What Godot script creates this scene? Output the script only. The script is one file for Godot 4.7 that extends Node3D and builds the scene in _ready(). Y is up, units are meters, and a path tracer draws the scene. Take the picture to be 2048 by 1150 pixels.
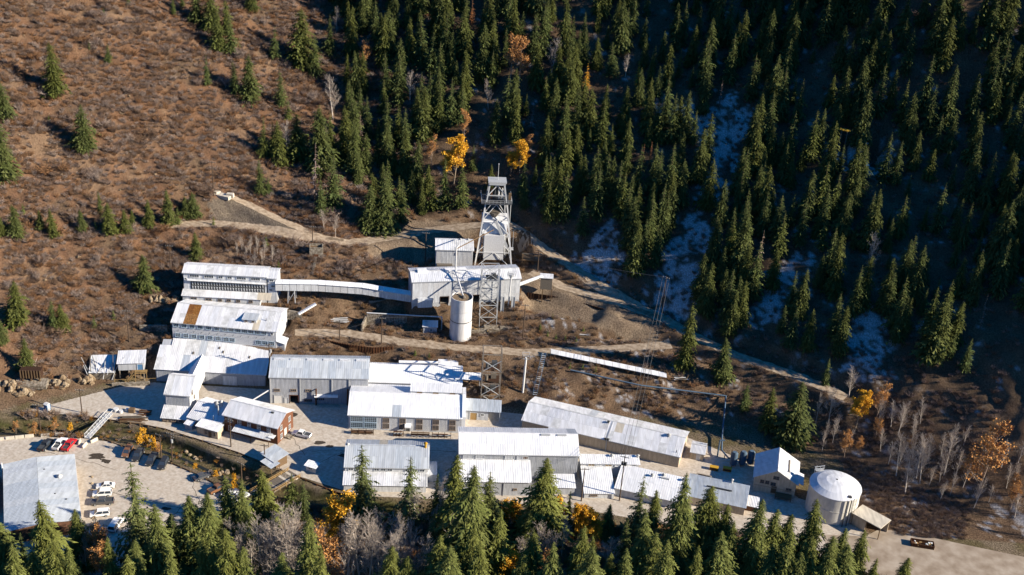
extends Node3D
# A mine and mill in a narrow wooded valley, seen from the air on a clear late autumn day.
# Units are metres, y is up, the camera looks towards -z. The yard lies at y = 0.

var rng := RandomNumberGenerator.new()
var noise_a := FastNoiseLite.new()
var noise_b := FastNoiseLite.new()
var used := {}
var M := {}
var cache := {}
var foot := []

class MB:
	var v := PackedVector3Array()
	var n := PackedVector3Array()
	var c := PackedColorArray()
	var col := Color(1, 1, 1)
	func tri(a: Vector3, b: Vector3, d: Vector3) -> void:
		var nn := (b - a).cross(d - a).normalized()
		v.append(a); v.append(d); v.append(b)
		for i in 3:
			n.append(nn); c.append(col)
	func trin(a: Vector3, b: Vector3, d: Vector3, na: Vector3, nb: Vector3, nd: Vector3) -> void:
		v.append(a); v.append(d); v.append(b)
		n.append(na); n.append(nd); n.append(nb)
		for i in 3:
			c.append(col)
	func quad(a: Vector3, b: Vector3, d: Vector3, e: Vector3) -> void:
		tri(a, b, d); tri(a, d, e)
	func box(o: Vector3, s: Vector3, b := Basis.IDENTITY) -> void:
		var x := b.x * s.x * 0.5
		var y := b.y * s.y * 0.5
		var z := b.z * s.z * 0.5
		quad(o - x - y + z, o + x - y + z, o + x + y + z, o - x + y + z)
		quad(o + x - y - z, o - x - y - z, o - x + y - z, o + x + y - z)
		quad(o + x - y + z, o + x - y - z, o + x + y - z, o + x + y + z)
		quad(o - x - y - z, o - x - y + z, o - x + y + z, o - x + y - z)
		quad(o - x + y + z, o + x + y + z, o + x + y - z, o - x + y - z)
		quad(o - x - y - z, o + x - y - z, o + x - y + z, o - x - y + z)
	func bar(p: Vector3, q: Vector3, w: float, h := -1.0) -> void:
		var z := (q - p).normalized()
		var up := Vector3.UP if absf(z.y) < 0.95 else Vector3.RIGHT
		var x := up.cross(z).normalized()
		var y := z.cross(x)
		box((p + q) * 0.5, Vector3(w, h if h > 0 else w, p.distance_to(q)), Basis(x, y, z))
	func tube(p: Vector3, q: Vector3, r0: float, r1: float, k := 8, caps := true) -> void:
		var z := (q - p).normalized()
		var up := Vector3.UP if absf(z.y) < 0.9 else Vector3.RIGHT
		var x := up.cross(z).normalized()
		var y := z.cross(x)
		for i in k:
			var a0 := TAU * i / k
			var a1 := TAU * (i + 1) / k
			var d0 := x * cos(a0) + y * sin(a0)
			var d1 := x * cos(a1) + y * sin(a1)
			trin(p + d0 * r0, p + d1 * r0, q + d1 * r1, d0, d1, d1)
			if r1 > 0.0001:
				trin(p + d0 * r0, q + d1 * r1, q + d0 * r1, d0, d1, d0)
			if caps:
				tri(q, q + d0 * r1, q + d1 * r1)
				tri(p, p + d1 * r0, p + d0 * r0)
	func prism(poly: Array, u0: float, u1: float) -> void:
		# a cross-section of (depth, height) points, running up the front and down the back, extruded along x
		var k := poly.size()
		for i in k:
			var a: Vector2 = poly[i]
			var b: Vector2 = poly[(i + 1) % k]
			quad(Vector3(u0, b.y, -b.x), Vector3(u1, b.y, -b.x), Vector3(u1, a.y, -a.x), Vector3(u0, a.y, -a.x))
		var pv := PackedVector2Array(poly)
		var t := Geometry2D.triangulate_polygon(pv)
		for i in range(0, t.size(), 3):
			var p: Vector2 = pv[t[i]]
			var q: Vector2 = pv[t[i + 1]]
			var r: Vector2 = pv[t[i + 2]]
			if (q - p).cross(r - p) < 0:
				var sw := q; q = r; r = sw
			tri(Vector3(u1, p.y, -p.x), Vector3(u1, q.y, -q.x), Vector3(u1, r.y, -r.x))
			tri(Vector3(u0, p.y, -p.x), Vector3(u0, r.y, -r.x), Vector3(u0, q.y, -q.x))
	func mesh(with_color := false) -> ArrayMesh:
		var arr := []
		arr.resize(Mesh.ARRAY_MAX)
		arr[Mesh.ARRAY_VERTEX] = v
		arr[Mesh.ARRAY_NORMAL] = n
		if with_color:
			arr[Mesh.ARRAY_COLOR] = c
		var m := ArrayMesh.new()
		m.add_surface_from_arrays(Mesh.PRIMITIVE_TRIANGLES, arr)
		return m

func _ready() -> void:
	# camera
	var cam := Camera3D.new()
	cam.name = "camera"
	cam.position = Vector3(0, 205, 0)
	cam.rotation = Vector3(deg_to_rad(-27.47), 0, deg_to_rad(4.14))
	cam.fov = 26.41
	cam.far = 4000.0
	add_child(cam)
	cam.current = true
	# clear blue sky and a low sun from the right
	var env := Environment.new()
	env.background_mode = Environment.BG_SKY
	var sky := Sky.new()
	var sm := ProceduralSkyMaterial.new()
	sm.sky_top_color = Color(0.02, 0.35, 0.62)
	sm.sky_horizon_color = Color(0.26, 0.51, 0.68)
	sm.sky_curve = 0.12
	sm.ground_horizon_color = Color(0.30, 0.34, 0.36)
	sm.ground_bottom_color = Color(0.12, 0.11, 0.10)
	sm.sky_energy_multiplier = 1.0
	sm.sun_angle_max = 1.0
	sky.sky_material = sm
	env.sky = sky
	env.background_energy_multiplier = 0.6
	env.tonemap_mode = Environment.TONE_MAPPER_LINEAR
	env.tonemap_exposure = 2.2
	env.sdfgi_enabled = true
	env.ssao_enabled = true
	env.ssil_enabled = true
	var we := WorldEnvironment.new()
	we.name = "world_environment"
	we.environment = env
	add_child(we)
	var sun := DirectionalLight3D.new()
	sun.name = "sun"
	sun.light_energy = 1.6
	sun.light_color = Color(1.0, 0.95, 0.87)
	sun.light_angular_distance = 0.5
	sun.shadow_enabled = true
	add_child(sun)
	var to_sun := Vector3(0.886, 0.415, 0.205)
	sun.look_at_from_position(to_sun * 500.0, Vector3.ZERO, Vector3.UP)
	rng.seed = 1
	make_materials()
	build_terrain()
	rng.seed = 2
	build_mill()
	rng.seed = 3
	build_shaft()
	build_vehicles()
	build_props()
	build_poles()
	build_brush()
	build_trees()

# ---------------------------------------------------------------- naming and tagging
func numbered(called: String) -> String:
	var k: int = used.get(called, 0)
	used[called] = k + 1
	return called if k == 0 else "%s_%03d" % [called, k]

func tag(o: Node, label := "", category := "", group := "", kind := "") -> Node:
	if label: o.set_meta("label", label)
	if category: o.set_meta("category", category)
	if group: o.set_meta("group", group)
	if kind: o.set_meta("kind", kind)
	return o

func thing(called: String, label: String, category: String, at := Vector3.ZERO, yaw := 0.0, group := "") -> Node3D:
	var o := Node3D.new()
	o.name = numbered(called)
	add_child(o)
	o.position = at
	o.rotation.y = deg_to_rad(yaw)
	tag(o, label, category, group)
	return o

func part(parent: Node, called: String, m: Variant, mat: Material, at := Vector3.ZERO, b := Basis.IDENTITY) -> MeshInstance3D:
	var o := MeshInstance3D.new()
	o.name = called
	o.mesh = m.mesh() if m is MB else m
	o.material_override = mat
	o.transform = Transform3D(b, at)
	parent.add_child(o, true)
	return o

func structure(called: String, m: Variant, mat: Material) -> MeshInstance3D:
	var o := part(self, numbered(called), m, mat)
	o.set_meta("kind", "structure")
	return o

# ---------------------------------------------------------------- materials
func noise_tex(sd: int, freq: float, lo: float, hi: float, oct := 4, size := 512, stretch := 1.0, tint := Color(1, 1, 1)) -> ImageTexture:
	var f := FastNoiseLite.new()
	f.seed = sd
	f.frequency = freq
	f.fractal_octaves = oct
	f.noise_type = FastNoiseLite.TYPE_SIMPLEX_SMOOTH
	var im: Image
	if stretch == 1.0:
		im = f.get_seamless_image(size, size)
	else:
		im = f.get_seamless_image(size, int(size / stretch))
		im.resize(size, size)
	im.convert(Image.FORMAT_RGB8)
	var data := im.get_data()
	var cr := Color(lo, lo, lo)
	for i in range(0, data.size(), 3):
		var t := data[i] / 255.0
		var g := lerpf(lo, hi, t)
		data[i] = int(clampf(lerpf(g * tint.r, g, t), 0, 1) * 255)
		data[i + 1] = int(clampf(lerpf(g * tint.g, g, t), 0, 1) * 255)
		data[i + 2] = int(clampf(lerpf(g * tint.b, g, t), 0, 1) * 255)
	return ImageTexture.create_from_image(Image.create_from_data(size, size, false, Image.FORMAT_RGB8, data))

func mat(r: float, g: float, b: float, rough := 0.8, tex: Texture2D = null, sc := 0.2, metal := 0.0) -> StandardMaterial3D:
	var m := StandardMaterial3D.new()
	m.albedo_color = Color(r, g, b).linear_to_srgb()
	m.roughness = rough
	m.metallic = metal
	m.metallic_specular = 0.35
	if tex:
		m.albedo_texture = tex
		m.uv1_triplanar = true
		m.uv1_world_triplanar = true
		m.uv1_scale = Vector3(sc, sc, sc)
	return m

func make_materials() -> void:
	var grain := noise_tex(3, 0.02, 0.55, 1.0, 5)
	var fine := noise_tex(4, 0.06, 0.72, 1.0, 4)
	var blotch := noise_tex(5, 0.008, 0.72, 1.0, 6)
	var streak := noise_tex(6, 0.02, 0.80, 1.0, 5, 512, 6.0)
	var soft := noise_tex(8, 0.02, 0.88, 1.0, 5, 512, 5.0)
	var dirt := noise_tex(7, 0.012, 0.45, 1.0, 6, 512, 1.0, Color(1.0, 0.93, 0.85))
	M.roof_white = [mat(0.76, 0.77, 0.80, 0.62, streak, 0.09), mat(0.71, 0.73, 0.77, 0.62, streak, 0.11), mat(0.80, 0.81, 0.83, 0.62, streak, 0.07), mat(0.73, 0.74, 0.75, 0.62, blotch, 0.10)]
	M.roof_grey = [mat(0.52, 0.56, 0.61, 0.58, streak, 0.09), mat(0.48, 0.53, 0.59, 0.58, streak, 0.12), mat(0.56, 0.60, 0.64, 0.58, streak, 0.07)]
	M.roof_bright = [mat(0.79, 0.80, 0.815, 0.6, soft, 0.07), mat(0.75, 0.765, 0.79, 0.6, soft, 0.10), mat(0.82, 0.825, 0.835, 0.6, soft, 0.05)]
	M.roof_rust = [mat(0.42, 0.20, 0.05, 0.8, dirt, 0.25), mat(0.36, 0.16, 0.045, 0.8, dirt, 0.3), mat(0.46, 0.25, 0.09, 0.8, dirt, 0.2)]
	M.roof_tan = [mat(0.62, 0.56, 0.46, 0.8, streak, 0.1), mat(0.58, 0.52, 0.43, 0.8, streak, 0.13)]
	M.wall_white = [mat(0.64, 0.66, 0.69, 0.7, streak, 0.13), mat(0.60, 0.62, 0.65, 0.7, streak, 0.17), mat(0.67, 0.68, 0.70, 0.7, fine, 0.1)]
	M.wall_grey = [mat(0.46, 0.48, 0.52, 0.7, streak, 0.13), mat(0.43, 0.45, 0.49, 0.7, streak, 0.17), mat(0.48, 0.50, 0.53, 0.7, fine, 0.1)]
	M.wall_tan = [mat(0.55, 0.45, 0.33, 0.8, streak, 0.13), mat(0.52, 0.43, 0.32, 0.8, streak, 0.17), mat(0.57, 0.47, 0.35, 0.8, fine, 0.1)]
	M.wall_cream = [mat(0.66, 0.56, 0.42, 0.8, streak, 0.15)]
	M.brick = mat(0.24, 0.105, 0.06, 0.85, grain, 0.6)
	M.brown_wall = mat(0.20, 0.10, 0.06, 0.85, grain, 0.3)
	M.concrete = mat(0.40, 0.37, 0.32, 0.9, dirt, 0.15)
	M.silo = mat(0.66, 0.66, 0.67, 0.7, streak, 0.10)
	M.tank = mat(0.64, 0.62, 0.57, 0.55, streak, 0.08)
	M.steel = mat(0.50, 0.52, 0.54, 0.5, fine, 0.5)
	M.steel_white = mat(0.72, 0.73, 0.74, 0.55, fine, 0.4)
	M.steel_old = mat(0.34, 0.31, 0.28, 0.7, dirt, 0.5)
	M.steel_dark = mat(0.08, 0.085, 0.09, 0.6, fine, 0.5)
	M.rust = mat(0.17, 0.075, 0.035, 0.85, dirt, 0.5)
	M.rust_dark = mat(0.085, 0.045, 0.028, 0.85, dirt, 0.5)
	M.timber = mat(0.23, 0.15, 0.085, 0.9, grain, 0.8)
	M.timber_grey = mat(0.22, 0.19, 0.155, 0.9, grain, 0.8)
	M.timber_new = mat(0.48, 0.31, 0.13, 0.85, grain, 0.6)
	M.pole = mat(0.13, 0.09, 0.065, 0.9, grain, 0.9)
	M.blue = mat(0.10, 0.24, 0.45, 0.6, fine, 0.4)
	M.pipe_blue = mat(0.11, 0.17, 0.24, 0.6, fine, 0.4)
	M.yellow = mat(0.62, 0.36, 0.04, 0.6, fine, 0.4)
	M.green = mat(0.08, 0.22, 0.08, 0.7)
	M.wire = mat(0.10, 0.10, 0.10, 0.6)
	M.glass = mat(0.035, 0.045, 0.06, 0.12)
	M.glass.metallic_specular = 0.6
	M.board = mat(0.42, 0.30, 0.16, 0.8, grain, 0.5)
	M.frame = mat(0.60, 0.62, 0.64, 0.7)
	M.frame_blue = mat(0.32, 0.42, 0.52, 0.7)
	M.frame_brown = mat(0.26, 0.20, 0.15, 0.7)
	M.white = mat(0.78, 0.78, 0.77, 0.6, fine, 0.5)
	M.rubber = mat(0.02, 0.02, 0.02, 0.9)
	M.rock = mat(0.36, 0.28, 0.19, 0.95, dirt, 0.3)
	M.rock_pale = mat(0.50, 0.42, 0.31, 0.95, dirt, 0.3)
	M.yard = mat(0.57, 0.515, 0.44, 0.92, noise_tex(11, 0.02, 0.88, 1.0, 7, 1024, 1.0, Color(1.0, 0.97, 0.94)), 0.024)
	M.yard.detail_enabled = true
	M.yard.detail_albedo = noise_tex(12, 0.08, 0.88, 1.0, 5)
	M.yard.detail_blend_mode = BaseMaterial3D.BLEND_MODE_MUL
	M.yard.uv2_triplanar = true
	M.yard.uv2_world_triplanar = true
	M.yard.uv2_scale = Vector3(0.13, 0.13, 0.13)
	M.road = mat(0.47, 0.39, 0.30, 0.95, noise_tex(13, 0.015, 0.62, 1.0, 6, 512, 1.0, Color(1.0, 0.94, 0.87)), 0.06)
	M.gravel = mat(0.40, 0.345, 0.28, 0.95, noise_tex(15, 0.012, 0.74, 1.0, 8, 1024, 1.0, Color(1.0, 0.95, 0.9)), 0.017)
	M.ground = mat(1, 1, 1, 0.97, noise_tex(14, 0.03, 0.45, 1.0, 6, 1024, 1.0, Color(0.95, 0.92, 0.9)), 0.05)
	M.ground.vertex_color_use_as_albedo = true
	M.ground.metallic_specular = 0.15
	M.plant = mat(1, 1, 1, 0.85)
	M.plant.vertex_color_use_as_albedo = true
	M.plant.metallic_specular = 0.2
	M.needle = M.plant.duplicate()
	M.needle.backlight = Color(0.25, 0.27, 0.1)
	M.leaf = M.plant.duplicate()
	M.leaf.backlight = Color(0.5, 0.35, 0.1)
	M.bark = mat(0.12, 0.09, 0.07, 0.9)
	M.stain = mat(0.10, 0.085, 0.07, 0.9, dirt, 0.4)

func pick(a: Variant) -> Material:
	if a is Array:
		return a[rng.randi() % a.size()]
	return a

# ---------------------------------------------------------------- terrain
const PROFILE_MID := [-2000.0, 0.0, 314.0, 0.0, 331.0, 8.6, 346.0, 8.8, 350.5, 15.0, 362.0, 16.4, 378.0, 17.6, 392.0, 22.0, 2000.0, 504.4]
const PROFILE_LEFT := [-2000.0, 0.0, 316.0, 0.0, 327.0, 8.0, 342.0, 13.2, 352.0, 16.0, 378.0, 24.0, 392.0, 27.0, 2000.0, 541.6]
const PROFILE_ROAD := [-1.5, 100.0, 0.0, 21.0, 0.33, 12.0, 0.64, 6.0, 1.0, 1.5, 1.6, 0.0]
# dirt roads as [x, y, z] points, then a half width
var roads := [
	[[[-117.8, 26.3, -370.7], [-110.3, 25.6, -374.3], [-102.7, 25.1, -377.5], [-91.0, 24.2, -378.7], [-73.4, 22.6, -376.7], [-56.6, 20.6, -378.7], [-45.4, 20.3, -385.5], [-32.0, 21.6, -390.9], [-14.7, 23.3, -395.1], [-2.3, 24.7, -395.8]], 2.6],
	[[[-101.2, 30.0, -390.2], [-95.1, 28.1, -389.8], [-81.7, 25.2, -383.8], [-66.8, 22.4, -378.6], [-57.6, 20.8, -379.7]], 1.7],
	[[[-67.2, 10.0, -333.7], [-50.3, 9.1, -337.1], [-34.0, 8.9, -334.5], [-15.0, 8.8, -334.0], [5.6, 8.7, -333.6], [29.5, 8.9, -338.7], [53.8, 9.9, -343.7]], 2.3],
	[[[-6.0, 24.8, -397.8], [1.4, 23.5, -393.0], [10.5, 20.8, -384.8], [26.2, 17.3, -371.2], [44.4, 14.5, -357.8], [58.6, 12.3, -347.1], [72.2, 11.1, -337.5], [91.1, 11.0, -327.1], [104.7, 10.2, -317.3]], 2.3],
	[[[5.8, 16.6, -374.8], [17.8, 15.6, -367.0], [34.6, 14.9, -360.8], [50.8, 13.6, -353.2]], 2.2],
]
# levelled ground under buildings: x, z, half width, half depth, turn in degrees, height, soft edge
var pads := [
	[-90.0, -347.0, 17.0, 6.0, 2.3, 13.4, 4.0], [-87.7, -334.5, 17.0, 8.0, -2.1, 8.6, 2.5],
	[-14.0, -355.0, 19.0, 4.6, 13.2, 16.5, 2.5], [-20.0, -374.5, 8.0, 5.0, 5.7, 18.5, 3.0], [-6.9, -382.0, 9.0, 6.0, 5.0, 15.6, 4.0], [-15.5, -341.0, 6.0, 4.0, 0.0, 8.4, 2.5],
	[-47.5, -325.4, 13.0, 2.6, 0.0, 4.4, 1.2], [17.0, -354.8, 10.0, 2.6, -8.3, 12.2, 5.0],
	[115.0, -389.5, 8.0, 5.0, 20.0, 56.0, 5.0],
]
var creek := [Vector2(-150, -286), Vector2(-118, -289), Vector2(-104, -287.5), Vector2(-89, -281), Vector2(-77, -274.5), Vector2(-63, -267.5), Vector2(-50, -264), Vector2(-37, -261.0), Vector2(0, -262), Vector2(40, -256), Vector2(90, -240), Vector2(160, -222)]
var gx := PackedFloat32Array()
var gz := PackedFloat32Array()
var gh := PackedFloat32Array()

func prof(p: Array, d: float) -> float:
	for i in range(0, p.size() - 2, 2):
		if d <= p[i + 2]:
			return lerpf(p[i + 1], p[i + 3], clampf((d - p[i]) / (p[i + 2] - p[i]), 0, 1))
	return p[p.size() - 1]

func smax(a: float, b: float, k: float) -> float:
	var d := clampf(0.5 + 0.5 * (a - b) / k, 0, 1)
	return b + (a - b) * d + k * d * (1 - d)

func right_side(x: float, z: float) -> float:
	return (x - 2.0) * 0.635 - (z + 388.0) * 0.775

func left_side(x: float, z: float) -> float:
	return -0.59 * (x + 150.0) - 0.81 * (z + 290.0)

func base_height(x: float, z: float) -> float:
	var w := 1.0 - smoothstep(-72.0, -45.0, x)
	var c := lerpf(prof(PROFILE_MID, -z), prof(PROFILE_LEFT, -z), w)
	var t := ((x - 2.0) * 0.7737 + (z + 388.0) * 0.6335) / 178.36
	var s := right_side(x, z)
	var hr := prof(PROFILE_ROAD, t)
	c = c + (minf(c, maxf(hr, 0)) - c) * smoothstep(-25.0, 0.0, s)
	var r := hr - 2.0 + 0.66 * s
	# the mountain goes on rising to a high ridge beyond the right edge of the picture
	r += 0.12 * maxf(0, s - 150.0) * smoothstep(150.0, 230.0, s)
	r += 0.07 * maxf(0, x - 140.0) * (1.0 - smoothstep(-325.0, -265.0, z))
	r += 30.0 * exp(-pow((x - 275.0) / 75.0, 2) - pow((z + 316.0) / 38.0, 2))
	r += 30.0 * exp(-pow((x - 152.0) / 36.0, 2) - pow((z + 450.0) / 40.0, 2))
	r = minf(r, 300.0 + 0.02 * s)
	var h := smax(c, r, 5.0)
	h = smax(h, -1.5 + 0.60 * left_side(x, z), 4.0)
	return minf(h, 320.0)

func flat_zone(x: float, z: float) -> float:
	# 1 on the level valley floor, 0 on the slopes
	return (1.0 - smoothstep(-1.0, 1.0, base_height(x, z) - 0.5))

func full_height(x: float, z: float) -> float:
	var h := base_height(x, z)
	var flat := 1.0 - smoothstep(0.1, 2.0, h)
	h += (1.0 - flat) * (noise_a.get_noise_2d(x, z) * 1.6 + noise_b.get_noise_2d(x, z) * 0.5)
	for rd in roads:
		var best := 1e9
		var hh := 0.0
		var pts: Array = rd[0]
		for i in pts.size() - 1:
			var a: Array = pts[i]
			var b: Array = pts[i + 1]
			var ax: float = a[0]
			var az: float = a[2]
			var dx: float = b[0] - ax
			var dz: float = b[2] - az
			if absf(x - ax) > 26.0 and absf(x - b[0]) > 26.0:
				continue
			var t := clampf(((x - ax) * dx + (z - az) * dz) / (dx * dx + dz * dz), 0, 1)
			var ex := x - ax - dx * t
			var ez := z - az - dz * t
			var dd := ex * ex + ez * ez
			if dd < best:
				best = dd
				hh = lerpf(a[1], b[1], t)
		var wdt: float = rd[1]
		if best < (wdt + 5.0) * (wdt + 5.0):
			h = lerpf(hh, h, smoothstep(wdt + 0.4, wdt + 4.0, sqrt(best)))
	for p in pads:
		var a: float = deg_to_rad(p[4])
		var dx: float = x - p[0]
		var dz: float = z - p[1]
		if absf(dx) > 30 or absf(dz) > 30:
			continue
		var u: float = absf(dx * cos(a) - dz * sin(a)) - p[2]
		var w: float = absf(dx * sin(a) + dz * cos(a)) - p[3]
		var e := maxf(u, w)
		if e < p[6]:
			h = lerpf(p[5], h, smoothstep(0.0, p[6], e))
	# the creek runs in a channel about three metres deep
	if z > -300 and z < -215:
		var best := 1e9
		for i in creek.size() - 1:
			var q := Geometry2D.get_closest_point_to_segment(Vector2(x, z), creek[i], creek[i + 1])
			best = minf(best, q.distance_to(Vector2(x, z)))
		h -= 3.0 * (1.0 - smoothstep(2.6, 4.6, best)) * (1.0 - smoothstep(0.5, 3.0, h))
	return h

func axis(lo: float, hi: float, step: float, far_lo: float, far_hi: float) -> PackedFloat32Array:
	var back := []
	var p := lo
	var s := step
	while p > far_lo:
		s *= 1.22
		p -= s
		back.append(p)
	back.reverse()
	var a := PackedFloat32Array(back)
	p = lo
	while p < hi:
		a.append(p)
		p += step
	s = step
	while p < far_hi:
		a.append(p)
		s *= 1.22
		p += s
	return a

func height(x: float, z: float) -> float:
	var i := clampi(gx.bsearch(x) - 1, 0, gx.size() - 2)
	var j := clampi(gz.bsearch(z) - 1, 0, gz.size() - 2)
	var fx := clampf((x - gx[i]) / (gx[i + 1] - gx[i]), 0, 1)
	var fz := clampf((z - gz[j]) / (gz[j + 1] - gz[j]), 0, 1)
	var n := gx.size()
	return lerpf(lerpf(gh[j * n + i], gh[j * n + i + 1], fx), lerpf(gh[(j + 1) * n + i], gh[(j + 1) * n + i + 1], fx), fz)

func on_ground(x: float, z: float, lift := 0.0) -> Vector3:
	return Vector3(x, height(x, z) + lift, z)

var waste := PackedVector2Array([Vector2(-106, -386), Vector2(-99, -391), Vector2(-82, -384), Vector2(-59, -380), Vector2(-58, -379), Vector2(-74, -378), Vector2(-103, -379)])
var gravel := PackedVector2Array([Vector2(-49, -397), Vector2(-15, -397), Vector2(-13, -391), Vector2(-22, -385), Vector2(-30, -374), Vector2(-46, -374), Vector2(-52, -380)])
var bench := PackedVector2Array([Vector2(2, -376), Vector2(51, -351), Vector2(46, -344), Vector2(3, -355)])
var clearings := [
	PackedVector2Array([Vector2(49, -434), Vector2(64, -428), Vector2(81, -424), Vector2(82, -411), Vector2(68, -412), Vector2(49, -427)]),
	PackedVector2Array([Vector2(62, -393), Vector2(67, -380), Vector2(64, -365), Vector2(59, -352), Vector2(41, -353), Vector2(46, -368), Vector2(57, -382)]),
	PackedVector2Array([Vector2(26, -392), Vector2(34, -390), Vector2(38, -370), Vector2(30, -362), Vector2(21, -376)]),
	PackedVector2Array([Vector2(68, -413), Vector2(80, -412), Vector2(73, -391), Vector2(62, -393)]),
	PackedVector2Array([Vector2(104, -400), Vector2(125, -396), Vector2(124, -384), Vector2(102, -389)]),
	PackedVector2Array([Vector2(94, -368), Vector2(100, -367), Vector2(86, -346), Vector2(74, -346), Vector2(81, -356)]),
	PackedVector2Array([Vector2(106, -342), Vector2(120, -339), Vector2(115, -319), Vector2(105, -325)]),
	PackedVector2Array([Vector2(-78, -424), Vector2(-64, -429), Vector2(-59, -416), Vector2(-69, -410)]),
]
var forest_edge := PackedVector2Array([Vector2(-95, -560), Vector2(-87, -495), Vector2(-78, -462), Vector2(-67, -436), Vector2(-63, -418), Vector2(-54, -396), Vector2(-31, -400), Vector2(-15, -400), Vector2(-1, -399), Vector2(14, -389), Vector2(30, -374), Vector2(46, -362), Vector2(62, -349), Vector2(74, -341), Vector2(91, -330), Vector2(106, -333), Vector2(120, -329), Vector2(129, -313), Vector2(153, -306), Vector2(280, -250), Vector2(400, -300), Vector2(400, -560)])

func ground_color(x: float, z: float, h: float) -> Color:
	var n1 := noise_a.get_noise_2d(x * 2.3 + 90, z * 2.3)
	var n2 := noise_b.get_noise_2d(x * 1.7, z * 1.7 + 40)
	var n3 := noise_b.get_noise_2d(x * 6.0 + 300, z * 6.0)
	var s := right_side(x, z)
	var l := left_side(x, z)
	var p := Vector2(x, z)
	var earth := Color(0.31, 0.215, 0.14).lerp(Color(0.20, 0.137, 0.09), clampf(0.5 + n1 * 1.4, 0, 1))
	if h < 0.4 and z > -320:
		earth = Color(0.30, 0.24, 0.17).lerp(Color(0.19, 0.16, 0.085), clampf(0.35 + n1 * 1.6 + n3 * 0.5, 0, 1))
		if h < -0.5:
			earth = Color(0.22, 0.18, 0.10).lerp(Color(0.11, 0.12, 0.045), clampf(0.5 + n1 + n3, 0, 1))
	var patch := noise_a.get_noise_2d(x * 0.5 + 700, z * 0.5)
	var slope := smoothstep(2.0, 16.0, l) * (1.0 - smoothstep(-62.0, -40.0, x + n2 * 18.0))
	var rust := Color(0.285, 0.165, 0.10).lerp(Color(0.215, 0.135, 0.09), clampf(0.5 + n1 * 1.5 + n3 * 0.4, 0, 1))
	rust = rust.lerp(Color(0.33, 0.205, 0.125), clampf(n2 * 2.0 + n3 * 0.6 - 0.35, 0, 1))
	rust = rust.lerp(Color(0.36, 0.25, 0.165), clampf(patch * 2.2 + n3 * 0.5 - 0.25, 0, 0.8))
	rust = rust.lerp(Color(0.20, 0.15, 0.105), clampf(-patch * 2.2 + n1 * 0.6 - 0.35, 0, 0.7))
	var c := earth.lerp(rust, slope)
	var wood := 0.0
	if Geometry2D.is_point_in_polygon(p, forest_edge):
		wood = 1.0
	wood = maxf(wood, smoothstep(-2.0, 6.0, s) * smoothstep(-30.0, 20.0, x))
	if wood > 0:
		var floor_c := Color(0.165, 0.117, 0.078).lerp(Color(0.235, 0.162, 0.105), clampf(0.5 + n1 * 1.6, 0, 1))
		c = c.lerp(floor_c, wood)
		var snow := 0.0
		for cl in clearings:
			if Geometry2D.is_point_in_polygon(p + Vector2(n2, n1) * 7.0, cl):
				snow = 1.0
		var thr := 0.62 - 0.74 * snow
		var k := n1 * 0.7 + n2 * 0.5 + n3 * 0.55 + rng.randf_range(-0.12, 0.12)
		c = c.lerp(Color(0.74, 0.77, 0.80), wood * smoothstep(thr - 0.22, thr + 0.2, k) * (0.9 if x > -90 else 0.4))
	elif x > 6 and z < -314:
		# brushy bank behind the long building, with thin snow lying in hollows
		c = Color(0.20, 0.137, 0.09).lerp(Color(0.29, 0.20, 0.13), clampf(0.5 + n1 * 1.5, 0, 1))
		var k := n1 * 0.8 + n3 * 0.8 + rng.randf_range(-0.12, 0.12)
		c = c.lerp(Color(0.72, 0.74, 0.77), 0.8 * smoothstep(0.42, 0.6, k))
	if x > 100 and z > -305 and (h > 0.25 or z < -266):
		c = Color(0.20, 0.137, 0.09).lerp(Color(0.29, 0.195, 0.125), clampf(0.5 + n1 * 1.5, 0, 1))
		c = c.lerp(Color(0.72, 0.74, 0.77), 0.75 * smoothstep(0.3, 0.5, n1 + n3 * 0.7) * (1.0 - smoothstep(2.0, 7.0, h)))
	if Geometry2D.is_point_in_polygon(p + Vector2(n1, n2) * 2.0, waste):
		c = Color(0.27, 0.225, 0.175).lerp(Color(0.19, 0.16, 0.13), clampf(0.5 + n3 * 1.5, 0, 1))
	if Geometry2D.is_point_in_polygon(p + Vector2(n1, n2) * 2.0, gravel) or Geometry2D.is_point_in_polygon(p + Vector2(n1, n2) * 2.0, bench):
		c = Color(0.38, 0.295, 0.21).lerp(Color(0.28, 0.215, 0.155), clampf(0.5 + n1 * 1.5 + n3, 0, 1))
	return c

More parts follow.
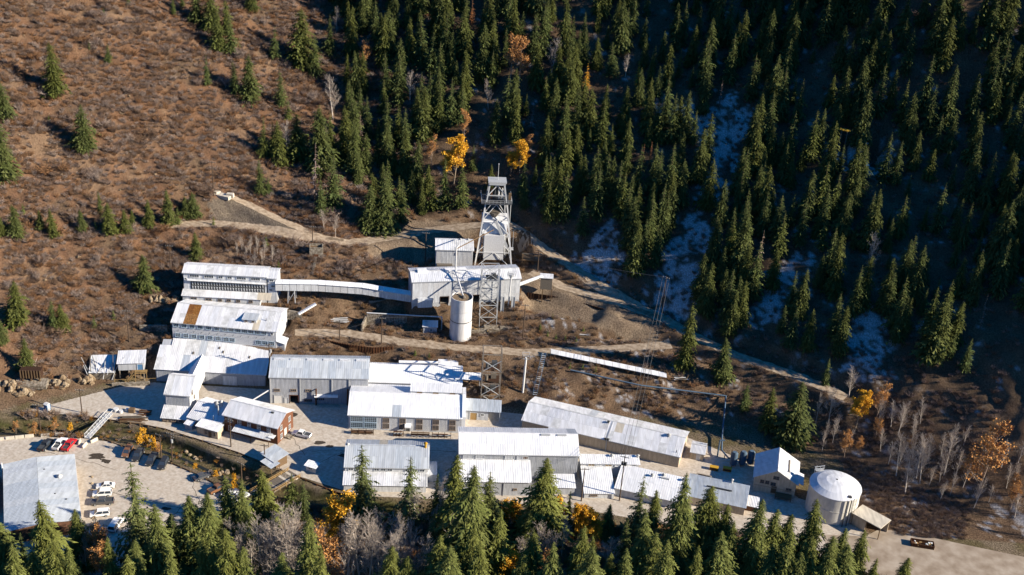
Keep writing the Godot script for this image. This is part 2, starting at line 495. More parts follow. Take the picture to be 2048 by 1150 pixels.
func build_terrain() -> void:
	noise_a.seed = 21
	noise_a.frequency = 0.05
	noise_a.fractal_octaves = 4
	noise_b.seed = 33
	noise_b.frequency = 0.11
	noise_b.fractal_octaves = 3
	gx = axis(-190, 190, 1.0, -900, 900)
	gz = axis(-500, -222, 1.0, -1300, 300)
	var w := gx.size()
	var d := gz.size()
	gh.resize(w * d)
	var v := PackedVector3Array()
	var nn := PackedVector3Array()
	var cc := PackedColorArray()
	v.resize(w * d)
	nn.resize(w * d)
	cc.resize(w * d)
	for j in d:
		for i in w:
			var h := full_height(gx[i], gz[j])
			gh[j * w + i] = h
			v[j * w + i] = Vector3(gx[i], h, gz[j])
			cc[j * w + i] = ground_color(gx[i], gz[j], h)
	var idx := PackedInt32Array()
	for j in d:
		for i in w:
			var a := maxi(i - 1, 0)
			var b := mini(i + 1, w - 1)
			var e := maxi(j - 1, 0)
			var f := mini(j + 1, d - 1)
			nn[j * w + i] = (v[f * w + i] - v[e * w + i]).cross(v[j * w + b] - v[j * w + a]).normalized()
			if i < w - 1 and j < d - 1:
				var k := j * w + i
				idx.append_array(PackedInt32Array([k, k + 1, k + w + 1, k, k + w + 1, k + w]))
	var arr := []
	arr.resize(Mesh.ARRAY_MAX)
	arr[Mesh.ARRAY_VERTEX] = v
	arr[Mesh.ARRAY_NORMAL] = nn
	arr[Mesh.ARRAY_COLOR] = cc
	arr[Mesh.ARRAY_INDEX] = idx
	var m := ArrayMesh.new()
	m.add_surface_from_arrays(Mesh.PRIMITIVE_TRIANGLES, arr)
	structure("ground", m, M.ground)
	# paved and trodden surfaces, laid as sheets over the ground
	sheet("yard", [Vector2(-154.8, -295.1), Vector2(-139.6, -300.0), Vector2(-123.4, -309.3), Vector2(-106.8, -314.6), Vector2(-71.9, -315.3), Vector2(5.2, -311.9), Vector2(54.6, -306.2), Vector2(73.1, -294.6), Vector2(84.2, -279.5), Vector2(100.0, -272.6), Vector2(99.0, -260.0), Vector2(92.0, -253.0), Vector2(54.5, -262.0), Vector2(25.4, -267.0), Vector2(-1.8, -267.9), Vector2(-36.8, -266.3), Vector2(-55.8, -273.4), Vector2(-73.0, -281.9), Vector2(-96.6, -290.9), Vector2(-104, -292.5), Vector2(-123.9, -294.6), Vector2(-136.8, -293.8), Vector2(-152.3, -291.4)], M.yard)
	sheet("gravel_road", [Vector2(88.0, -264.0), Vector2(99.5, -264.5), Vector2(104.5, -268.4), Vector2(118.0, -266.0), Vector2(142.0, -260.4), Vector2(160.8, -256.0), Vector2(162.0, -228.0), Vector2(128.0, -236.0), Vector2(100.0, -246.0), Vector2(88.0, -254.0)], M.gravel, 0.045)
	sheet("parking_lot", [Vector2(-147.3, -277.5), Vector2(-140.3, -281.1), Vector2(-120.0, -283.4), Vector2(-108.3, -282.4), Vector2(-90.0, -274.8), Vector2(-81.3, -270.3), Vector2(-69.9, -262.7), Vector2(-64.6, -260.1), Vector2(-68.7, -236.4), Vector2(-94.6, -228.0), Vector2(-150, -224.8), Vector2(-158, -260)], M.yard)
	for rd in roads:
		var mb := MB.new()
		var pts: Array = rd[0]
		var dense := []
		for i in pts.size() - 1:
			var a := Vector3(pts[i][0], pts[i][1], pts[i][2])
			var b := Vector3(pts[i + 1][0], pts[i + 1][1], pts[i + 1][2])
			var k := int(a.distance_to(b) / 1.5) + 1
			for q in k:
				dense.append(a.lerp(b, float(q) / k))
		var prev := []
		for i in dense.size():
			var dir: Vector3 = (dense[mini(i + 2, dense.size() - 1)] - dense[maxi(i - 2, 0)])
			var side := Vector3(-dir.z, 0, dir.x).normalized()
			var row := []
			for q in 5:
				var wob := rng.randf_range(-0.35, 0.35) if q == 0 or q == 4 else 0.0
				var pp: Vector3 = dense[i] + side * ((q - 2) * 0.5 * rd[1] + wob)
				row.append(on_ground(pp.x, pp.z, 0.07))
			if prev:
				for q in 4:
					mb.quad(prev[q], prev[q + 1], row[q + 1], row[q])
			prev = row
		structure("dirt_road", mb, M.road)

func sheet(called: String, pts: Array, m: Material, y := 0.03) -> void:
	var pv := PackedVector2Array(pts)
	var t := Geometry2D.triangulate_polygon(pv)
	var mb := MB.new()
	for i in range(0, t.size(), 3):
		var a := Vector3(pv[t[i]].x, y, pv[t[i]].y)
		var b := Vector3(pv[t[i + 1]].x, y, pv[t[i + 1]].y)
		var c := Vector3(pv[t[i + 2]].x, y, pv[t[i + 2]].y)
		if (b - a).cross(c - a).y < 0:
			mb.tri(a, c, b)
		else:
			mb.tri(a, b, c)
	structure(called, mb, m)

# ---------------------------------------------------------------- building kit
# A building stands at the base of its front left corner; x runs along the front, -z goes back.
func sheet_mesh(w: float, l: float) -> ArrayMesh:
	var key := "sheet %.2f %.2f" % [w, l]
	if not cache.has(key):
		var mb := MB.new()
		mb.box(Vector3(w * 0.5, 0.02, -l * 0.5), Vector3(w - 0.03, 0.04, l))
		for i in 4:
			mb.box(Vector3((i + 0.1) * w / 4 + 0.03, 0.065, -l * 0.5), Vector3(0.07, 0.05, l))
		cache[key] = mb.mesh()
	return cache[key]

func slope(parent: Node, u0: float, u1: float, d0: float, y0: float, d1: float, y1: float, mats: Variant, wide := 2.5, rows := 1, rust_from := -1.0, rust_to := -1.0) -> void:
	# one roof slope from its eave (depth d0, height y0) up to (d1, y1), laid in ribbed sheets
	var n := maxi(1, roundi((u1 - u0) / wide))
	var w := (u1 - u0) / n
	var e := Vector3(0, y0, -d0)
	var up := Vector3(0, y1 - y0, -(d1 - d0))
	var l := up.length() / rows
	up = up.normalized()
	var x := Vector3.RIGHT if d1 >= d0 else Vector3.LEFT
	var b := Basis(x, (-up).cross(x), -up)
	for i in n:
		for r in rows:
			var m := pick(mats)
			var mid := u0 + (i + 0.5) * w
			if u1 - u0 > 14.0 and rng.randf() < 0.03:
				m = pick([M.roof_tan[0], M.roof_grey[1], M.roof_grey[0]])
			if mid > rust_from and mid < rust_to:
				m = pick(M.roof_rust)
			var o := e + up * (l * r) + b.y * (0.02 + 0.02 * r + rng.randf_range(0, 0.012))
			o.x = u0 + (i if d1 >= d0 else i + 1) * w
			part(parent, "roof_sheet", sheet_mesh(w, l + (0.12 if r < rows - 1 else 0.0)), m, o, b)

func walls(parent: Node, called: String, poly: Array, u0: float, u1: float, m: Material) -> MeshInstance3D:
	var mb := MB.new()
	mb.prism(poly, u0, u1)
	return part(parent, called, mb, m)

func cladding(parent: Node, u0: float, u1: float, y0: float, y1: float, d: float, mats: Variant, wide := 2.4) -> void:
	# sheets of siding fixed on a front wall
	var n := maxi(1, roundi((u1 - u0) / wide))
	var w := (u1 - u0) / n
	var key := "clad %.2f %.2f" % [w, y1 - y0]
	if not cache.has(key):
		var mb := MB.new()
		mb.box(Vector3(w * 0.5, (y1 - y0) * 0.5, 0.02), Vector3(w - 0.04, y1 - y0, 0.04))
		for i in 4:
			mb.box(Vector3((i + 0.5) * w / 4, (y1 - y0) * 0.5, 0.055), Vector3(0.09, y1 - y0 - 0.02, 0.035))
		cache[key] = mb.mesh()
	for i in n:
		part(parent, "wall_panel", cache[key], pick(mats), Vector3(u0 + i * w, y0, -d + 0.006 + rng.randf_range(0, 0.012)))

func gable(t: Node, w: float, he: float, d: float, hr: float, roof: Variant, wall: Variant, o := {}) -> void:
	# he: front eave, d: depth of the ridge, hr: ridge height; the back goes down to depth o.back, height o.hb
	var back: float = o.get("back", d * 2)
	var hb: float = o.get("hb", he)
	var sink: float = o.get("sink", 0.3)
	var over: float = o.get("over", 0.35)
	var u0: float = o.get("u0", 0.0)
	var d0: float = o.get("d0", 0.0)
	var rows: int = o.get("rows", 1)
	var k := (hr - he) / (d - d0)
	var shell := [Vector2(d0, -sink), Vector2(back, -sink), Vector2(back, hb), Vector2(d, hr), Vector2(d0, he)]
	if o.has("open"):
		# a hollow shed: end walls, back wall and a front wall with real openings of (from, to, height)
		var hm := MB.new()
		hm.prism(shell, u0, u0 + 0.25)
		hm.prism(shell, w - 0.25, w)
		hm.prism([Vector2(back - 0.25, -sink), Vector2(back, -sink), Vector2(back, hb), Vector2(back - 0.25, hb)], u0 + 0.25, w - 0.25)
		var at := u0 + 0.25
		for q in o.open:
			hm.prism([Vector2(d0, -sink), Vector2(d0 + 0.25, -sink), Vector2(d0 + 0.25, he), Vector2(d0, he)], at, q[0])
			hm.prism([Vector2(d0, q[2]), Vector2(d0 + 0.25, q[2]), Vector2(d0 + 0.25, he), Vector2(d0, he)], q[0], q[1])
			at = q[1]
		hm.prism([Vector2(d0, -sink), Vector2(d0 + 0.25, -sink), Vector2(d0 + 0.25, he), Vector2(d0, he)], at, w - 0.25)
		part(t, "wall", hm, pick(wall))
		var fm := MB.new()
		fm.box(Vector3((u0 + w) * 0.5, 0.05, -(d0 + back) * 0.5), Vector3(w - u0 - 0.5, 0.1, back - d0 - 0.3))
		part(t, "floor", fm, M.concrete)
	else:
		walls(t, "wall", shell, u0, w, pick(wall))
	slope(t, u0 - over, w + over, d0 - over, he - over * k, d, hr, roof, o.get("wide", 2.5), rows, o.get("rust0", -1.0), o.get("rust1", -1.0))
	if back > d + 0.5:
		var kb := (hr - hb) / (back - d)
		slope(t, u0 - over, w + over, back + over, hb - over * kb, d, hr, roof, o.get("wide", 2.5), 1)
		var mb := MB.new()
		mb.box(Vector3((u0 + w) * 0.5, hr + 0.10, -d), Vector3(w - u0 + 2 * over, 0.08, 0.5))
		part(t, "ridge_cap", mb, pick(roof))
	var fb := MB.new()
	fb.box(Vector3((u0 + w) * 0.5, he - over * k - 0.08, -d0 + over + 0.05), Vector3(w - u0 + 2 * over, 0.16, 0.07))
	part(t, "eave_trim", fb, o.get("trim", M.steel))
	var c := Vector3((u0 + w) * 0.5, 0, -(d0 + back) * 0.5)
	c = t.global_transform * c if t.is_inside_tree() else c
	foot.append([c.x, c.z, (w - u0) * 0.5 + 0.6, (back - d0) * 0.5 + 0.6, t.rotation.y])

func doorway(t: Node, u: float, w: float, h: float, m: Material) -> void:
	# the frame round an opening in the front wall
	var mb := MB.new()
	for s in [-1, 1]:
		mb.box(Vector3(u + s * (w * 0.5 + 0.07), h * 0.5, 0.08), Vector3(0.14, h, 0.16))
	mb.box(Vector3(u, h + 0.08, 0.08), Vector3(w + 0.34, 0.16, 0.18))
	part(t, "open_doorway", mb, m)

func face(w: float, side: String, a: float, y: float, d := 0.0) -> Transform3D:
	# a spot on the front wall (a along it), on the right or left end wall (a back from the front)
	if side == "f":
		return Transform3D(Basis.IDENTITY, Vector3(a, y, -d))
	if side == "r":
		return Transform3D(Basis(Vector3.UP, PI / 2), Vector3(w, y, -a))
	return Transform3D(Basis(Vector3.UP, -PI / 2), Vector3(w, y, -a))

func window(t: Node, at: Transform3D, w: float, h: float, nx: int, ny: int, frame: Material, pane: Material = null) -> void:
	var key := "window %.2f %.2f %d %d" % [w, h, nx, ny]
	if not cache.has(key):
		var mb := MB.new()
		var f := 0.09
		mb.box(Vector3(0, h * 0.5 - f * 0.5, 0.08), Vector3(w, f, 0.14))
		mb.box(Vector3(0, -h * 0.5 + f * 0.25, 0.11), Vector3(w + 0.16, f, 0.2))
		for s in [-1, 1]:
			mb.box(Vector3(s * (w - f) * 0.5, 0, 0.08), Vector3(f, h - 0.03, 0.13))
		for i in range(1, nx):
			mb.box(Vector3(-w * 0.5 + w * i / nx, 0, 0.075), Vector3(0.06, h - 0.05, 0.06))
		for i in range(1, ny):
			mb.box(Vector3(0, -h * 0.5 + h * i / ny, 0.07), Vector3(w - 0.05, 0.06, 0.05))
		cache[key] = mb.mesh()
		var pb := MB.new()
		pb.box(Vector3(0, 0, 0.05), Vector3(w - 0.04, h - 0.04, 0.03))
		cache[key + "p"] = pb.mesh()
	var o := part(t, "window", cache[key], frame, at.origin, at.basis)
	part(o, "pane", cache[key + "p"], pane if pane else M.glass)

func door(t: Node, at: Transform3D, w: float, h: float, leaf: Material, frame: Material, called := "door") -> void:
	# at is the middle of the threshold
	var mb := MB.new()
	for s in [-1, 1]:
		mb.box(Vector3(s * (w * 0.5 + 0.06), h * 0.5, 0.07), Vector3(0.12, h, 0.14))
	mb.box(Vector3(0, h + 0.05, 0.08), Vector3(w + 0.3, 0.14, 0.16))
	var o := part(t, called, mb, frame, at.origin, at.basis)
	var lb := MB.new()
	lb.box(Vector3(0, h * 0.5, 0.035), Vector3(w, h, 0.05))
	if w > 2.0:
		for i in 5:
			lb.box(Vector3(0, h * (i + 0.5) / 5.5, 0.065), Vector3(w - 0.1, 0.06, 0.02))
	part(o, "door_leaf", lb, leaf)

func shed_roof(t: Node, u0: float, u1: float, d0: float, y0: float, d1: float, y1: float, mats: Variant, wide := 2.5) -> void:
	slope(t, u0, u1, d0, y0, d1, y1, mats, wide)

func vent(t: Node, at: Vector3, r: float, h: float, m: Material, called := "roof_vent") -> void:
	var mb := MB.new()
	mb.tube(at, at + Vector3(0, h, 0), r, r, 10)
	mb.tube(at + Vector3(0, h, 0), at + Vector3(0, h + r * 0.9, 0), r * 1.7, r * 0.4, 10)
	part(t, called, mb, m)

func pipe(t: Node, called: String, pts: Array, r: float, m: Material, k := 8) -> MeshInstance3D:
	var mb := MB.new()
	for i in pts.size() - 1:
		mb.tube(pts[i], pts[i + 1], r, r, k)
	return part(t, called, mb, m)

func lattice(mb: MB, a: Vector3, b: Vector3, c: Vector3, d: Vector3, w: float) -> void:
	# cross braces inside the panel a b (bottom) d c (top)
	mb.bar(a, d, w)
	mb.bar(b, c, w)

# ---------------------------------------------------------------- the buildings of the mill
func build_mill() -> void:
	# topmost, on the hillside
	var t := thing("upper_mill_building", "narrow white upper mill building with two rows of dark louvers on the hillside", "building", Vector3(-104.6, 13.4, -342.0), 2.3)
	gable(t, 26.3, 9.5, 6.0, 10.7, M.roof_white, M.wall_white[0], {"d0": 2.5, "back": 9.5, "sink": 2.0})
	gable(t, 29.6, 9.1, 6.0, 10.2, M.roof_white, M.wall_white[1], {"u0": 26.7, "d0": 2.5, "back": 9.5, "sink": 2.0, "over": 0.3})
	walls(t, "lower_wall", [Vector2(0, -2), Vector2(2.45, -2), Vector2(2.45, 3.3), Vector2(0, 2.5)], 0, 24.5, M.wall_white[1])
	slope(t, -0.4, 23.6, -0.4, 2.4, 2.48, 3.5, M.roof_white, 2.4)
	slope(t, 23.6, 28.0, -0.4, 2.4, 2.48, 3.5, M.roof_tan, 2.2)
	for q in [[0.7, 7.2, 0.8, 0.8], [3.5, 8.4, 3.0, 1.0], [8.1, 8.4, 3.0, 1.0], [11.8, 8.4, 1.5, 0.9], [14.7, 8.4, 1.5, 0.9], [18.4, 8.4, 3.0, 1.0], [22.9, 8.4, 3.0, 1.0], [27.9, 8.2, 1.4, 0.8], [28.4, 6.2, 1.3, 0.8], [27.7, 4.8, 1.2, 0.7]]:
		window(t, face(0, "f", q[0], q[1], 2.5), q[2], q[3], int(q[2] / 0.7) , 1, M.frame)
	for q in [3.5, 8.2, 11.8, 14.6, 17.6, 21.6]:
		window(t, face(0, "f", q, 1.5, 0), 2.0 if q < 9 else 1.3, 0.9, 2, 1, M.frame_brown)
	var mb := MB.new()
	mb.box(Vector3(13.8, 7.0, -2.1), Vector3(25, 0.12, 0.9))
	part(t, "canopy", mb, M.roof_white[2])
	mb = MB.new()
	mb.box(Vector3(14.0, 5.1, -2.47), Vector3(23.6, 2.9, 0.1))
	var lp := part(t, "louver_panel", mb, M.steel_dark)
	var lv := MB.new()
	lv.box(Vector3.ZERO, Vector3(0.12, 1.05, 0.16), Basis(Vector3.BACK, 0.25))
	lv.box(Vector3(0.1, 0.35, 0.1), Vector3(0.34, 0.22, 0.1))
	var lm := lv.mesh()
	for r in 2:
		for i in 27:
			part(lp, "louver", lm, M.wall_white[0], Vector3(2.8 + i * 0.86, 4.35 + r * 1.45, -2.36))
	# middle mill building with the two long rows of windows
	t = thing("middle_mill_building", "long white mill building with two rows of windows and a rusty roof strip", "building", Vector3(-103.9, 8.8, -327.0), -2.1)
	gable(t, 32.5, 5.8, 7.4, 8.5, M.roof_white, M.wall_white[2], {"sink": 4.5, "rows": 2, "rust0": 2.9, "rust1": 6.6, "wide": 1.9})
	for x in [208, 275, 342, 410, 480, 548, 612, 666, 722, 778, 830, 884, 938]:
		window(t, face(0, "f", (x - 175) / 865.0 * 32.5, 4.85), 1.7, 1.35, 3, 2, M.frame_blue)
	for x in [220, 285, 352, 419, 488, 556, 620, 671, 890, 943, 1000]:
		window(t, face(0, "f", (x - 175) / 865.0 * 32.5, 1.3), 1.7, 1.35, 3, 2, M.frame_blue)
	window(t, face(0, "f", 31.2, 4.7), 0.8, 0.8, 1, 1, M.frame)
	for i in 12:
		mb = MB.new()
		mb.bar(Vector3(2.0 + i * 2.45, 3.1, 0.0), Vector3(1.7 + i * 2.45, 2.8, 0.75), 0.08)
		part(t, "bracket", mb, M.steel_dark)
	window(t, face(32.5, "r", 3.5, 4.2), 1.2, 1.2, 2, 2, M.frame)
	window(t, face(32.5, "r", 7.5, 5.6), 1.2, 1.2, 2, 2, M.frame)
	# dormer in the roof
	var dm := MB.new()
	dm.prism([Vector2(2.2, 6.2), Vector2(5.6, 7.0), Vector2(5.6, 7.95), Vector2(2.2, 7.75)], 21.6, 25.9)
	var dn := part(t, "dormer", dm, M.wall_white[0])
	slope(dn, 21.3, 26.2, 1.9, 7.72, 5.9, 8.05, M.roof_grey, 1.7)
	window(dn, face(0, "f", 22.6, 7.2, 2.2), 0.8, 0.5, 1, 1, M.frame_brown)
	window(dn, face(0, "f", 24.8, 7.2, 2.2), 0.8, 0.5, 1, 1, M.frame_brown)
	pipe(t, "roof_pipe", [Vector3(28.6, 6.9, -3.5), Vector3(28.6, 8.0, -3.5)], 0.12, M.steel_dark)
	walls(t, "side_shed_wall", [Vector2(0.3, -4), Vector2(3.8, -4), Vector2(3.8, 1.6), Vector2(0.3, 1.4)], 32.5, 35.0, M.wall_grey[0])
	mb = MB.new()
	mb.box(Vector3(33.9, 1.75, -2.0), Vector3(3.2, 0.1, 4.2), Basis(Vector3.BACK, -0.3))
	part(t, "side_shed_roof", mb, M.roof_white[1])
	# lowest, its single roof leaning against the middle building
	t = thing("lower_mill_building", "low white building with one broad snowy-white roof below the two-row-window mill", "building", Vector3(-106.3, 0, -315.5), 1.8)
	walls(t, "wall", [Vector2(0, -0.3), Vector2(10.7, -0.3), Vector2(10.7, 8.7), Vector2(0, 4.4)], 0, 33.2, M.wall_grey[1])
	slope(t, 3.0, 33.6, -0.4, 4.35, 11.0, 8.95, M.roof_white, 2.2, 2)
	slope(t, -0.5, 3.0, -0.4, 4.35, 8.4, 7.9, M.roof_white, 1.75, 2)
	foot.append([-90.0, -321.0, 17.2, 6.2, deg_to_rad(1.8)])
	cladding(t, 0.1, 9.0, 0.1, 4.2, 0, M.wall_grey)
	cladding(t, 15.0, 33.1, 0.1, 4.2, 0, M.wall_grey)
	door(t, face(0, "f", 22.4, 0.05, -0.1), 4.2, 3.3, M.wall_white[0], M.steel, "sliding_door")
	mb = MB.new()
	mb.prism([Vector2(-9.4, 2.6), Vector2(0.0, 2.6), Vector2(0.0, 5.0), Vector2(-9.4, 5.6)], 10.9, 14.9)
	part(t, "link_wall", mb, M.wall_white[0])
	mb = MB.new()
	for s in [-1, 1]:
		mb.quad(Vector3(12.9, 7.4, 10.4), Vector3(12.9 + s * 2.3, 5.4, 10.4), Vector3(12.9 + s * 2.3, 5.0, -0.6), Vector3(13.1, 7.0, -6.4))
	part(t, "link_roof", mb, M.roof_white[2])
	for q in [[10.2, 6.0], [17.8, 8.3], [19.2, 6.9], [27.5, 5.6]]:
		mb = MB.new()
		mb.box(Vector3(q[0], 4.5 + 0.40 * q[1] + 0.18, -q[1]), Vector3(0.5, 0.25, 0.9), Basis(Vector3.RIGHT, 0.38))
		part(t, "roof_patch", mb, M.timber_grey)
	# hopper tower in front of it
	t = thing("hopper_tower", "tall narrow white shed with streaked roof in front of the low mill building", "building", Vector3(-98.3, 0, -294.0), -0.9)
	gable(t, 7.2, 7.4, 9.7, 10.3, M.roof_white, M.wall_white[0], {"d0": 3.9, "back": 12.5, "hb": 9.0, "wide": 1.9})
	cladding(t, 0.1, 7.1, 3.3, 7.2, 3.9, M.wall_grey, 1.8)
	walls(t, "lean_to_wall", [Vector2(0, -0.3), Vector2(3.85, -0.3), Vector2(3.85, 3.3), Vector2(0, 1.7)], -0.2, 6.8, M.concrete)
	slope(t, -0.5, 7.3, -0.4, 1.6, 3.86, 3.5, M.roof_white, 1.9)
	for q in [1.0, 3.2, 5.4]:
		window(t, face(0, "f", q, 0.95), 1.2, 0.6, 2, 1, M.frame_brown)
	window(t, face(7.2, "r", 6.2, 7.0), 1.0, 1.6, 1, 2, M.frame_brown)
	window(t, face(7.2, "r", 8.0, 4.4), 0.8, 1.2, 1, 2, M.frame_brown)
	mb = MB.new()
	mb.box(Vector3(9.0, 1.0, -8.0), Vector3(0.4, 2.0, 7.0))
	part(t, "retaining_wall", mb, M.concrete)
	# low shop with the roof in shade
	t = thing("low_shop", "low shop with blue-shaded white roof and stacks between tower and brick building", "building", Vector3(-90.6, 0, -293.5), -18.5)
	gable(t, 10.5, 2.9, 6.0, 4.9, M.roof_white, M.wall_grey[0], {"back": 10.0, "hb": 3.6, "wide": 2.2})
	vent(t, Vector3(6.2, 4.6, -5.6), 0.55, 1.6, M.steel)
	vent(t, Vector3(7.4, 4.7, -6.2), 0.45, 1.9, M.steel_white)
	pipe(t, "flue_pipe", [Vector3(8.2, 3.4, -3.2), Vector3(8.2, 7.2, -3.2)], 0.22, M.steel, 10)
	pipe(t, "flue_pipe", [Vector3(7.8, 3.2, -1.2), Vector3(7.8, 4.8, -1.2)], 0.14, M.steel, 8)
	walls(t, "side_bay_wall", [Vector2(-2.2, -0.3), Vector2(0, -0.3), Vector2(0, 2.0), Vector2(-2.2, 1.8)], 0.2, 2.6, M.wall_grey[1])
	slope(t, 0.0, 2.8, -2.4, 1.8, 0.0, 2.3, M.roof_white, 1.4)
	t = thing("small_cream_shed", "small cream shed with white roof standing in front of the blue-shaded shop", "shed", Vector3(-87.1, 0, -289.6), -18.4)
	walls(t, "wall", [Vector2(0, -0.2), Vector2(2.9, -0.2), Vector2(2.9, 3.1), Vector2(0, 2.7)], 0, 6.9, M.wall_tan[0])
	slope(t, -0.3, 7.2, -0.3, 2.68, 3.1, 3.2, M.roof_bright, 1.9)
	window(t, face(0, "f", 3.0, 1.5), 0.8, 1.2, 1, 2, M.frame_brown)
	window(t, face(0, "f", 6.0, 1.5), 0.8, 1.2, 1, 2, M.frame_brown)
	door(t, face(0, "f", 4.4, 0), 0.9, 2.0, M.timber, M.frame_brown)
	# brick office
	t = thing("brick_building", "two-storey red brick building with light metal roof beside the parked white pickup", "building", Vector3(-79.6, 0, -291.8), -16.3)
	gable(t, 16.9, 5.9, 4.8, 7.8, M.roof_white, M.brick, {"wide": 2.0, "over": 0.5})
	for y in [1.6, 4.4]:
		for x in [1.8, 4.9, 8.0, 11.1, 14.2]:
			window(t, face(0, "f", x, y), 1.1, 1.5, 2, 2, M.frame)
		window(t, face(16.9, "r", 2.2, y), 1.2, 1.6, 2, 2, M.white)
		window(t, face(16.9, "r", 7.2, y), 1.2, 1.6, 2, 2, M.white)
	door(t, face(16.9, "r", 4.6, 0.5), 1.1, 2.1, M.white, M.white)
	mb = MB.new()
	mb.box(Vector3(17.7, 0.25, -4.6), Vector3(1.6, 0.5, 2.2))
	mb.box(Vector3(18.9, 0.12, -4.6), Vector3(0.7, 0.24, 2.2))
	part(t, "doorstep", mb, M.concrete)
	slope(t, 3.6, 15.6, -2.4, 2.5, 0.05, 3.3, M.roof_white, 2.0)
	for x in [3.9, 9.5, 15.2]:
		mb = MB.new()
		mb.bar(Vector3(x, 0, 2.2), Vector3(x, 2.5, 2.2), 0.14)
		part(t, "awning_post", mb, M.timber)
	mb = MB.new()
	mb.box(Vector3(15.6, 3.0, 0.9), Vector3(1.8, 0.12, 1.8))
	part(t, "porch_roof", mb, M.roof_bright[0])
	mb = MB.new()
	mb.box(Vector3(13.4, 7.6, -3.9), Vector3(0.8, 0.4, 0.5))
	part(t, "roof_vent", mb, M.steel_dark)

	# big grey steel shed
	t = thing("grey_steel_shed", "tall grey ribbed steel shed with six ridge vents and an open dark doorway", "building", Vector3(-69.8, 0, -308.0), 6.2)
	gable(t, 29.0, 9.3, 6.6, 11.9, M.roof_grey, M.wall_grey[0], {"back": 12.6, "wide": 2.4, "rows": 2, "open": [[5.8, 8.2, 2.8]]})
	cladding(t, 0.05, 28.95, 3.0, 9.0, 0, M.wall_grey, 1.55)
	cladding(t, 0.05, 5.6, 0.2, 2.96, 0, M.wall_grey, 1.55)
	cladding(t, 8.4, 28.95, 0.2, 2.96, 0, M.wall_grey, 1.55)
	for u in [0.1, 8.9, 18.3, 23.4]:
		mb = MB.new()
		mb.box(Vector3(u, 4.6, 0.18), Vector3(0.3, 9.2, 0.24))
		part(t, "downpipe", mb, M.steel)
	for u in [2.0, 6.9, 11.3]:
		window(t, face(0, "f", u, 4.7, -0.06), 1.8, 0.9, 3, 1, M.frame_brown)
	door(t, face(0, "f", 2.4, 0, -0.06), 2.4, 2.8, M.white, M.steel, "roller_door")
	doorway(t, 7.0, 2.4, 2.8, M.rust)
	door(t, face(0, "f", 4.7, 0, -0.06), 0.9, 2.0, M.wall_white[0], M.steel)
	window(t, face(0, "f", 11.2, 1.2, -0.06), 2.4, 0.9, 4, 1, M.frame_brown)
	window(t, face(0, "f", 14.6, 1.9, -0.06), 3.0, 1.4, 5, 2, M.frame_blue)
	mb = MB.new()
	mb.box(Vector3(16.6, 3.2, 0.7), Vector3(7.0, 0.14, 1.5), Basis(Vector3.RIGHT, 0.12))
	part(t, "canopy", mb, M.roof_bright[0])
	for u in [13.6, 23.0]:
		pipe(t, "dust_pipe", [Vector3(u, 0, 0.8), Vector3(u, 5.2, 0.8), Vector3(u, 5.2, 0.1)], 0.24, M.rust, 10)
	for i in 6:
		mb = MB.new()
		mb.box(Vector3(2.2 + i * 4.9, 11.75, -6.1), Vector3(3.0, 0.5, 0.8))
		part(t, "ridge_vent", mb, M.roof_white[1])
	window(t, face(29.0, "r", 3.0, 8.4), 1.0, 1.0, 2, 1, M.frame)
	# bright roofed shops to its right
	t = thing("rear_shop", "white roofed shop between grey steel shed and the open steel tower", "building", Vector3(-41.0, 0, -314.9), 4.2)
	gable(t, 27.9, 5.8, 6.6, 7.9, M.roof_bright, M.wall_white[2], {"back": 9.0, "hb": 7.0, "rows": 2})
	for x in [1055, 1158, 1240, 1368, 1468]:
		window(t, face(0, "f", (x - 865) / 660.0 * 27.9, 4.0), 0.9, 0.7, 2, 1, M.frame_brown)
	vent(t, Vector3(15.8, 6.3, -3.0), 0.2, 0.7, M.steel)
	pipe(t, "roof_duct", [Vector3(8.5, 8.5, -7.6), Vector3(20.5, 8.5, -7.9)], 0.45, M.roof_bright[0], 10)
	mb = MB.new()
	mb.prism([Vector2(7.2, 6.8), Vector2(11.0, 6.8), Vector2(11.0, 7.9), Vector2(7.2, 7.6)], 20.6, 26.8)
	part(t, "rear_bay", mb, M.roof_bright[1])
	t = thing("machine_shop", "white machine shop with paired tall windows and steel stock along its front", "building", Vector3(-44.7, 0, -297.3), 3.7)
	gable(t, 32.9, 5.2, 7.7, 8.0, M.roof_bright, M.wall_white[0], {"rows": 2, "hb": 6.0})
	cladding(t, 0.05, 32.85, 0.2, 5.05, 0, M.wall_white, 1.6)
	for x in [778, 875]:
		for y in [1.65, 3.7]:
			window(t, face(0, "f", (x - 720) / 800.0 * 32.9, y, -0.06), 3.6, 1.8, 6, 3, M.frame_blue)
	for x in [984, 1101, 1220, 1337, 1455]:
		for y in [1.65, 3.6]:
			window(t, face(0, "f", (x - 720) / 800.0 * 32.9, y, -0.06), 1.9, 1.6, 4, 3, M.frame_brown)
	mb = MB.new()
	mb.prism([Vector2(8.6, 6.6), Vector2(12.2, 6.6), Vector2(12.2, 8.9), Vector2(8.6, 8.5)], 17.6, 32.4)
	var mo := part(t, "monitor", mb, M.wall_white[0])
	slope(mo, 17.4, 32.8, 8.3, 8.5, 12.6, 9.0, M.roof_bright, 2.6)
	for u in [20.2, 25.0, 30.0]:
		window(mo, face(0, "f", u, 8.05, 8.6), 1.6, 0.6, 2, 1, M.frame_brown, M.board)
	mb = MB.new()
	mb.prism([Vector2(0, 0), Vector2(13.5, 0), Vector2(13.5, 7.4), Vector2(7.6, 8.6), Vector2(0, 5.6)], 32.95, 34.0)
	part(t, "end_wall", mb, M.roof_bright[1])
	mb = MB.new()
	mb.prism([Vector2(-1.4, 2.0), Vector2(0, 2.0), Vector2(0, 2.9), Vector2(-1.4, 2.3)], 16.4, 18.2)
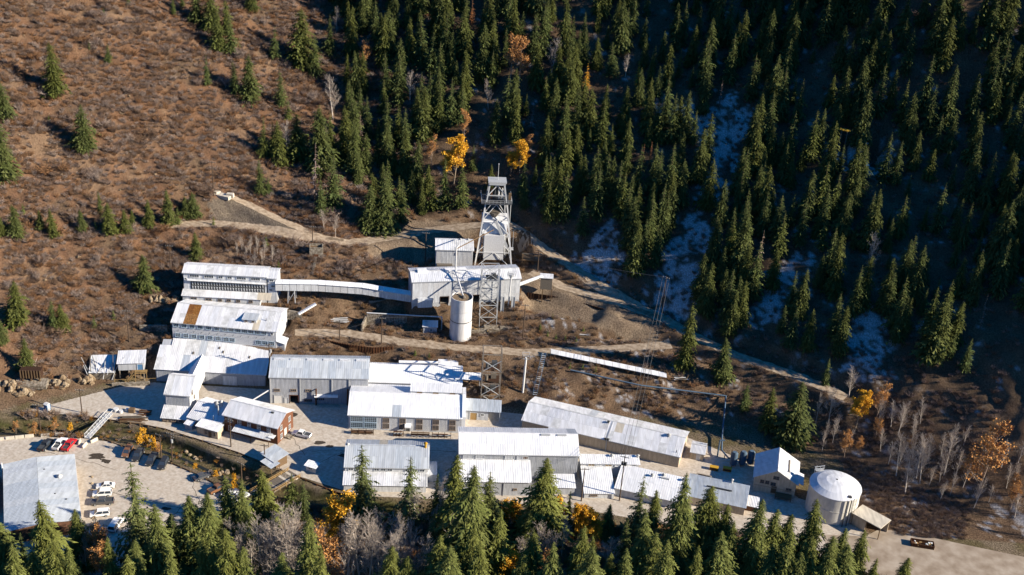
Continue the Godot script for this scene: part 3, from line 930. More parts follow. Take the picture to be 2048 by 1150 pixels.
	part(t, "porch_roof", mb, M.roof_bright[2])
	door(t, face(0, "f", 17.3, 0, -0.06), 1.1, 2.1, M.steel_dark, M.steel)

	# long tan building
	t = thing("long_tan_building", "long tan warehouse with white roof set at a slant below the brushy bank", "building", Vector3(5.9, 0, -303.0), -16.0)
	gable(t, 47.2, 3.9, 6.7, 6.1, M.roof_white, M.wall_tan[0], {"rows": 2, "wide": 2.3})
	cladding(t, 0.05, 25.5, 0.15, 3.75, 0, M.wall_tan, 2.4)
	cladding(t, 26.0, 47.15, 0.15, 3.75, 0, M.wall_tan, 2.4)
	slope(t, 8.2, 14.2, -1.7, 3.35, -0.2, 3.85, M.roof_white, 2.0)
	door(t, face(0, "f", 28.5, 0, -0.06), 3.6, 3.2, M.wall_tan[1], M.wall_tan[2], "sliding_door")
	door(t, face(0, "f", 33.0, 0, -0.06), 3.6, 3.2, M.wall_tan[2], M.wall_tan[1], "sliding_door")
	mb = MB.new()
	mb.box(Vector3(25.7, 1.95, 0.12), Vector3(0.25, 3.9, 0.2))
	part(t, "downpipe", mb, M.steel)
	mb = MB.new()
	mb.box(Vector3(25.7, 5.0, -3.2), Vector3(0.2, 0.3, 7.6), Basis(Vector3.RIGHT, 0.317))
	part(t, "expansion_joint", mb, M.steel)
	for q in [[25.4, -0.2, 3.95], [26.1, -0.2, 3.95], [24.6, 5.6, 6.1]]:
		vent(t, Vector3(q[0], q[2] - 0.2, -q[1]), 0.28, 0.5, M.steel_dark)
	vent(t, Vector3(42.6, 5.6, -5.8), 0.4, 0.9, M.steel)
	pipe(t, "stove_pipe", [Vector3(46.0, 3.4, -1.0), Vector3(46.0, 5.0, -1.0)], 0.1, M.steel_dark)

	# two sheds along the creek
	t = thing("creek_shed", "grey roofed shed with a high window strip above its lower front roof", "building", Vector3(-41.5, 0, -267.8), 5.0)
	gable(t, 22.6, 5.1, 10.9, 7.7, M.roof_grey, M.wall_white[0], {"d0": 4.4, "back": 17.0, "wide": 2.3, "rows": 2})
	walls(t, "front_wall", [Vector2(0, -0.5), Vector2(4.35, -0.5), Vector2(4.35, 3.2), Vector2(0, 2.3)], 0, 22.2, M.wall_white[1])
	slope(t, -0.4, 22.6, -0.4, 2.25, 4.38, 3.45, M.roof_white, 2.3)
	for u in [1.6, 3.6, 8.6, 10.4, 12.2, 17.0, 19.0, 21.0]:
		window(t, face(0, "f", u, 4.2, 4.4), 1.4, 0.9, 2, 1, M.frame)
	walls(t, "side_bay", [Vector2(5.0, -0.3), Vector2(11.0, -0.3), Vector2(11.0, 2.6), Vector2(5.0, 2.4)], 22.6, 25.2, M.wall_white[1])
	mb = MB.new()
	mb.tube(Vector3(21.8, 7.4, -10.5), Vector3(21.8, 8.9, -10.5), 0.35, 0.35, 10)
	mb.tube(Vector3(21.8, 8.9, -10.5), Vector3(21.8, 9.3, -10.5), 0.6, 0.15, 10)
	part(t, "yellow_vent", mb, M.yellow)
	vent(t, Vector3(0.4, 7.2, -10.9), 0.3, 0.7, M.steel_white)
	t = thing("white_warehouse", "large warehouse with very bright white roof and a broad lower front wing", "building", Vector3(-10.3, 0, -269.8), 5.4)
	gable(t, 32.9, 8.5, 14.0, 10.9, M.roof_bright, M.wall_grey[2], {"d0": 7.6, "back": 20.2, "wide": 2.6, "rows": 2})
	cladding(t, 19.4, 32.85, 0.2, 8.3, 7.6, M.wall_grey, 1.9)
	cladding(t, 0.1, 19.2, 6.5, 8.3, 7.6, M.wall_grey, 1.9)
	walls(t, "wing_wall", [Vector2(0, -0.5), Vector2(7.55, -0.5), Vector2(7.55, 6.2), Vector2(0, 4.7)], 0, 19.3, M.wall_grey[1])
	slope(t, -0.4, 19.6, -0.4, 4.65, 7.58, 6.5, M.roof_bright, 2.5, 2)
	for q in [[2.4, 3.0], [5.6, 2.4], [13.8, 2.6], [16.6, 1.6]]:
		window(t, face(0, "f", q[0], 7.4, 7.5), q[1], 1.1, int(q[1] * 1.5), 1, M.frame, M.wall_grey[1])
	window(t, face(0, "f", 18.2, 7.4, 7.5), 1.4, 1.0, 3, 1, M.frame, M.rust)
	window(t, face(0, "f", 15.2, 2.2), 1.0, 0.7, 2, 1, M.frame_brown)
	for u in [24.0, 28.6]:
		mb = MB.new()
		mb.box(Vector3(u, 10.95, -13.6), Vector3(2.6, 0.35, 0.6))
		part(t, "ridge_vent", mb, M.steel)
	for u in [3.0, 7.5, 12.0]:
		mb = MB.new()
		mb.box(Vector3(u, 2.1, 0.1), Vector3(0.16, 4.2, 0.14))
		part(t, "downpipe", mb, M.steel)
	t = thing("flat_lean_to", "small flat white lean-to roof beside the right end of the bright warehouse", "shed", Vector3(14.8, 0, -273.0), 5.0)
	walls(t, "wall", [Vector2(0, -0.2), Vector2(5.2, -0.2), Vector2(5.2, 3.0), Vector2(0, 2.5)], 0, 6.4, M.wall_grey[0])
	slope(t, -0.3, 6.7, -0.4, 2.5, 5.3, 3.1, M.roof_bright, 2.3)

	# the low shops at the right, with a raised strip of clerestory windows
	t = thing("low_shop_with_monitor", "low white shop with raised boarded clerestory strip behind two utility poles", "building", Vector3(23.9, 0, -272.4), 5.2)
	walls(t, "wall", [Vector2(0, -0.3), Vector2(9.8, -0.3), Vector2(9.8, 3.4), Vector2(0, 1.8)], 0, 8.2, M.wall_white[1])
	slope(t, -0.3, 8.4, -0.4, 1.8, 9.82, 3.6, M.roof_bright, 2.2, 2)
	walls(t, "monitor_wall", [Vector2(9.85, -0.3), Vector2(13.2, -0.3), Vector2(13.2, 4.9), Vector2(9.85, 4.7)], -0.2, 16.2, M.wall_white[2])
	slope(t, -0.5, 16.6, 9.4, 4.7, 13.5, 5.15, M.roof_bright, 2.6)
	for q in [[2.8, M.board], [5.2, M.wall_white[0]], [7.6, M.board], [10.4, M.wall_white[0]], [13.2, M.wall_white[1]]]:
		window(t, face(0, "f", q[0], 4.15, 9.85), 2.0, 0.8, 2, 1, M.frame, q[1])
	window(t, face(0, "f", 2.6, 1.0), 2.0, 0.6, 3, 1, M.frame_brown)
	for u in [-0.4, 8.8, 16.2]:
		vent(t, Vector3(u, 4.4, -12.6), 0.35, 1.3, M.steel)
	foot.append([29.0, -279.5, 9.0, 8.0, 0.09])
	t = thing("slanted_low_shop", "low white shop running at a slant between clerestory shop and ribbed grey roof", "building", Vector3(32.2, 0, -274.8), -14.4)
	walls(t, "wall", [Vector2(0, -0.3), Vector2(9.0, -0.3), Vector2(9.0, 4.0), Vector2(0, 2.6)], 0, 19.9, M.wall_white[0])
	slope(t, -0.2, 20.0, -0.4, 2.55, 9.3, 4.25, M.roof_bright, 2.4, 2)
	for q in [[9.0, 7.0], [12.0, 8.2], [17.6, 8.0]]:
		vent(t, Vector3(q[0], 3.6, -q[1]), 0.32, 1.0, M.steel)
	mb = MB.new()
	mb.box(Vector3(12.6, 4.1, -7.2), Vector3(2.4, 0.35, 0.5))
	part(t, "skylight", mb, M.steel)
	foot.append([43.0, -276.6, 11.0, 5.5, deg_to_rad(-14.4)])
	t = thing("ribbed_low_shop", "low shop with ribbed light grey roof beside the cream gabled house", "building", Vector3(51.6, 0, -273.5), -13.3)
	walls(t, "wall", [Vector2(0, -0.3), Vector2(8.0, -0.3), Vector2(8.0, 4.0), Vector2(0, 2.8)], 0, 16.2, M.wall_tan[1])
	slope(t, -0.2, 16.6, -0.4, 2.75, 8.3, 4.25, M.roof_grey, 1.1, 1)
	mb = MB.new()
	mb.box(Vector3(8.5, 3.95, -4.6), Vector3(7.0, 0.25, 0.35))
	part(t, "roof_rail", mb, M.steel_dark)
	vent(t, Vector3(11.6, 3.9, -8.0), 0.25, 1.4, M.steel_white)
	walls(t, "end_bay_wall", [Vector2(2.5, -0.3), Vector2(6.5, -0.3), Vector2(6.5, 2.0), Vector2(2.5, 1.8)], 16.25, 19.4, M.brown_wall)
	slope(t, 16.4, 19.8, 2.2, 1.8, 6.8, 2.15, M.roof_bright, 1.7)
	foot.append([60.5, -276.0, 10.0, 5.5, deg_to_rad(-13.3)])

	# cream gabled house, its gable towards the creek
	t = thing("gabled_house", "cream gabled house with half shaded white roof beside the round tank", "house", Vector3(71.6, 0, -281.7), -11.9)
	var w := 11.4
	mb = MB.new()
	var prof2 := [Vector2(0, -0.3), Vector2(11.0, -0.3), Vector2(11.0, 4.8), Vector2(0, 4.8)]
	mb.prism(prof2, 0, w)
	for z in [0.0, -11.0]:
		mb.tri(Vector3(0, 4.8, z), Vector3(w, 4.8, z), Vector3(w * 0.5, 8.1, z))
	part(t, "wall", mb, M.wall_cream[0])
	foot.append([78.0, -286.0, 6.2, 6.2, deg_to_rad(-11.9)])
	var l := sqrt(6.4 * 6.4 + 3.7 * 3.7)
	for s in [-1, 1]:
		var up := Vector3(-s * 5.7, 3.3, 0).normalized()
		var x := Vector3(0, 0, 1 if s < 0 else -1)
		var b := Basis(x, (-up).cross(x), -up)
		for i in 6:
			var o := Vector3(w * 0.5 + s * 6.3, 8.22 - 6.3 * 3.3 / 5.7, 0.5 - 12.0 * (i if s > 0 else i + 1) / 6.0)
			part(t, "roof_sheet", sheet_mesh(2.0, 6.3 * l / 6.4 - 0.02), pick(M.roof_white), o + b.y * rng.randf_range(0.0, 0.02), b)
	for q in [[2.1, 3.6, 1.1], [3.5, 3.6, 1.1], [5.7, 5.6, 1.7], [5.2, 3.4, 1.5], [9.6, 2.4, 1.6]]:
		window(t, face(0, "f", q[0], q[1]), q[2], 1.1, 2, 2, M.frame_brown)
	door(t, face(0, "f", 5.6, 0.4), 1.3, 2.2, M.timber, M.frame_brown)
	mb = MB.new()
	mb.box(Vector3(w * 0.5, 2.1, 0.05), Vector3(w + 0.1, 0.16, 0.1))
	part(t, "band", mb, M.wall_tan[1])
	mb = MB.new()
	mb.box(Vector3(8.4, 1.0, 1.3), Vector3(4.6, 0.12, 2.4))
	for u in [6.3, 10.5]:
		mb.box(Vector3(u, 0.5, 2.3), Vector3(0.15, 1.0, 0.15))
	part(t, "porch", mb, M.timber)
	mb = MB.new()
	mb.box(Vector3(12.6, 4.4, -3.6), Vector3(1.6, 0.1, 5.4), Basis(Vector3.BACK, -0.3))
	part(t, "lean_to_roof", mb, M.roof_white[1])
	mb = MB.new()
	mb.box(Vector3(8.9, 6.55, -5.5), Vector3(0.35, 0.25, 6.0), Basis(Vector3.BACK, -0.52))
	part(t, "snow_board", mb, M.timber_grey)

	# round tank and its canopy
	t = thing("round_tank", "big round pale tank with shallow cone roof at the right end of yard", "tank", Vector3(92.1, 0, -275.1))
	mb = MB.new()
	var k := 40
	for i in k:
		var a0 := TAU * i / k
		var a1 := TAU * (i + 1) / k
		var d0 := Vector3(cos(a0), 0, sin(a0))
		var d1 := Vector3(cos(a1), 0, sin(a1))
		mb.trin(d1 * 6.9, d0 * 6.9, d0 * 6.9 + Vector3(0, 8.5, 0), d1, d0, d0)
		mb.trin(d1 * 6.9, d0 * 6.9 + Vector3(0, 8.5, 0), d1 * 6.9 + Vector3(0, 8.5, 0), d1, d0, d1)
	part(t, "shell", mb, M.tank)
	for i in 20:
		mb = MB.new()
		var ring := [[7.05, 8.32], [7.05, 8.52], [5.2, 9.45], [2.8, 10.15], [0.3, 10.45]]
		for q in 4:
			for h in 2:
				var a0 := TAU * (i + h * 0.5) / 20
				var a1 := TAU * (i + h * 0.5 + 0.5) / 20
				var e0 := Vector3(cos(a0), 0, sin(a0))
				var e1 := Vector3(cos(a1), 0, sin(a1))
				mb.quad(e1 * ring[q][0] + Vector3(0, ring[q][1], 0), e0 * ring[q][0] + Vector3(0, ring[q][1], 0), e0 * ring[q + 1][0] + Vector3(0, ring[q + 1][1], 0), e1 * ring[q + 1][0] + Vector3(0, ring[q + 1][1], 0))
		part(t, "roof_sheet", mb, pick([M.roof_white[1], M.roof_white[1], M.roof_white[0]]))
	mb = MB.new()
	for i in 24:
		var a0 := TAU * i / 24
		var a1 := TAU * (i + 1) / 24
		mb.bar(Vector3(cos(a0) * 6.95, 4.4, sin(a0) * 6.95), Vector3(cos(a1) * 6.95, 4.4, sin(a1) * 6.95), 0.1)
	part(t, "hoop", mb, M.tank)
	for a in [1.15, 1.32]:
		var d := Vector3(cos(a), 0, sin(a))
		pipe(t, "stand_pipe", [d * 7.3, d * 7.3 + Vector3(0, 8.6, 0)], 0.16, M.steel_dark)
	mb = MB.new()
	for i in 18:
		mb.box(Vector3(4.2, 0.4 + i * 0.46, 5.85), Vector3(0.55, 0.06, 0.06))
	mb.box(Vector3(3.9, 4.4, 5.9), Vector3(0.06, 8.8, 0.06))
	mb.box(Vector3(4.5, 4.4, 5.9), Vector3(0.06, 8.8, 0.06))
	part(t, "ladder", mb, M.rust_dark)
	mb = MB.new()
	mb.box(Vector3(2.6, 9.0, 5.6), Vector3(1.0, 0.4, 0.8))
	part(t, "hatch", mb, M.steel_dark)
	mb = MB.new()
	for q in [[-4.8, -5.4], [-3.4, -5.6], [-2.2, -6.4], [-4.2, -6.2]]:
		mb.bar(Vector3(q[0], 8.4, q[1]), Vector3(q[0], 10.2, q[1]), 0.12)
	mb.bar(Vector3(-5.0, 10.2, -5.4), Vector3(-2.0, 10.2, -6.4), 0.12)
	mb.bar(Vector3(-5.0, 9.4, -5.4), Vector3(-2.0, 9.4, -6.4), 0.12)
	mb.box(Vector3(-3.4, 9.0, -5.9), Vector3(2.2, 0.12, 1.4))
	part(t, "platform", mb, M.steel)
	t = thing("tank_canopy", "flat cream canopy roof attached to the round tank, one bay open", "canopy", Vector3(96.2, 0, -269.2), -43.0)
	mb = MB.new()
	mb.box(Vector3(4.4, 4.0, -2.6), Vector3(8.8, 0.22, 5.6))
	part(t, "roof", mb, M.roof_tan[0])
	mb = MB.new()
	mb.box(Vector3(2.2, 1.9, -0.4), Vector3(4.2, 3.9, 0.15))
	mb.box(Vector3(4.4, 1.9, -5.0), Vector3(8.4, 3.9, 0.15))
	part(t, "wall", mb, M.wall_tan[1])
	for u in [4.5, 8.5]:
		mb = MB.new()
		mb.bar(Vector3(u, 0, -0.3), Vector3(u, 4.0, -0.3), 0.2)
		part(t, "post", mb, M.timber)
	foot.append([99.5, -268.0, 6.0, 5.0, 0.0])

	# flat-roofed hall beside the car park
	t = thing("parking_hall", "broad low hall with shallow light grey roof beside the row of parked cars", "building", Vector3(-120.3, 0, -236.6), 22.5)
	mb = MB.new()
	w = 17.2
	mb.prism([Vector2(0, -0.3), Vector2(28.4, -0.3), Vector2(28.4, 4.2), Vector2(0, 4.2)], 0, w)
	for z in [0.0, -28.4]:
		mb.tri(Vector3(0, 4.2, z), Vector3(w, 4.2, z), Vector3(w * 0.47, 5.0, z))
	part(t, "wall", mb, M.brown_wall)
	for s in [-1, 1]:
		var half: float = w * 0.47 + 0.4 if s < 0 else w * 0.53 + 0.4
		var rise: float = 0.8 * half / (half - 0.4)
		var up := Vector3(-s * half, rise, 0).normalized()
		var x := Vector3(0, 0, 1 if s < 0 else -1)
		var b := Basis(x, (-up).cross(x), -up)
		for i in 12:
			var o := Vector3(w * 0.47 + s * half, 5.06 - rise, 0.5 - 29.4 * (i if s > 0 else i + 1) / 12.0)
			part(t, "roof_sheet", sheet_mesh(2.45, sqrt(half * half + rise * rise) - 0.02), pick(M.roof_grey), o + b.y * rng.randf_range(0.0, 0.015), b)
	mb = MB.new()
	mb.box(Vector3(w + 0.45, 3.7, -14.2), Vector3(0.12, 1.1, 29.2))
	part(t, "fascia", mb, M.white)
	mb = MB.new()
	mb.box(Vector3(w + 0.06, 1.5, -14.2), Vector3(0.1, 3.0, 28.2))
	part(t, "side_cladding", mb, M.wall_tan[0])
	vent(t, Vector3(13.4, 4.3, -18.6), 0.5, 0.8, M.steel_white)
	vent(t, Vector3(12.0, 4.4, -11.5), 0.15, 0.4, M.steel_dark)
	vent(t, Vector3(14.6, 4.3, -8.6), 0.15, 0.4, M.steel_dark)
	vent(t, Vector3(9.8, 4.6, -22.8), 0.15, 0.4, M.steel_dark)
	pipe(t, "flue_pipe", [Vector3(-0.6, 0, -27.4), Vector3(-0.6, 5.8, -27.4)], 0.22, M.steel_white)
	foot.append([-107.0, -253.5, 9.5, 15.2, deg_to_rad(22.5)])
	t = thing("edge_building", "white sloping roof of a building cut off by the left edge of the photo", "building", Vector3(-140.5, 0, -243.0), 20.0)
	gable(t, 14.0, 4.0, 6.0, 5.2, M.roof_white, M.brown_wall, {"back": 16.0, "hb": 3.2})

func build_shaft() -> void:
	# head house, under the headframe
	var t := thing("head_house", "broad pale grey head house in front of the headframe, wall shadowed by the tower", "building", Vector3(-31.7, 16.5, -345.7), 13.2)
	gable(t, 35.2, 8.3, 4.5, 9.6, M.roof_white, M.wall_grey[2], {"back": 9.5, "sink": 3.0, "wide": 2.5, "open": [[9.2, 11.8, 2.4], [19.7, 22.3, 2.6]]})
	cladding(t, 0.05, 35.1, 2.8, 8.1, 0, M.wall_white, 1.7)
	for q in [[0.05, 9.0], [12.0, 19.5], [22.5, 35.1]]:
		cladding(t, q[0], q[1], 0.4, 2.76, 0, M.wall_white, 1.7)
	for q in [[10.5, 2.6, 2.4], [21.0, 2.4, 2.6]]:
		doorway(t, q[0], q[1], q[2], M.rust_dark)
	var mb := MB.new()
	for q in [[3.6, 9.7, 3.0], [14.5, 9.6, 6.8]]:
		mb = MB.new()
		mb.box(Vector3(q[0], q[1], -4.6), Vector3(q[2], 0.9, 2.0))
		part(t, "ridge_vent", mb, M.roof_bright[0])
	mb = MB.new()
	mb.box(Vector3(4.0, 1.1, 1.0), Vector3(4.6, 2.6, 2.0))
	part(t, "side_bay", mb, M.wall_white[1])
	# hoist house
	t = thing("hoist_house", "small grey hoist house with metal roof standing left of the headframe", "building", Vector3(-26.3, 18.5, -369.7), 5.7)
	gable(t, 12.4, 6.7, 4.5, 8.3, M.roof_white, M.wall_white[1], {"sink": 1.5, "back": 8.6})
	cladding(t, 0.05, 12.35, 0.2, 6.5, 0, M.wall_white, 1.7)
	window(t, face(0, "f", 6.8, 5.2, -0.06), 0.7, 0.9, 1, 1, M.frame_brown)
	for u in [8.2, 10.8]:
		vent(t, Vector3(u, 7.9, -4.5), 0.3, 0.7, M.steel)
	mb = MB.new()
	mb.box(Vector3(3.0, 0.7, 0.8), Vector3(5.2, 1.6, 1.4))
	part(t, "side_bin", mb, M.timber_grey)
	# the headframe itself
	t = thing("headframe", "tall white steel headframe tower with sheave deck, clad skip bins and mast", "headframe", Vector3(-7.0, 15.0, -377.6), 5.5)
	var lg := [Vector3(-6.6, 0, 0), Vector3(6.6, 0, 0), Vector3(-4.6, 0, -8.5), Vector3(4.6, 0, -8.5)]
	var tp := [Vector3(-3.6, 24.0, -3.0), Vector3(3.6, 24.0, -3.0), Vector3(-3.2, 24.0, -8.0), Vector3(3.2, 24.0, -8.0)]
	for i in 4:
		mb = MB.new()
		mb.bar(lg[i] - Vector3(0, 1, 0), tp[i], 0.46)
		part(t, "leg", mb, M.steel_white)
	for lv in [[0.02, 0.26], [0.26, 0.50], [0.50, 0.74], [0.74, 0.97]]:
		for pr in [[0, 1], [2, 3], [0, 2], [1, 3]]:
			var a: Vector3 = lg[pr[0]].lerp(tp[pr[0]], lv[0])
			var b: Vector3 = lg[pr[1]].lerp(tp[pr[1]], lv[0])
			var c: Vector3 = lg[pr[0]].lerp(tp[pr[0]], lv[1])
			var d: Vector3 = lg[pr[1]].lerp(tp[pr[1]], lv[1])
			for e in [[a, (c + d) * 0.5], [b, (c + d) * 0.5], [c, d]]:
				mb = MB.new()
				mb.bar(e[0], e[1], 0.2)
				part(t, "brace", mb, M.steel_white)
	# clad bins between the legs
	mb = MB.new()
	mb.prism([Vector2(0.9, 3.4), Vector2(8.0, 3.4), Vector2(8.0, 12.6), Vector2(0.9, 12.6)], -3.5, 3.3)
	part(t, "lower_bin", mb, M.wall_white[2])
	mb = MB.new()
	mb.prism([Vector2(2.2, 12.7), Vector2(8.0, 12.7), Vector2(8.0, 18.0), Vector2(5.2, 18.0), Vector2(3.0, 16.2)], -4.4, 4.2)
	part(t, "upper_bin", mb, M.roof_white[1])
	mb = MB.new()
	mb.tube(Vector3(-0.4, 18.0, -4.6), Vector3(-0.4, 19.8, -4.6), 0.8, 2.2, 4)
	part(t, "hopper", mb, M.timber_grey)
	mb = MB.new()
	mb.box(Vector3(2.2, 13.0, -1.6), Vector3(0.9, 11.0, 0.9), Basis(Vector3.BACK, 0.42))
	part(t, "skip_chute", mb, M.steel)
	for u in [5.4, 6.4]:
		mb = MB.new()
		mb.box(Vector3(u, 10.6, -1.8), Vector3(0.12, 7.0, 0.12))
		part(t, "cage_post", mb, M.steel)
	mb = MB.new()
	mb.box(Vector3(5.9, 7.2, -2.2), Vector3(1.6, 0.14, 2.0))
	mb.box(Vector3(5.9, 8.2, -1.3), Vector3(1.6, 0.08, 0.08))
	part(t, "landing", mb, M.steel)
	# sheave deck
	mb = MB.new()
	mb.box(Vector3(0, 24.1, -5.4), Vector3(10.2, 0.16, 8.2))
	part(t, "deck", mb, M.steel_dark)
	mb = MB.new()
	for y in [24.8, 25.5]:
		mb.bar(Vector3(-5.1, y, -1.3), Vector3(5.1, y, -1.3), 0.06)
		mb.bar(Vector3(-5.1, y, -1.3), Vector3(-5.1, y, -9.5), 0.09)
		mb.bar(Vector3(5.1, y, -1.3), Vector3(5.1, y, -9.5), 0.09)
	for i in 9:
		mb.bar(Vector3(-5.1 + i * 1.275, 24.2, -1.3), Vector3(-5.1 + i * 1.275, 25.5, -1.3), 0.07)
	part(t, "railing", mb, M.steel)
	var top0 := [Vector3(-3.4, 24.2, -2.6), Vector3(3.4, 24.2, -2.6), Vector3(-3.2, 24.2, -8.2), Vector3(3.2, 24.2, -8.2)]
	var top1 := [Vector3(-2.4, 30.6, -4.2), Vector3(2.4, 30.6, -4.2), Vector3(-2.4, 30.6, -7.2), Vector3(2.4, 30.6, -7.2)]
	for i in 4:
		mb = MB.new()
		mb.bar(top0[i], top1[i], 0.42)
		part(t, "cap_leg", mb, M.steel)
	for e in [[top0[0].lerp(top1[0], 0.35), (top1[0] + top1[1]) * 0.5 - Vector3(0, 0.8, 0)], [top0[1].lerp(top1[1], 0.35), (top1[0] + top1[1]) * 0.5 - Vector3(0, 0.8, 0)], [top1[0] - Vector3(0, 0.7, 0), top1[1] - Vector3(0, 0.7, 0)], [top0[0].lerp(top1[0], 0.35), top0[1].lerp(top1[1], 0.35)]]:
		mb = MB.new()
		mb.bar(e[0], e[1], 0.28)
		part(t, "brace", mb, M.steel)
	mb = MB.new()
	mb.box(Vector3(0, 31.0, -5.7), Vector3(6.2, 0.5, 4.6))
	mb.box(Vector3(0, 30.4, -3.45), Vector3(5.6, 0.6, 0.1))
	part(t, "cap_roof", mb, M.steel)
	for q in [[-1.7, M.rust], [-0.5, M.steel_dark], [0.8, M.white], [2.0, M.white]]:
		mb = MB.new()
		var cx := Vector3(q[0], 26.4, -5.2)
		for i in 20:
			var a0 := TAU * i / 20
			var a1 := TAU * (i + 1) / 20
			mb.bar(cx + Vector3(0, sin(a0), cos(a0)) * 1.8, cx + Vector3(0, sin(a1), cos(a1)) * 1.8, 0.3)
		for i in 6:
			var a0 := TAU * i / 6
			mb.bar(cx, cx + Vector3(0, sin(a0), cos(a0)) * 1.75, 0.13)
		part(t, "sheave_wheel", mb, q[1])
	mb = MB.new()
	mb.box(Vector3(4.5, 26.0, -4.0), Vector3(0.9, 2.2, 1.0))
	part(t, "motor_box", mb, M.timber)
	mb = MB.new()
	mb.tube(Vector3(0.2, 31.2, -5.7), Vector3(0.2, 36.8, -5.7), 0.09, 0.06, 6)
	mb.box(Vector3(0.2, 36.9, -5.7), Vector3(0.3, 0.3, 0.3))
	part(t, "mast", mb, M.steel_white)
	pipe(t, "riser_pipe", [Vector3(5.0, 16, -4.5), Vector3(5.0, 25, -4.5)], 0.14, M.steel)
	# silo
	t = thing("concrete_silo", "tall pale cylindrical silo with dark band and dusty open top", "silo", Vector3(-15.5, 8.0, -341.5))
	mb = MB.new()
	var k := 36
	for seg in [[-0.6, 6.9, 3.48], [7.15, 15.0, 3.42]]:
		for i in k:
			var a0 := TAU * i / k
			var a1 := TAU * (i + 1) / k
			var d0 := Vector3(cos(a0), 0, sin(a0))
			var d1 := Vector3(cos(a1), 0, sin(a1))
			var r: float = seg[2]
			mb.trin(d1 * r + Vector3(0, seg[0], 0), d0 * r + Vector3(0, seg[0], 0), d0 * r + Vector3(0, seg[1], 0), d1, d0, d0)
			mb.trin(d1 * r + Vector3(0, seg[0], 0), d0 * r + Vector3(0, seg[1], 0), d1 * r + Vector3(0, seg[1], 0), d1, d0, d1)
	part(t, "shell", mb, M.silo)
	mb = MB.new()
	mb.tube(Vector3(0, 6.85, 0), Vector3(0, 7.2, 0), 3.36, 3.36, k)
	part(t, "band", mb, M.steel_dark)
	mb = MB.new()
	mb.tube(Vector3(0, 14.0, 0), Vector3(0, 14.55, 0), 3.4, 3.0, k)
	part(t, "dusty_top", mb, M.rock)
	mb = MB.new()
	for i in k:
		var a0 := TAU * i / k
		var a1 := TAU * (i + 1) / k
		mb.bar(Vector3(cos(a0) * 3.36, 14.95, sin(a0) * 3.36), Vector3(cos(a1) * 3.36, 14.95, sin(a1) * 3.36), 0.22)
	part(t, "rim", mb, M.silo)
	mb = MB.new()
	for i in 5:
		var a := 2.6 + i * 0.28
		mb.bar(Vector3(cos(a) * 3.3, 15, -sin(a) * 3.3), Vector3(cos(a) * 3.3, 16.1, -sin(a) * 3.3), 0.07)
		if i < 4:
			mb.bar(Vector3(cos(a) * 3.3, 16.1, -sin(a) * 3.3), Vector3(cos(a + 0.28) * 3.3, 16.1, -sin(a + 0.28) * 3.3), 0.07)
	part(t, "railing", mb, M.steel)
	# feed pipe that comes down to the silo
	t = thing("feed_pipe", "bent white feed pipe coming down over the head house roof into the silo", "pipe", Vector3(-15.5, 8.0, -341.5))
	pipe(t, "pipe", [Vector3(0.6, 14.4, 0.2), Vector3(-2.9, 19.0, -9.2), Vector3(-3.0, 20.0, -9.8), Vector3(-3.1, 26.8, -10.4), Vector3(-2.4, 27.3, -11.2)], 0.26, M.steel_white, 10)
	mb = MB.new()
	mb.tube(Vector3(0.7, 14.3, 0.3), Vector3(0.4, 15.2, -0.4), 0.8, 0.4, 10)
	part(t, "spout", mb, M.timber_grey)
	pipe(t, "cross_pipe", [Vector3(-3.1, 26.4, -10.6), Vector3(8.0, 25.0, -30.0)], 0.16, M.timber)
	mb = MB.new()
	mb.bar(Vector3(-3.0, 16.0, -9.9), Vector3(-3.0, 20.0, -9.9), 0.16)
	part(t, "prop", mb, M.steel)
	# stair tower in front of the head house
	t = thing("lattice_stair_tower", "open steel lattice tower against the front of the head house beside the silo", "tower", Vector3(-9.7, 8.5, -346.4), 8.0)
	for x in [0.0, 5.6]:
		for z in [0.0, -4.0]:
			mb = MB.new()
			mb.bar(Vector3(x, -0.8, z), Vector3(x, 22.4, z), 0.16)
			part(t, "post", mb, M.steel)
	for i in 5:
		var y0 := 0.4 + i * 4.38
		mb = MB.new()
		for z in [0.0, -4.0]:
			lattice(mb, Vector3(0, y0, z), Vector3(5.6, y0, z), Vector3(0, y0 + 4.38, z), Vector3(5.6, y0 + 4.38, z), 0.12)
			mb.bar(Vector3(0, y0 + 4.38, z), Vector3(5.6, y0 + 4.38, z), 0.16)
		for x in [0.0, 5.6]:
			lattice(mb, Vector3(x, y0, 0), Vector3(x, y0, -4), Vector3(x, y0 + 4.38, 0), Vector3(x, y0 + 4.38, -4), 0.12)
			mb.bar(Vector3(x, y0 + 4.38, 0), Vector3(x, y0 + 4.38, -4), 0.16)
		part(t, "brace", mb, M.steel)
	mb = MB.new()
	mb.box(Vector3(3.2, 18.6, -1.6), Vector3(3.6, 0.14, 3.0))
	for y in [19.3, 20.0]:
		mb.bar(Vector3(0.6, y, 0), Vector3(5.2, y, 0), 0.08)
	mb.box(Vector3(3.8, 19.3, -1.4), Vector3(1.4, 1.3, 1.2))
	part(t, "landing", mb, M.steel_dark)
	# dust columns to its right
	t = thing("twin_dust_columns", "two flat grey duct columns and a tall pipe at the right of head house", "duct", Vector3(-2.0, 10.0, -350.4), 8.0)
	for u in [-0.8, 2.7]:
		mb = MB.new()
		mb.box(Vector3(u, 4.4, 0), Vector3(1.1, 10.0, 0.7))
		mb.box(Vector3(u - 0.5, 4.4, 0.4), Vector3(0.12, 10.0, 0.2))
		mb.box(Vector3(u + 0.5, 4.4, 0.4), Vector3(0.12, 10.0, 0.2))
		part(t, "duct", mb, M.steel)
	pipe(t, "tall_pipe", [Vector3(1.2, -0.5, -1.0), Vector3(1.6, 16.6, -0.6)], 0.26, M.steel_white, 10)
	mb = MB.new()
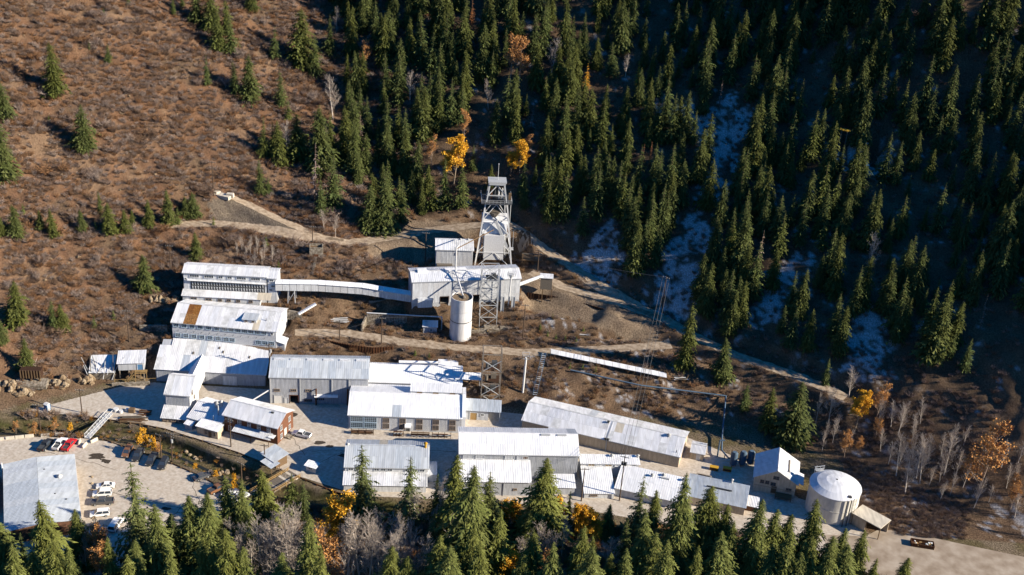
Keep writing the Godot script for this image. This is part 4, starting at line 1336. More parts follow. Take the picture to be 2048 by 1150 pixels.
	mb.tube(Vector3(1.6, 16.0, -0.6), Vector3(1.6, 17.2, -0.6), 0.5, 1.0, 10)
	part(t, "funnel", mb, M.steel)
	mb = MB.new()
	for y in [17.2, 19.0]:
		for z in [0.8, -1.6]:
			mb.bar(Vector3(0.4, y, z), Vector3(2.8, y, z), 0.1)
		for x in [0.4, 2.8]:
			mb.bar(Vector3(x, y, 0.8), Vector3(x, y, -1.6), 0.1)
			mb.bar(Vector3(x, 17.2, 0.8), Vector3(x, 19.0, 0.8), 0.1)
	part(t, "cage", mb, M.steel)
	# timber and concrete mess below the head house
	for q in [[-7.5, 8.6, -345.0, 9.0, 10.0, 1.6], [0.5, 9.0, -347.5, 7.0, 8.0, 1.6]]:
		t = thing("concrete_footing", "broken concrete footing below the %s" % ("lattice stair tower" if q[0] < 0 else "two grey duct columns"), "footing", Vector3(q[0], q[1], q[2]), q[4])
		mb = MB.new()
		mb.box(Vector3(0, q[5] * 0.5 - 0.4, 0), Vector3(q[3], q[5], 1.6))
		mb.box(Vector3(q[3] * 0.2, q[5] * 0.5 + 0.3, -1.2), Vector3(q[3] * 0.5, q[5], 1.2))
		part(t, "slab", mb, M.concrete)
		for i in 7:
			mb = MB.new()
			var p := Vector3(rng.randf_range(-0.5, 0.5) * q[3], rng.randf_range(0.6, 1.4) + q[5] * 0.4, rng.randf_range(-0.6, 1.6))
			mb.bar(p, p + Vector3(rng.randf_range(-2, 2), rng.randf_range(-0.5, 0.2), rng.randf_range(-0.8, 0.8)), 0.22)
			part(t, "beam", mb, M.timber_new if i % 2 else M.timber)
	# conveyor gallery between the upper mill building and the head house
	t = thing("conveyor_gallery", "long covered white conveyor gallery from the louvered mill to the head house", "conveyor")
	var pts := [Vector3(-75.4, 18.4, -346.2), Vector3(-62.0, 18.2, -348.2), Vector3(-48.0, 17.6, -349.4), Vector3(-39.5, 16.6, -349.6), Vector3(-31.6, 15.8, -349.6)]
	for i in pts.size() - 1:
		var a: Vector3 = pts[i]
		var b: Vector3 = pts[i + 1]
		var n := maxi(2, roundi(a.distance_to(b) / 2.2))
		for j in n:
			var p := a.lerp(b, float(j) / n)
			var q := a.lerp(b, (j + 1.0) / n - 0.008)
			var dz := Vector3(0, 0, 1.3)
			var up := Vector3(0, 2.7, 0)
			mb = MB.new()
			mb.quad(p + dz, q + dz, q + dz + up, p + dz + up)
			mb.quad(q - dz, p - dz, p - dz + up, q - dz + up)
			mb.quad(p - dz, q - dz, q + dz, p + dz)
			part(t, "wall_panel", mb, pick(M.wall_white))
			mb = MB.new()
			var ez := Vector3(0, 0, 1.65)
			var rd := Vector3(0, 3.35, 0)
			var ed := Vector3(0, 2.65, 0)
			mb.quad(p + ez + ed, q + ez + ed, q + rd, p + rd)
			mb.quad(q - ez + ed, p - ez + ed, p + rd, q + rd)
			mb.bar(p + ez + ed + Vector3(0, 0.02, 0), p + rd + Vector3(0, 0.04, 0), 0.08)
			part(t, "roof_sheet", mb, pick(M.roof_bright))
	for q in [[-70.5, -346.9]]:
		mb = MB.new()
		var g := height(q[0], q[1])
		for s in [-1, 1]:
			mb.bar(Vector3(q[0] + s * 1.2, g - 0.4, q[1] + 1.2), Vector3(q[0] + s * 1.0, 18.2, q[1] + 1.1), 0.22)
			mb.bar(Vector3(q[0] + s * 1.2, g - 0.4, q[1] - 1.2), Vector3(q[0] + s * 1.0, 18.2, q[1] - 1.1), 0.22)
		mb.bar(Vector3(q[0] - 1.2, g, q[1] + 1.2), Vector3(q[0] + 1.0, 18.0, q[1] + 1.2), 0.14)
		part(t, "trestle", mb, M.steel_white)
	# chute from the head house to a small transfer house
	t = thing("ore_chute", "short white inclined chute running right from the head house to a small transfer house", "chute")
	mb = MB.new()
	mb.tube(Vector3(2.0, 20.6, -357.0), Vector3(9.6, 22.6, -360.6), 0.6, 0.55, 10)
	part(t, "tube", mb, M.roof_bright[0])
	mb = MB.new()
	mb.box(Vector3(11.2, 22.4, -361.2), Vector3(4.4, 0.2, 3.4))
	part(t, "house_roof", mb, M.roof_white[0])
	mb = MB.new()
	mb.box(Vector3(11.2, 20.2, -361.2), Vector3(3.8, 4.2, 2.8))
	part(t, "house_wall", mb, M.timber_grey)
	for u in [10.2, 13.2]:
		mb = MB.new()
		mb.bar(Vector3(u, 13.0, -360.2), Vector3(u, 18.4, -360.2), 0.25)
		part(t, "leg", mb, M.timber)

# ---------------------------------------------------------------- vegetation
func frond(mb: MB, o: Vector3, az: float, l: float, segs: int, droop: float, wide: float) -> void:
	var dir := Vector3(cos(az), 0, sin(az))
	var side := Vector3(-sin(az), 0, cos(az))
	var prev := o
	for j in segs:
		var f := (j + 1.0) / segs
		var p := o + dir * (l * f) + Vector3.UP * (l * (0.22 * f - droop * f * f))
		var w := l * wide * (1.15 - 0.85 * f)
		for s in [-1, 1]:
			var tip: Vector3 = prev + side * (s * w * rng.randf_range(0.65, 1.2)) + dir * (l * rng.randf_range(0.10, 0.28)) - Vector3.UP * (l * rng.randf_range(0.02, 0.26))
			mb.tri(prev, tip, p)
		prev = p
	mb.tri(prev, prev + side * (l * 0.07) - dir * (l * 0.1), prev + dir * (l * 0.16) - Vector3.UP * (l * droop * 0.3))

func conifer_meshes(sd: int, levels: int, per: int, rad: float, start: float, ragged: float, ca: Color, cb: Color, segs := 4, skip := 0.0, shape := 0.74) -> Array:
	rng.seed = sd
	var mb := MB.new()
	# every variant has its own hue and its own leaning, gappy outline
	var hue := rng.randf()
	ca = ca.lerp(Color(ca.r * 1.25, ca.g * 1.1, ca.b * 0.8), hue)
	cb = cb.lerp(Color(cb.r * 0.93, cb.g * 0.97, cb.b * 1.1), 1.0 - hue)
	var gap0 := rng.randf_range(0.2, 0.8)
	for i in levels:
		var t := start + (1.0 - start) * (i + rng.randf() * 0.8) / levels
		var r := rad * pow(1.0 - t, shape) * (0.75 + 0.25 * smoothstep(start, start + 0.15, t)) + 0.012
		r *= rng.randf_range(1.0 - ragged, 1.05)
		if absf(t - gap0) < 0.03:
			r *= 0.65
		var k := maxi(4, int(per * (0.55 + 0.6 * (1.0 - t))))
		var off := rng.randf() * TAU
		var lean := noise_b.get_noise_2d(sd * 37.0, t * 60.0) * 5.0
		for j in k:
			if rng.randf() < skip:
				continue
			var shade := rng.randf_range(0.72, 1.28)
			var c := ca.lerp(cb, rng.randf())
			mb.col = Color(c.r * shade, c.g * shade, c.b * shade)
			var az := off + TAU * (j + rng.randf_range(-0.3, 0.3)) / k
			var l := r * rng.randf_range(1.0 - ragged * 1.1, 1.12) * (1.0 + 0.20 * sin(az + lean) + 0.16 * sin(2.0 * az - lean * 1.7 + t * 9.0))
			frond(mb, Vector3(0, t + rng.randf_range(-0.01, 0.01), 0), az, l, segs, rng.randf_range(0.38, 0.62), rng.randf_range(0.26, 0.40))
	mb.col = cb
	mb.tri(Vector3(-0.006, 0.96, 0), Vector3(0.006, 0.96, 0), Vector3(0, 1.0, 0))
	mb.tri(Vector3(0, 0.96, -0.006), Vector3(0, 0.96, 0.006), Vector3(0, 1.0, 0))
	var tb := MB.new()
	tb.col = Color(0.11, 0.08, 0.06)
	tb.tube(Vector3(0, -0.04, 0), Vector3(0, 0.5, 0), 0.014, 0.009, 6, false)
	tb.tube(Vector3(0, 0.5, 0), Vector3(0, 0.97, 0), 0.009, 0.002, 5, false)
	return [tb.mesh(true), mb.mesh(true)]

func twig(mb: MB, p: Vector3, q: Vector3, r: float) -> void:
	var d := (q - p).normalized()
	var x := d.cross(Vector3(0.3, 0.2, 0.9)).normalized() * r
	mb.tri(p - x, p + x, q)
	var y := d.cross(x).normalized() * r
	mb.tri(p - y, p + y, q)

func limb(mb: MB, tips: Array, p: Vector3, dir: Vector3, l: float, r: float, depth: int) -> void:
	var q := p + dir * l
	if depth >= 2:
		mb.tube(p, q, r, r * 0.55, 3, false)
	else:
		twig(mb, p, q, maxf(r, 0.0013))
	if depth == 0:
		tips.append(q)
		return
	var k := 4 if depth >= 2 else 5
	for i in k:
		var f := lerpf(0.3, 1.0, (i + rng.randf()) / k)
		var side := Vector3(rng.randf_range(-1, 1), rng.randf_range(-0.15, 0.75), rng.randf_range(-1, 1)).normalized()
		limb(mb, tips, p + dir * (l * f), (dir * 0.62 + side * 0.62 + Vector3(0, 0.16, 0)).normalized(), l * rng.randf_range(0.45, 0.68), r * 0.5, depth - 1)

func broadleaf_meshes(sd: int, bark: Color, leaves: int, la: Color, lb: Color, spread: float) -> Array:
	rng.seed = sd
	var mb := MB.new()
	mb.col = bark
	var tips := []
	var bend := Vector3(rng.randf_range(-0.05, 0.05), 0, rng.randf_range(-0.05, 0.05))
	mb.tube(Vector3(0, -0.03, 0), bend + Vector3(0, 0.45, 0), 0.011, 0.008, 6, false)
	mb.tube(bend + Vector3(0, 0.45, 0), bend * 1.6 + Vector3(0, 0.86, 0), 0.008, 0.003, 5, false)
	var cr := MB.new()
	cr.col = bark.lerp(Color(0.3, 0.24, 0.2), 0.3)
	for i in 17:
		var f := lerpf(0.16, 0.84, (i + rng.randf()) / 17.0)
		var a := rng.randf() * TAU
		var d := Vector3(cos(a) * spread, rng.randf_range(0.5, 1.0), sin(a) * spread).normalized()
		limb(cr, tips, bend * (f / 0.5) * minf(1.0, 0.8) + Vector3(0, f, 0), d, lerpf(0.25, 0.12, f), 0.0026, 3)
	for i in leaves:
		var p: Vector3 = tips[rng.randi() % tips.size()] + Vector3(rng.randf_range(-1, 1), rng.randf_range(-1, 1), rng.randf_range(-1, 1)) * 0.035
		var c := la.lerp(lb, rng.randf())
		cr.col = c * rng.randf_range(0.75, 1.2)
		var x := Vector3(rng.randf_range(-1, 1), rng.randf_range(-1, 1), rng.randf_range(-1, 1)).normalized() * rng.randf_range(0.008, 0.017)
		var y := x.cross(Vector3(rng.randf_range(-1, 1), rng.randf_range(-1, 1), rng.randf_range(-1, 1)).normalized())
		cr.tri(p - x, p + y, p + x)
		cr.tri(p - x, p + x, p - y * 0.8)
	return [mb.mesh(true), cr.mesh(true)]

func brush_mesh(sd: int, ca: Color, cb: Color, k: int, flare: float) -> ArrayMesh:
	rng.seed = sd
	var mb := MB.new()
	for i in k:
		var a := rng.randf() * TAU
		var o := Vector3(cos(a), 0, sin(a)) * rng.randf_range(0, 0.25) - Vector3(0, 0.08, 0)
		var d := Vector3(cos(a) * flare * rng.randf(), rng.randf_range(0.6, 1.0), sin(a) * flare * rng.randf())
		mb.col = ca.lerp(cb, rng.randf()) * rng.randf_range(0.7, 1.25)
		var q := o + d * rng.randf_range(0.6, 1.05)
		twig(mb, o, q, 0.022)
		for j in 3:
			var m := o.lerp(q, rng.randf_range(0.35, 0.9))
			twig(mb, m, m + Vector3(rng.randf_range(-0.35, 0.35), rng.randf_range(0.05, 0.4), rng.randf_range(-0.35, 0.35)), 0.017)
	return mb.mesh(true)

var kinds := {}
const NAMES := ["conifer", "conifer", "dead_conifer", "golden_larch", "golden_broadleaf_tree", "bare_tree", "young_conifer", "thin_pine", "rusty_broadleaf_tree", "brown_conifer"]

func make_kinds() -> void:
	var g1 := Color(0.050, 0.064, 0.021)
	var g2 := Color(0.088, 0.098, 0.030)
	for k in 12:
		kinds[k] = []
	for i in 4:
		kinds[10].append(conifer_meshes(190 + i, 74, 15, 0.27, 0.03, 0.30, Color(0.080, 0.098, 0.028), Color(0.140, 0.148, 0.042), 7, 0.0, 0.66))
		kinds[11].append(conifer_meshes(195 + i, 54, 11, 0.27, 0.05, 0.5, Color(0.07, 0.09, 0.033), Color(0.13, 0.14, 0.05), 6, 0.36))
	for i in 5:
		kinds[0].append(conifer_meshes(100 + i, 50, 12, 0.275, 0.03, 0.28, g1, g2, 5, 0.0, 0.62))
		kinds[1].append(conifer_meshes(120 + i, 40, 10, 0.20, 0.06, 0.30, g1.lerp(Color(0.05, 0.08, 0.03), 0.4), g2, 4))
	for i in 3:
		kinds[2].append(conifer_meshes(140 + i, 26, 6, 0.15, 0.12, 0.4, Color(0.17, 0.125, 0.105), Color(0.26, 0.20, 0.165), 3, 0.35))
		kinds[3].append(conifer_meshes(150 + i, 30, 8, 0.155, 0.06, 0.3, Color(0.40, 0.18, 0.02), Color(0.52, 0.27, 0.03), 4))
		kinds[6].append(conifer_meshes(160 + i, 20, 8, 0.27, 0.0, 0.3, g1, Color(0.12, 0.15, 0.04), 3))
		kinds[7].append(conifer_meshes(170 + i, 36, 9, 0.27, 0.06, 0.5, Color(0.07, 0.095, 0.035), Color(0.13, 0.14, 0.05), 4, 0.38))
		kinds[9].append(conifer_meshes(180 + i, 28, 7, 0.15, 0.08, 0.35, Color(0.16, 0.07, 0.03), Color(0.24, 0.11, 0.05), 3, 0.15))
	for i in 4:
		kinds[4].append(broadleaf_meshes(200 + i, Color(0.30, 0.24, 0.18), 8000, Color(0.55, 0.27, 0.025), Color(0.68, 0.40, 0.05), 0.75))
		kinds[5].append(broadleaf_meshes(220 + i, Color(0.54, 0.475, 0.41), 0, Color.BLACK, Color.BLACK, 0.34))
		kinds[8].append(broadleaf_meshes(240 + i, Color(0.34, 0.26, 0.20), 2200, Color(0.36, 0.17, 0.06), Color(0.48, 0.25, 0.09), 0.65))

# each tree seen singly in the photograph: x, z, height, kind
var trees := [-163.0, -403.0, 18.9, 0, -148.3, -386.5, 16.4, 0, -175.0, -387.1, 14.6, 0, -167.8, -365.1, 21.3, 0, -158.1, -426.1, 3.1, 6, -150.7, -423.5, 7.2, 1, -161.9, -392.3, 2.6, 6, -157.7, -443.1, 2.6, 6, -151.1, -451.5, 4.4, 6, -135.6, -455.9, 8.4, 1, -133.4, -460.7, 6.7, 1, -127.2, -456.7, 13.2, 0, -121.1, -456.2, 17.1, 0, -116.9, -448.4, 15.3, 0, -115.6, -457.0, 17.0, 1, -112.7, -449.6, 14.3, 1, -107.7, -433.1, 13.1, 1, -117.7, -432.0, 11.9, 1, -107.4, -431.7, 12.4, 1, -102.3, -432.8, 17.7, 0, -109.2, -472.1, 8.7, 0, -97.3, -454.9, 12.7, 1, -87.5, -457.6, 22.5, 0, -81.8, -454.7, 17.3, 1, -91.0, -435.2, 14.4, 1, -87.5, -430.5, 8.0, 6, -109.6, -472.1, 8.5, 0, -92.5, -409.9, 16.4, 1, -87.0, -410.2, 16.9, 0, -80.9, -414.5, 18.0, 0, -89.0, -410.5, 15.0, 1, -90.9, -395.7, 13.7, 1, -88.1, -396.5, 6.9, 6, -72.0, -411.6, 25.3, 0, -70.5, -421.2, 15.3, 1, -64.0, -416.2, 23.1, 0, -61.7, -422.7, 22.7, 0, -62.3, -439.9, 12.1, 1, -58.3, -408.5, 12.6, 0, -65.0, -392.8, 21.3, 1, -68.5, -388.7, 15.3, 1, -77.7, -465.5, 16.3, 1, -72.3, -475.1, 13.0, 0, -66.2, -475.2, 15.5, 0, -65.0, -454.1, 12.7, 0, -69.1, -454.0, 12.3, 0, -60.8, -470.9, 17.2, 1, -53.6, -472.8, 15.5, 0, -53.6, -448.0, 17.5, 1, -48.1, -444.5, 19.6, 1, -46.3, -459.9, 18.3, 0, -41.3, -457.2, 19.7, 1, -36.9, -454.2, 16.8, 1, -33.9, -463.5, 16.0, 0, -29.5, -452.6, 18.0, 0, -25.6, -459.6, 20.9, 0, -37.5, -430.3, 20.8, 0, -31.8, -432.2, 18.3, 1, -24.1, -438.6, 14.7, 0, -46.4, -429.5, 15.2, 1, -52.1, -437.0, 9.5, 1, -54.0, -432.1, 8.6, 0, -46.1, -417.2, 12.6, 0, -43.5, -421.4, 9.9, 1, -37.5, -411.7, 18.7, 0, -38.6, -405.1, 12.9, 1, -50.6, -394.0, 18.7, 0, -46.3, -393.7, 19.8, 1, -42.2, -400.9, 13.1, 1, -26.4, -402.8, 19.6, 1, -30.5, -401.8, 13.7, 1, -51.1, -388.7, 17.3, 0, -46.3, -389.5, 19.4, 0, -40.6, -393.7, 16.7, 1, -34.3, -401.0, 11.9, 0, -32.9, -419.5, 12.3, 8, -23.9, -412.2, 18.1, 4, -21.6, -426.5, 13.6, 8, -63.3, -460.7, 10.7, 8, -59.4, -423.8, 17.5, 2, -71.9, -437.7, 17.4, 5, -71.4, -393.4, 23.4, 2, -76.6, -475.5, 10.8, 5, -43.7, -444.2, 13.4, 5, -84.5, -413.4, 15.9, 5, -17.3, -450.1, 23.0, 0, -23.2, -473.0, 10.8, 9, -9.1, -453.9, 15.5, 1, -6.3, -448.2, 18.1, 8, -2.8, -448.2, 16.0, 8, 3.2, -445.5, 18.9, 0, 8.9, -449.7, 14.1, 5, 7.3, -470.7, 12.3, 0, -3.4, -466.6, 9.7, 1, 20.4, -460.5, 12.2, 1, 17.6, -444.0, 17.3, 0, 25.7, -449.8, 12.8, 0, 31.1, -445.2, 13.6, 1, 22.0, -441.4, 10.9, 3, 41.1, -441.4, 9.6, 3, 36.6, -445.2, 8.5, 5, 45.5, -440.5, 13.3, 0, 48.4, -434.5, 12.2, 1, 44.7, -427.1, 16.7, 0, -3.3, -424.9, 21.2, 0, 10.5, -433.1, 14.9, 0, 0.3, -434.2, 9.1, 1, 7.2, -435.3, 14.3, 1, 15.3, -431.3, 8.4, 0, 23.3, -431.6, 7.7, 1, 29.0, -429.9, 14.2, 0, 36.9, -432.0, 10.5, 1, 19.6, -415.1, 15.2, 0, 31.9, -416.0, 13.1, 1, 29.1, -411.3, 11.8, 0, 24.4, -418.7, 9.3, 1, 37.5, -408.2, 12.2, 0, -0.3, -413.9, 12.5, 4, -3.3, -414.2, 8.4, 4, 2.4, -419.7, 8.0, 8, 37.0, -404.1, 10.0, 3, 45.4, -407.6, 10.4, 9, 43.1, -407.8, 9.9, 9, -13.6, -438.2, 11.9, 5, 2.9, -427.8, 11.3, 2, 64.2, -425.8, 16.4, 0, 58.3, -461.2, 9.7, 1, 62.3, -398.9, 20.9, 0, 53.1, -399.4, 16.8, 1, 54.8, -399.0, 12.9, 1, 8.8, -410.0, 11.1, 1, 11.8, -410.3, 10.0, 1, 5.4, -409.5, 8.3, 1, 15.0, -404.6, 10.9, 1, 20.0, -400.2, 11.2, 1, -10.5, -409.8, 10.2, 0, -17.4, -415.6, 10.6, 1, 71.9, -461.5, 7.1, 1, 77.5, -459.3, 5.9, 1, 91.0, -452.7, 11.7, 0, 120.9, -445.3, 10.7, 1, 124.9, -438.3, 12.8, 0, 129.3, -424.7, 14.4, 0, 135.1, -424.7, 14.5, 0, 150.5, -428.5, 12.7, 0, 154.6, -425.6, 13.2, 0, 116.1, -431.3, 8.7, 0, 124.4, -427.8, 8.3, 1, 140.8, -411.4, 19.1, 0, 145.7, -414.5, 13.1, 0, 150.3, -414.8, 10.1, 0, 124.5, -406.8, 13.9, 0, 155.8, -408.0, 7.1, 0, 155.1, -392.6, 15.8, 1, 166.0, -412.9, 9.6, 0, 85.1, -406.7, 21.5, 1, 80.4, -399.1, 18.6, 0, 101.2, -400.1, 16.1, 0, 89.3, -393.2, 14.6, 0, 91.9, -390.6, 13.2, 0, 70.1, -426.5, 10.2, 2, 64.8, -405.4, 19.7, 1, 130.8, -385.6, 14.2, 0, 140.3, -383.2, 10.1, 1, 146.7, -376.0, 13.0, 1, 151.5, -380.7, 8.4, 1, 134.6, -381.0, 11.0, 0, 155.7, -370.6, 14.2, 0, 148.9, -390.0, 10.2, 0, 159.0, -389.6, 8.9, 1, 120.6, -391.9, 5.8, 5, 71.7, -374.8, 13.9, 1, 73.8, -363.3, 24.5, 0, 82.3, -375.1, 17.1, 1, 79.8, -363.2, 15.8, 2, 87.1, -376.5, 13.1, 1, 91.1, -376.6, 12.3, 1, 93.2, -368.9, 17.6, 1, 84.6, -357.2, 14.8, 0, 106.2, -368.0, 18.1, 0, 102.7, -351.1, 21.9, 0, 100.1, -365.8, 11.7, 1, 116.8, -371.0, 12.1, 0, 121.0, -367.9, 6.0, 1, 131.5, -365.7, 9.6, 1, 128.0, -358.2, 9.3, 2, 141.0, -366.5, 6.4, 1, 147.0, -357.9, 12.5, 0, 149.0, -346.4, 23.7, 0, 155.5, -349.0, 15.1, 0, 137.9, -350.1, 11.1, 1, 129.1, -347.7, 11.4, 1, 119.6, -355.3, 6.2, 1, 140.9, -337.3, 18.5, 0, 128.3, -323.6, 21.6, 0, 134.6, -326.9, 14.6, 0, 136.1, -317.8, 11.8, 1, 142.3, -328.3, 11.9, 2, 127.2, -337.5, 9.4, 1, 94.2, -350.5, 6.6, 1, 86.3, -341.3, 10.5, 1, 88.5, -336.3, 15.2, 1, 98.1, -324.0, 10.2, 1, 67.2, -328.1, 15.9, 0, 73.5, -318.5, 10.0, 1, 79.9, -312.3, 14.7, 0, 85.8, -305.4, 22.1, 0, 113.0, -353.9, 15.4, 5, 104.7, -318.9, 10.7, 5, 98.0, -311.7, 13.3, 5, 111.4, -310.5, 11.7, 8, 117.3, -305.6, 9.3, 5, 105.4, -308.9, 13.2, 4, 55.2, -331.0, 23.6, 0, 114.3, -291.8, 14.2, 5, 115.4, -285.1, 15.8, 5, 119.5, -290.2, 13.9, 5, 120.2, -288.5, 14.8, 5, 127.3, -290.8, 14.5, 5, 134.2, -282.7, 24.7, 8, 142.0, -282.9, 8.4, 5, 116.4, -303.7, 11.2, 5, 112.6, -295.4, 8.5, 5, -158.3, -347.7, 11.3, 0, -162.1, -346.3, 6.8, 0, -158.8, -356.0, 3.8, 6, -148.7, -352.9, 10.0, 0, -152.6, -353.6, 6.7, 0, -141.2, -358.4, 7.7, 0, -137.1, -359.7, 3.8, 6, -133.0, -360.2, 11.0, 0, -128.2, -362.2, 8.6, 0, -127.2, -366.4, 6.0, 0, -137.4, -366.0, 8.6, 1, -122.4, -368.8, 10.2, 0, -116.8, -372.1, 13.2, 0, -112.6, -377.7, 8.3, 0, -110.6, -378.9, 9.3, 0, -114.0, -373.0, 6.5, 6, -104.9, -360.9, 9.6, 0, -117.8, -345.0, 13.7, 0, -120.8, -346.2, 5.6, 6, -149.3, -321.3, 15.0, 0, -139.5, -323.4, 10.4, 1, -137.0, -324.2, 9.0, 0, -128.4, -327.9, 4.9, 6, -123.7, -331.6, 3.9, 6, -142.8, -309.1, 10.9, 0, -151.4, -313.5, 8.7, 0, -102.8, -376.0, 4.0, 6, -83.6, -370.0, 4.2, 6, -77.4, -359.2, 3.8, 6, -66.1, -382.8, 7.7, 5, -61.9, -380.7, 8.8, 5, -102.7, -220.2, 28.8, 0, -100.0, -231.4, 17.4, 0, -84.6, -229.2, 33.3, 7, -78.5, -222.9, 26.2, 0, -75.5, -228.6, 20.7, 1, -72.5, -230.8, 24.1, 0, -68.1, -231.0, 25.5, 0, -64.5, -235.3, 26.6, 0, -60.9, -233.7, 27.0, 0, -59.3, -249.5, 19.0, 0, -53.1, -254.1, 15.0, 1, -49.4, -253.5, 13.7, 1, -34.7, -256.3, 23.8, 7, -22.9, -255.7, 22.4, 7, -15.9, -256.3, 16.7, 1, -10.0, -246.8, 29.9, 0, -6.1, -232.1, 37.0, 0, -41.7, -218.0, 30.5, 0, -56.2, -216.7, 21.6, 0, -19.0, -220.3, 19.0, 0, -15.1, -233.1, 21.1, 1, -116.5, -225.8, 17.9, 0, -111.9, -226.4, 13.0, 1, -88.0, -220.1, 18.8, 0, -2.0, -251.8, 21.7, 7, 11.0, -251.2, 27.8, 0, 0.6, -233.1, 25.2, 0, -5.7, -225.2, 25.2, 0, 20.9, -228.0, 26.4, 0, 36.8, -256.2, 24.2, 7, 29.5, -259.6, 11.4, 0, 40.8, -256.8, 19.5, 0, 45.1, -239.4, 34.8, 0, 35.7, -233.1, 28.3, 0, 32.0, -236.5, 22.0, 1, 18.9, -260.2, 14.5, 1, 54.2, -250.1, 26.7, 0, 57.5, -248.4, 22.4, 0, 63.1, -239.4, 28.9, 0, 68.4, -243.9, 25.7, 0, 72.3, -244.4, 24.5, 0, 78.0, -243.2, 29.6, 0, 86.2, -242.1, 23.2, 0, 90.1, -242.7, 22.4, 0, 54.3, -231.5, 24.1, 0, 94.1, -239.3, 16.0, 0, 102.2, -240.0, 16.2, 0, 82.7, -239.9, 21.9, 0, -54.5, -229.1, 19.9, 5, -51.6, -227.5, 20.3, 5, -48.9, -227.6, 23.8, 5, -48.2, -233.2, 21.8, 5, -31.6, -231.4, 22.4, 5, -34.5, -230.9, 20.6, 5, -28.6, -232.6, 20.6, 5, -22.2, -232.5, 19.0, 5, -13.6, -256.8, 15.7, 5, -21.0, -253.9, 13.2, 5, -61.2, -228.1, 17.5, 5, -39.4, -239.9, 18.6, 4, 3.7, -259.1, 11.1, 4, 1.7, -259.1, 9.1, 4, 15.9, -257.9, 13.1, 4, 22.6, -256.8, 12.6, 4, 24.9, -255.7, 11.0, 4, 4.3, -231.5, 13.5, 4, 39.5, -237.1, 14.4, 8, 12.9, -234.3, 11.9, 8, 7.6, -237.6, 13.4, 5, 28.8, -236.0, 16.3, 5, 17.5, -246.1, 13.9, 5, 12.6, -239.9, 14.0, 5, -94.8, -229.8, 13.8, 8, -97.9, -231.5, 10.7, 5, -101.0, -282.8, 7.0, 4, -97.6, -282.1, 6.0, 4, -95.6, -281.0, 5.0, 8, -128.0, -288.9, 4.5, 8, -123.5, -289.0, 4.0, 4, -132.9, -287.2, 4.5, 8, -138.6, -287.2, 4.5, 8, -76.8, -269.8, 3.0, 4, -72.2, -271.5, 3.6, 4, -70.2, -264.1, 3.6, 4, -83.5, -273.7, 2.6, 4, 115.4, -295.1, 8.0, 5, 111.2, -300.3, 8.0, 5, 124.7, -283.0, 7.0, 5, 131.6, -286.5, 8.0, 5, 137.0, -280.3, 6.0, 5, 123.6, -295.2, 9.0, 5, 129.8, -297.1, 9.0, 5, 143.0, -280.8, 7.0, 8, 114.8, -306.4, 9.0, 5, 122.8, -305.7, 9.0, 5, 110.4, -304.4, 7.0, 8, -90.9, -366.6, 6.0, 5, -88.1, -365.3, 7.0, 5, -85.9, -366.5, 6.5, 5, -83.0, -364.7, 7.0, 5, -88.7, -362.0, 6.0, 5, -80.2, -363.4, 6.5, 5, -85.6, -361.3, 6.0, 5, -83.1, -361.2, 6.5, 5, -92.0, -364.0, 5.5, 5, 10.1, -347.1, 2.6, 6, 12.6, -345.5, 2.4, 6, 15.3, -344.5, 2.2, 6, 18.3, -343.2, 2.6, 6, 21.8, -342.1, 2.4, 6, 24.1, -346.9, 2.0, 6, 13.9, -349.6, 2.0, 6, -19.8, -362.7, 2.0, 6, 19.9, -328.9, 2.2, 6, 23.8, -328.1, 2.4, 6, 27.8, -327.2, 2.6, 6, -70.9, -353.8, 2.2, 6, -59.0, -351.4, 2.0, 6, -28.7, -329.0, 2.6, 6, -24.2, -328.2, 2.4, 6, 47.6, -242.7, 22.6, 0, 58.0, -237.6, 23.0, 0, 63.0, -236.6, 21.2, 0, 69.7, -232.0, 27.0, 0, 75.0, -232.0, 23.8, 0, 79.2, -229.7, 24.5, 0, 48.3, -229.2, 21.3, 0, 65.9, -231.9, 20.7, 0, 73.0, -230.9, 20.7, 0, 84.4, -234.3, 20.5, 0, 38.1, -230.8, 23.6, 0, 40.5, -225.8, 24.9, 0, 30.9, -225.8, 22.5, 0, 23.3, -219.6, 26.9, 0, 13.1, -219.7, 26.6, 0, 8.6, -231.5, 20.4, 0, 6.5, -220.7, 21.6, 0, -2.9, -220.7, 24.3, 0, -9.6, -219.1, 24.4, 0, -12.3, -224.1, 22.9, 0, -23.4, -220.7, 21.8, 0, -38.3, -212.2, 26.0, 0, -48.1, -216.3, 21.0, 0, -60.2, -215.7, 26.7, 0, -63.6, -219.1, 20.2, 0, -67.0, -219.6, 21.6, 0, -73.1, -216.2, 20.9, 0, -82.0, -219.0, 19.2, 0, -79.8, -206.6, 26.1, 0, -93.0, -209.4, 24.6, 0, -96.0, -209.0, 26.1, 0, -102.7, -210.7, 21.3, 0, -105.1, -206.6, 25.8, 0, -53.5, -229.1, 18.1, 5, -51.4, -230.9, 19.8, 5, -44.8, -228.1, 19.7, 5, -47.5, -226.3, 19.4, 5, -57.9, -226.9, 15.8, 5, -41.8, -232.0, 18.3, 5, -34.9, -227.5, 19.6, 5, -33.1, -231.4, 18.9, 5, -29.7, -228.7, 19.8, 5, -27.0, -232.0, 19.0, 5, -24.8, -228.6, 19.6, 5, -19.7, -232.6, 18.4, 5, -16.9, -229.2, 18.3, 5, -39.1, -227.0, 18.2, 8, -15.0, -248.4, 14.2, 5, -10.8, -237.1, 17.1, 5, -61.5, -231.9, 16.6, 5, -24.4, -235.9, 17.6, 5, 10.3, -239.4, 15.7, 5, 14.7, -239.9, 14.9, 5, 30.9, -236.0, 15.7, 5, 34.0, -234.8, 13.9, 8, -94.0, -228.1, 13.7, 8, -97.6, -228.0, 11.2, 5, -91.7, -224.8, 12.9, 8]

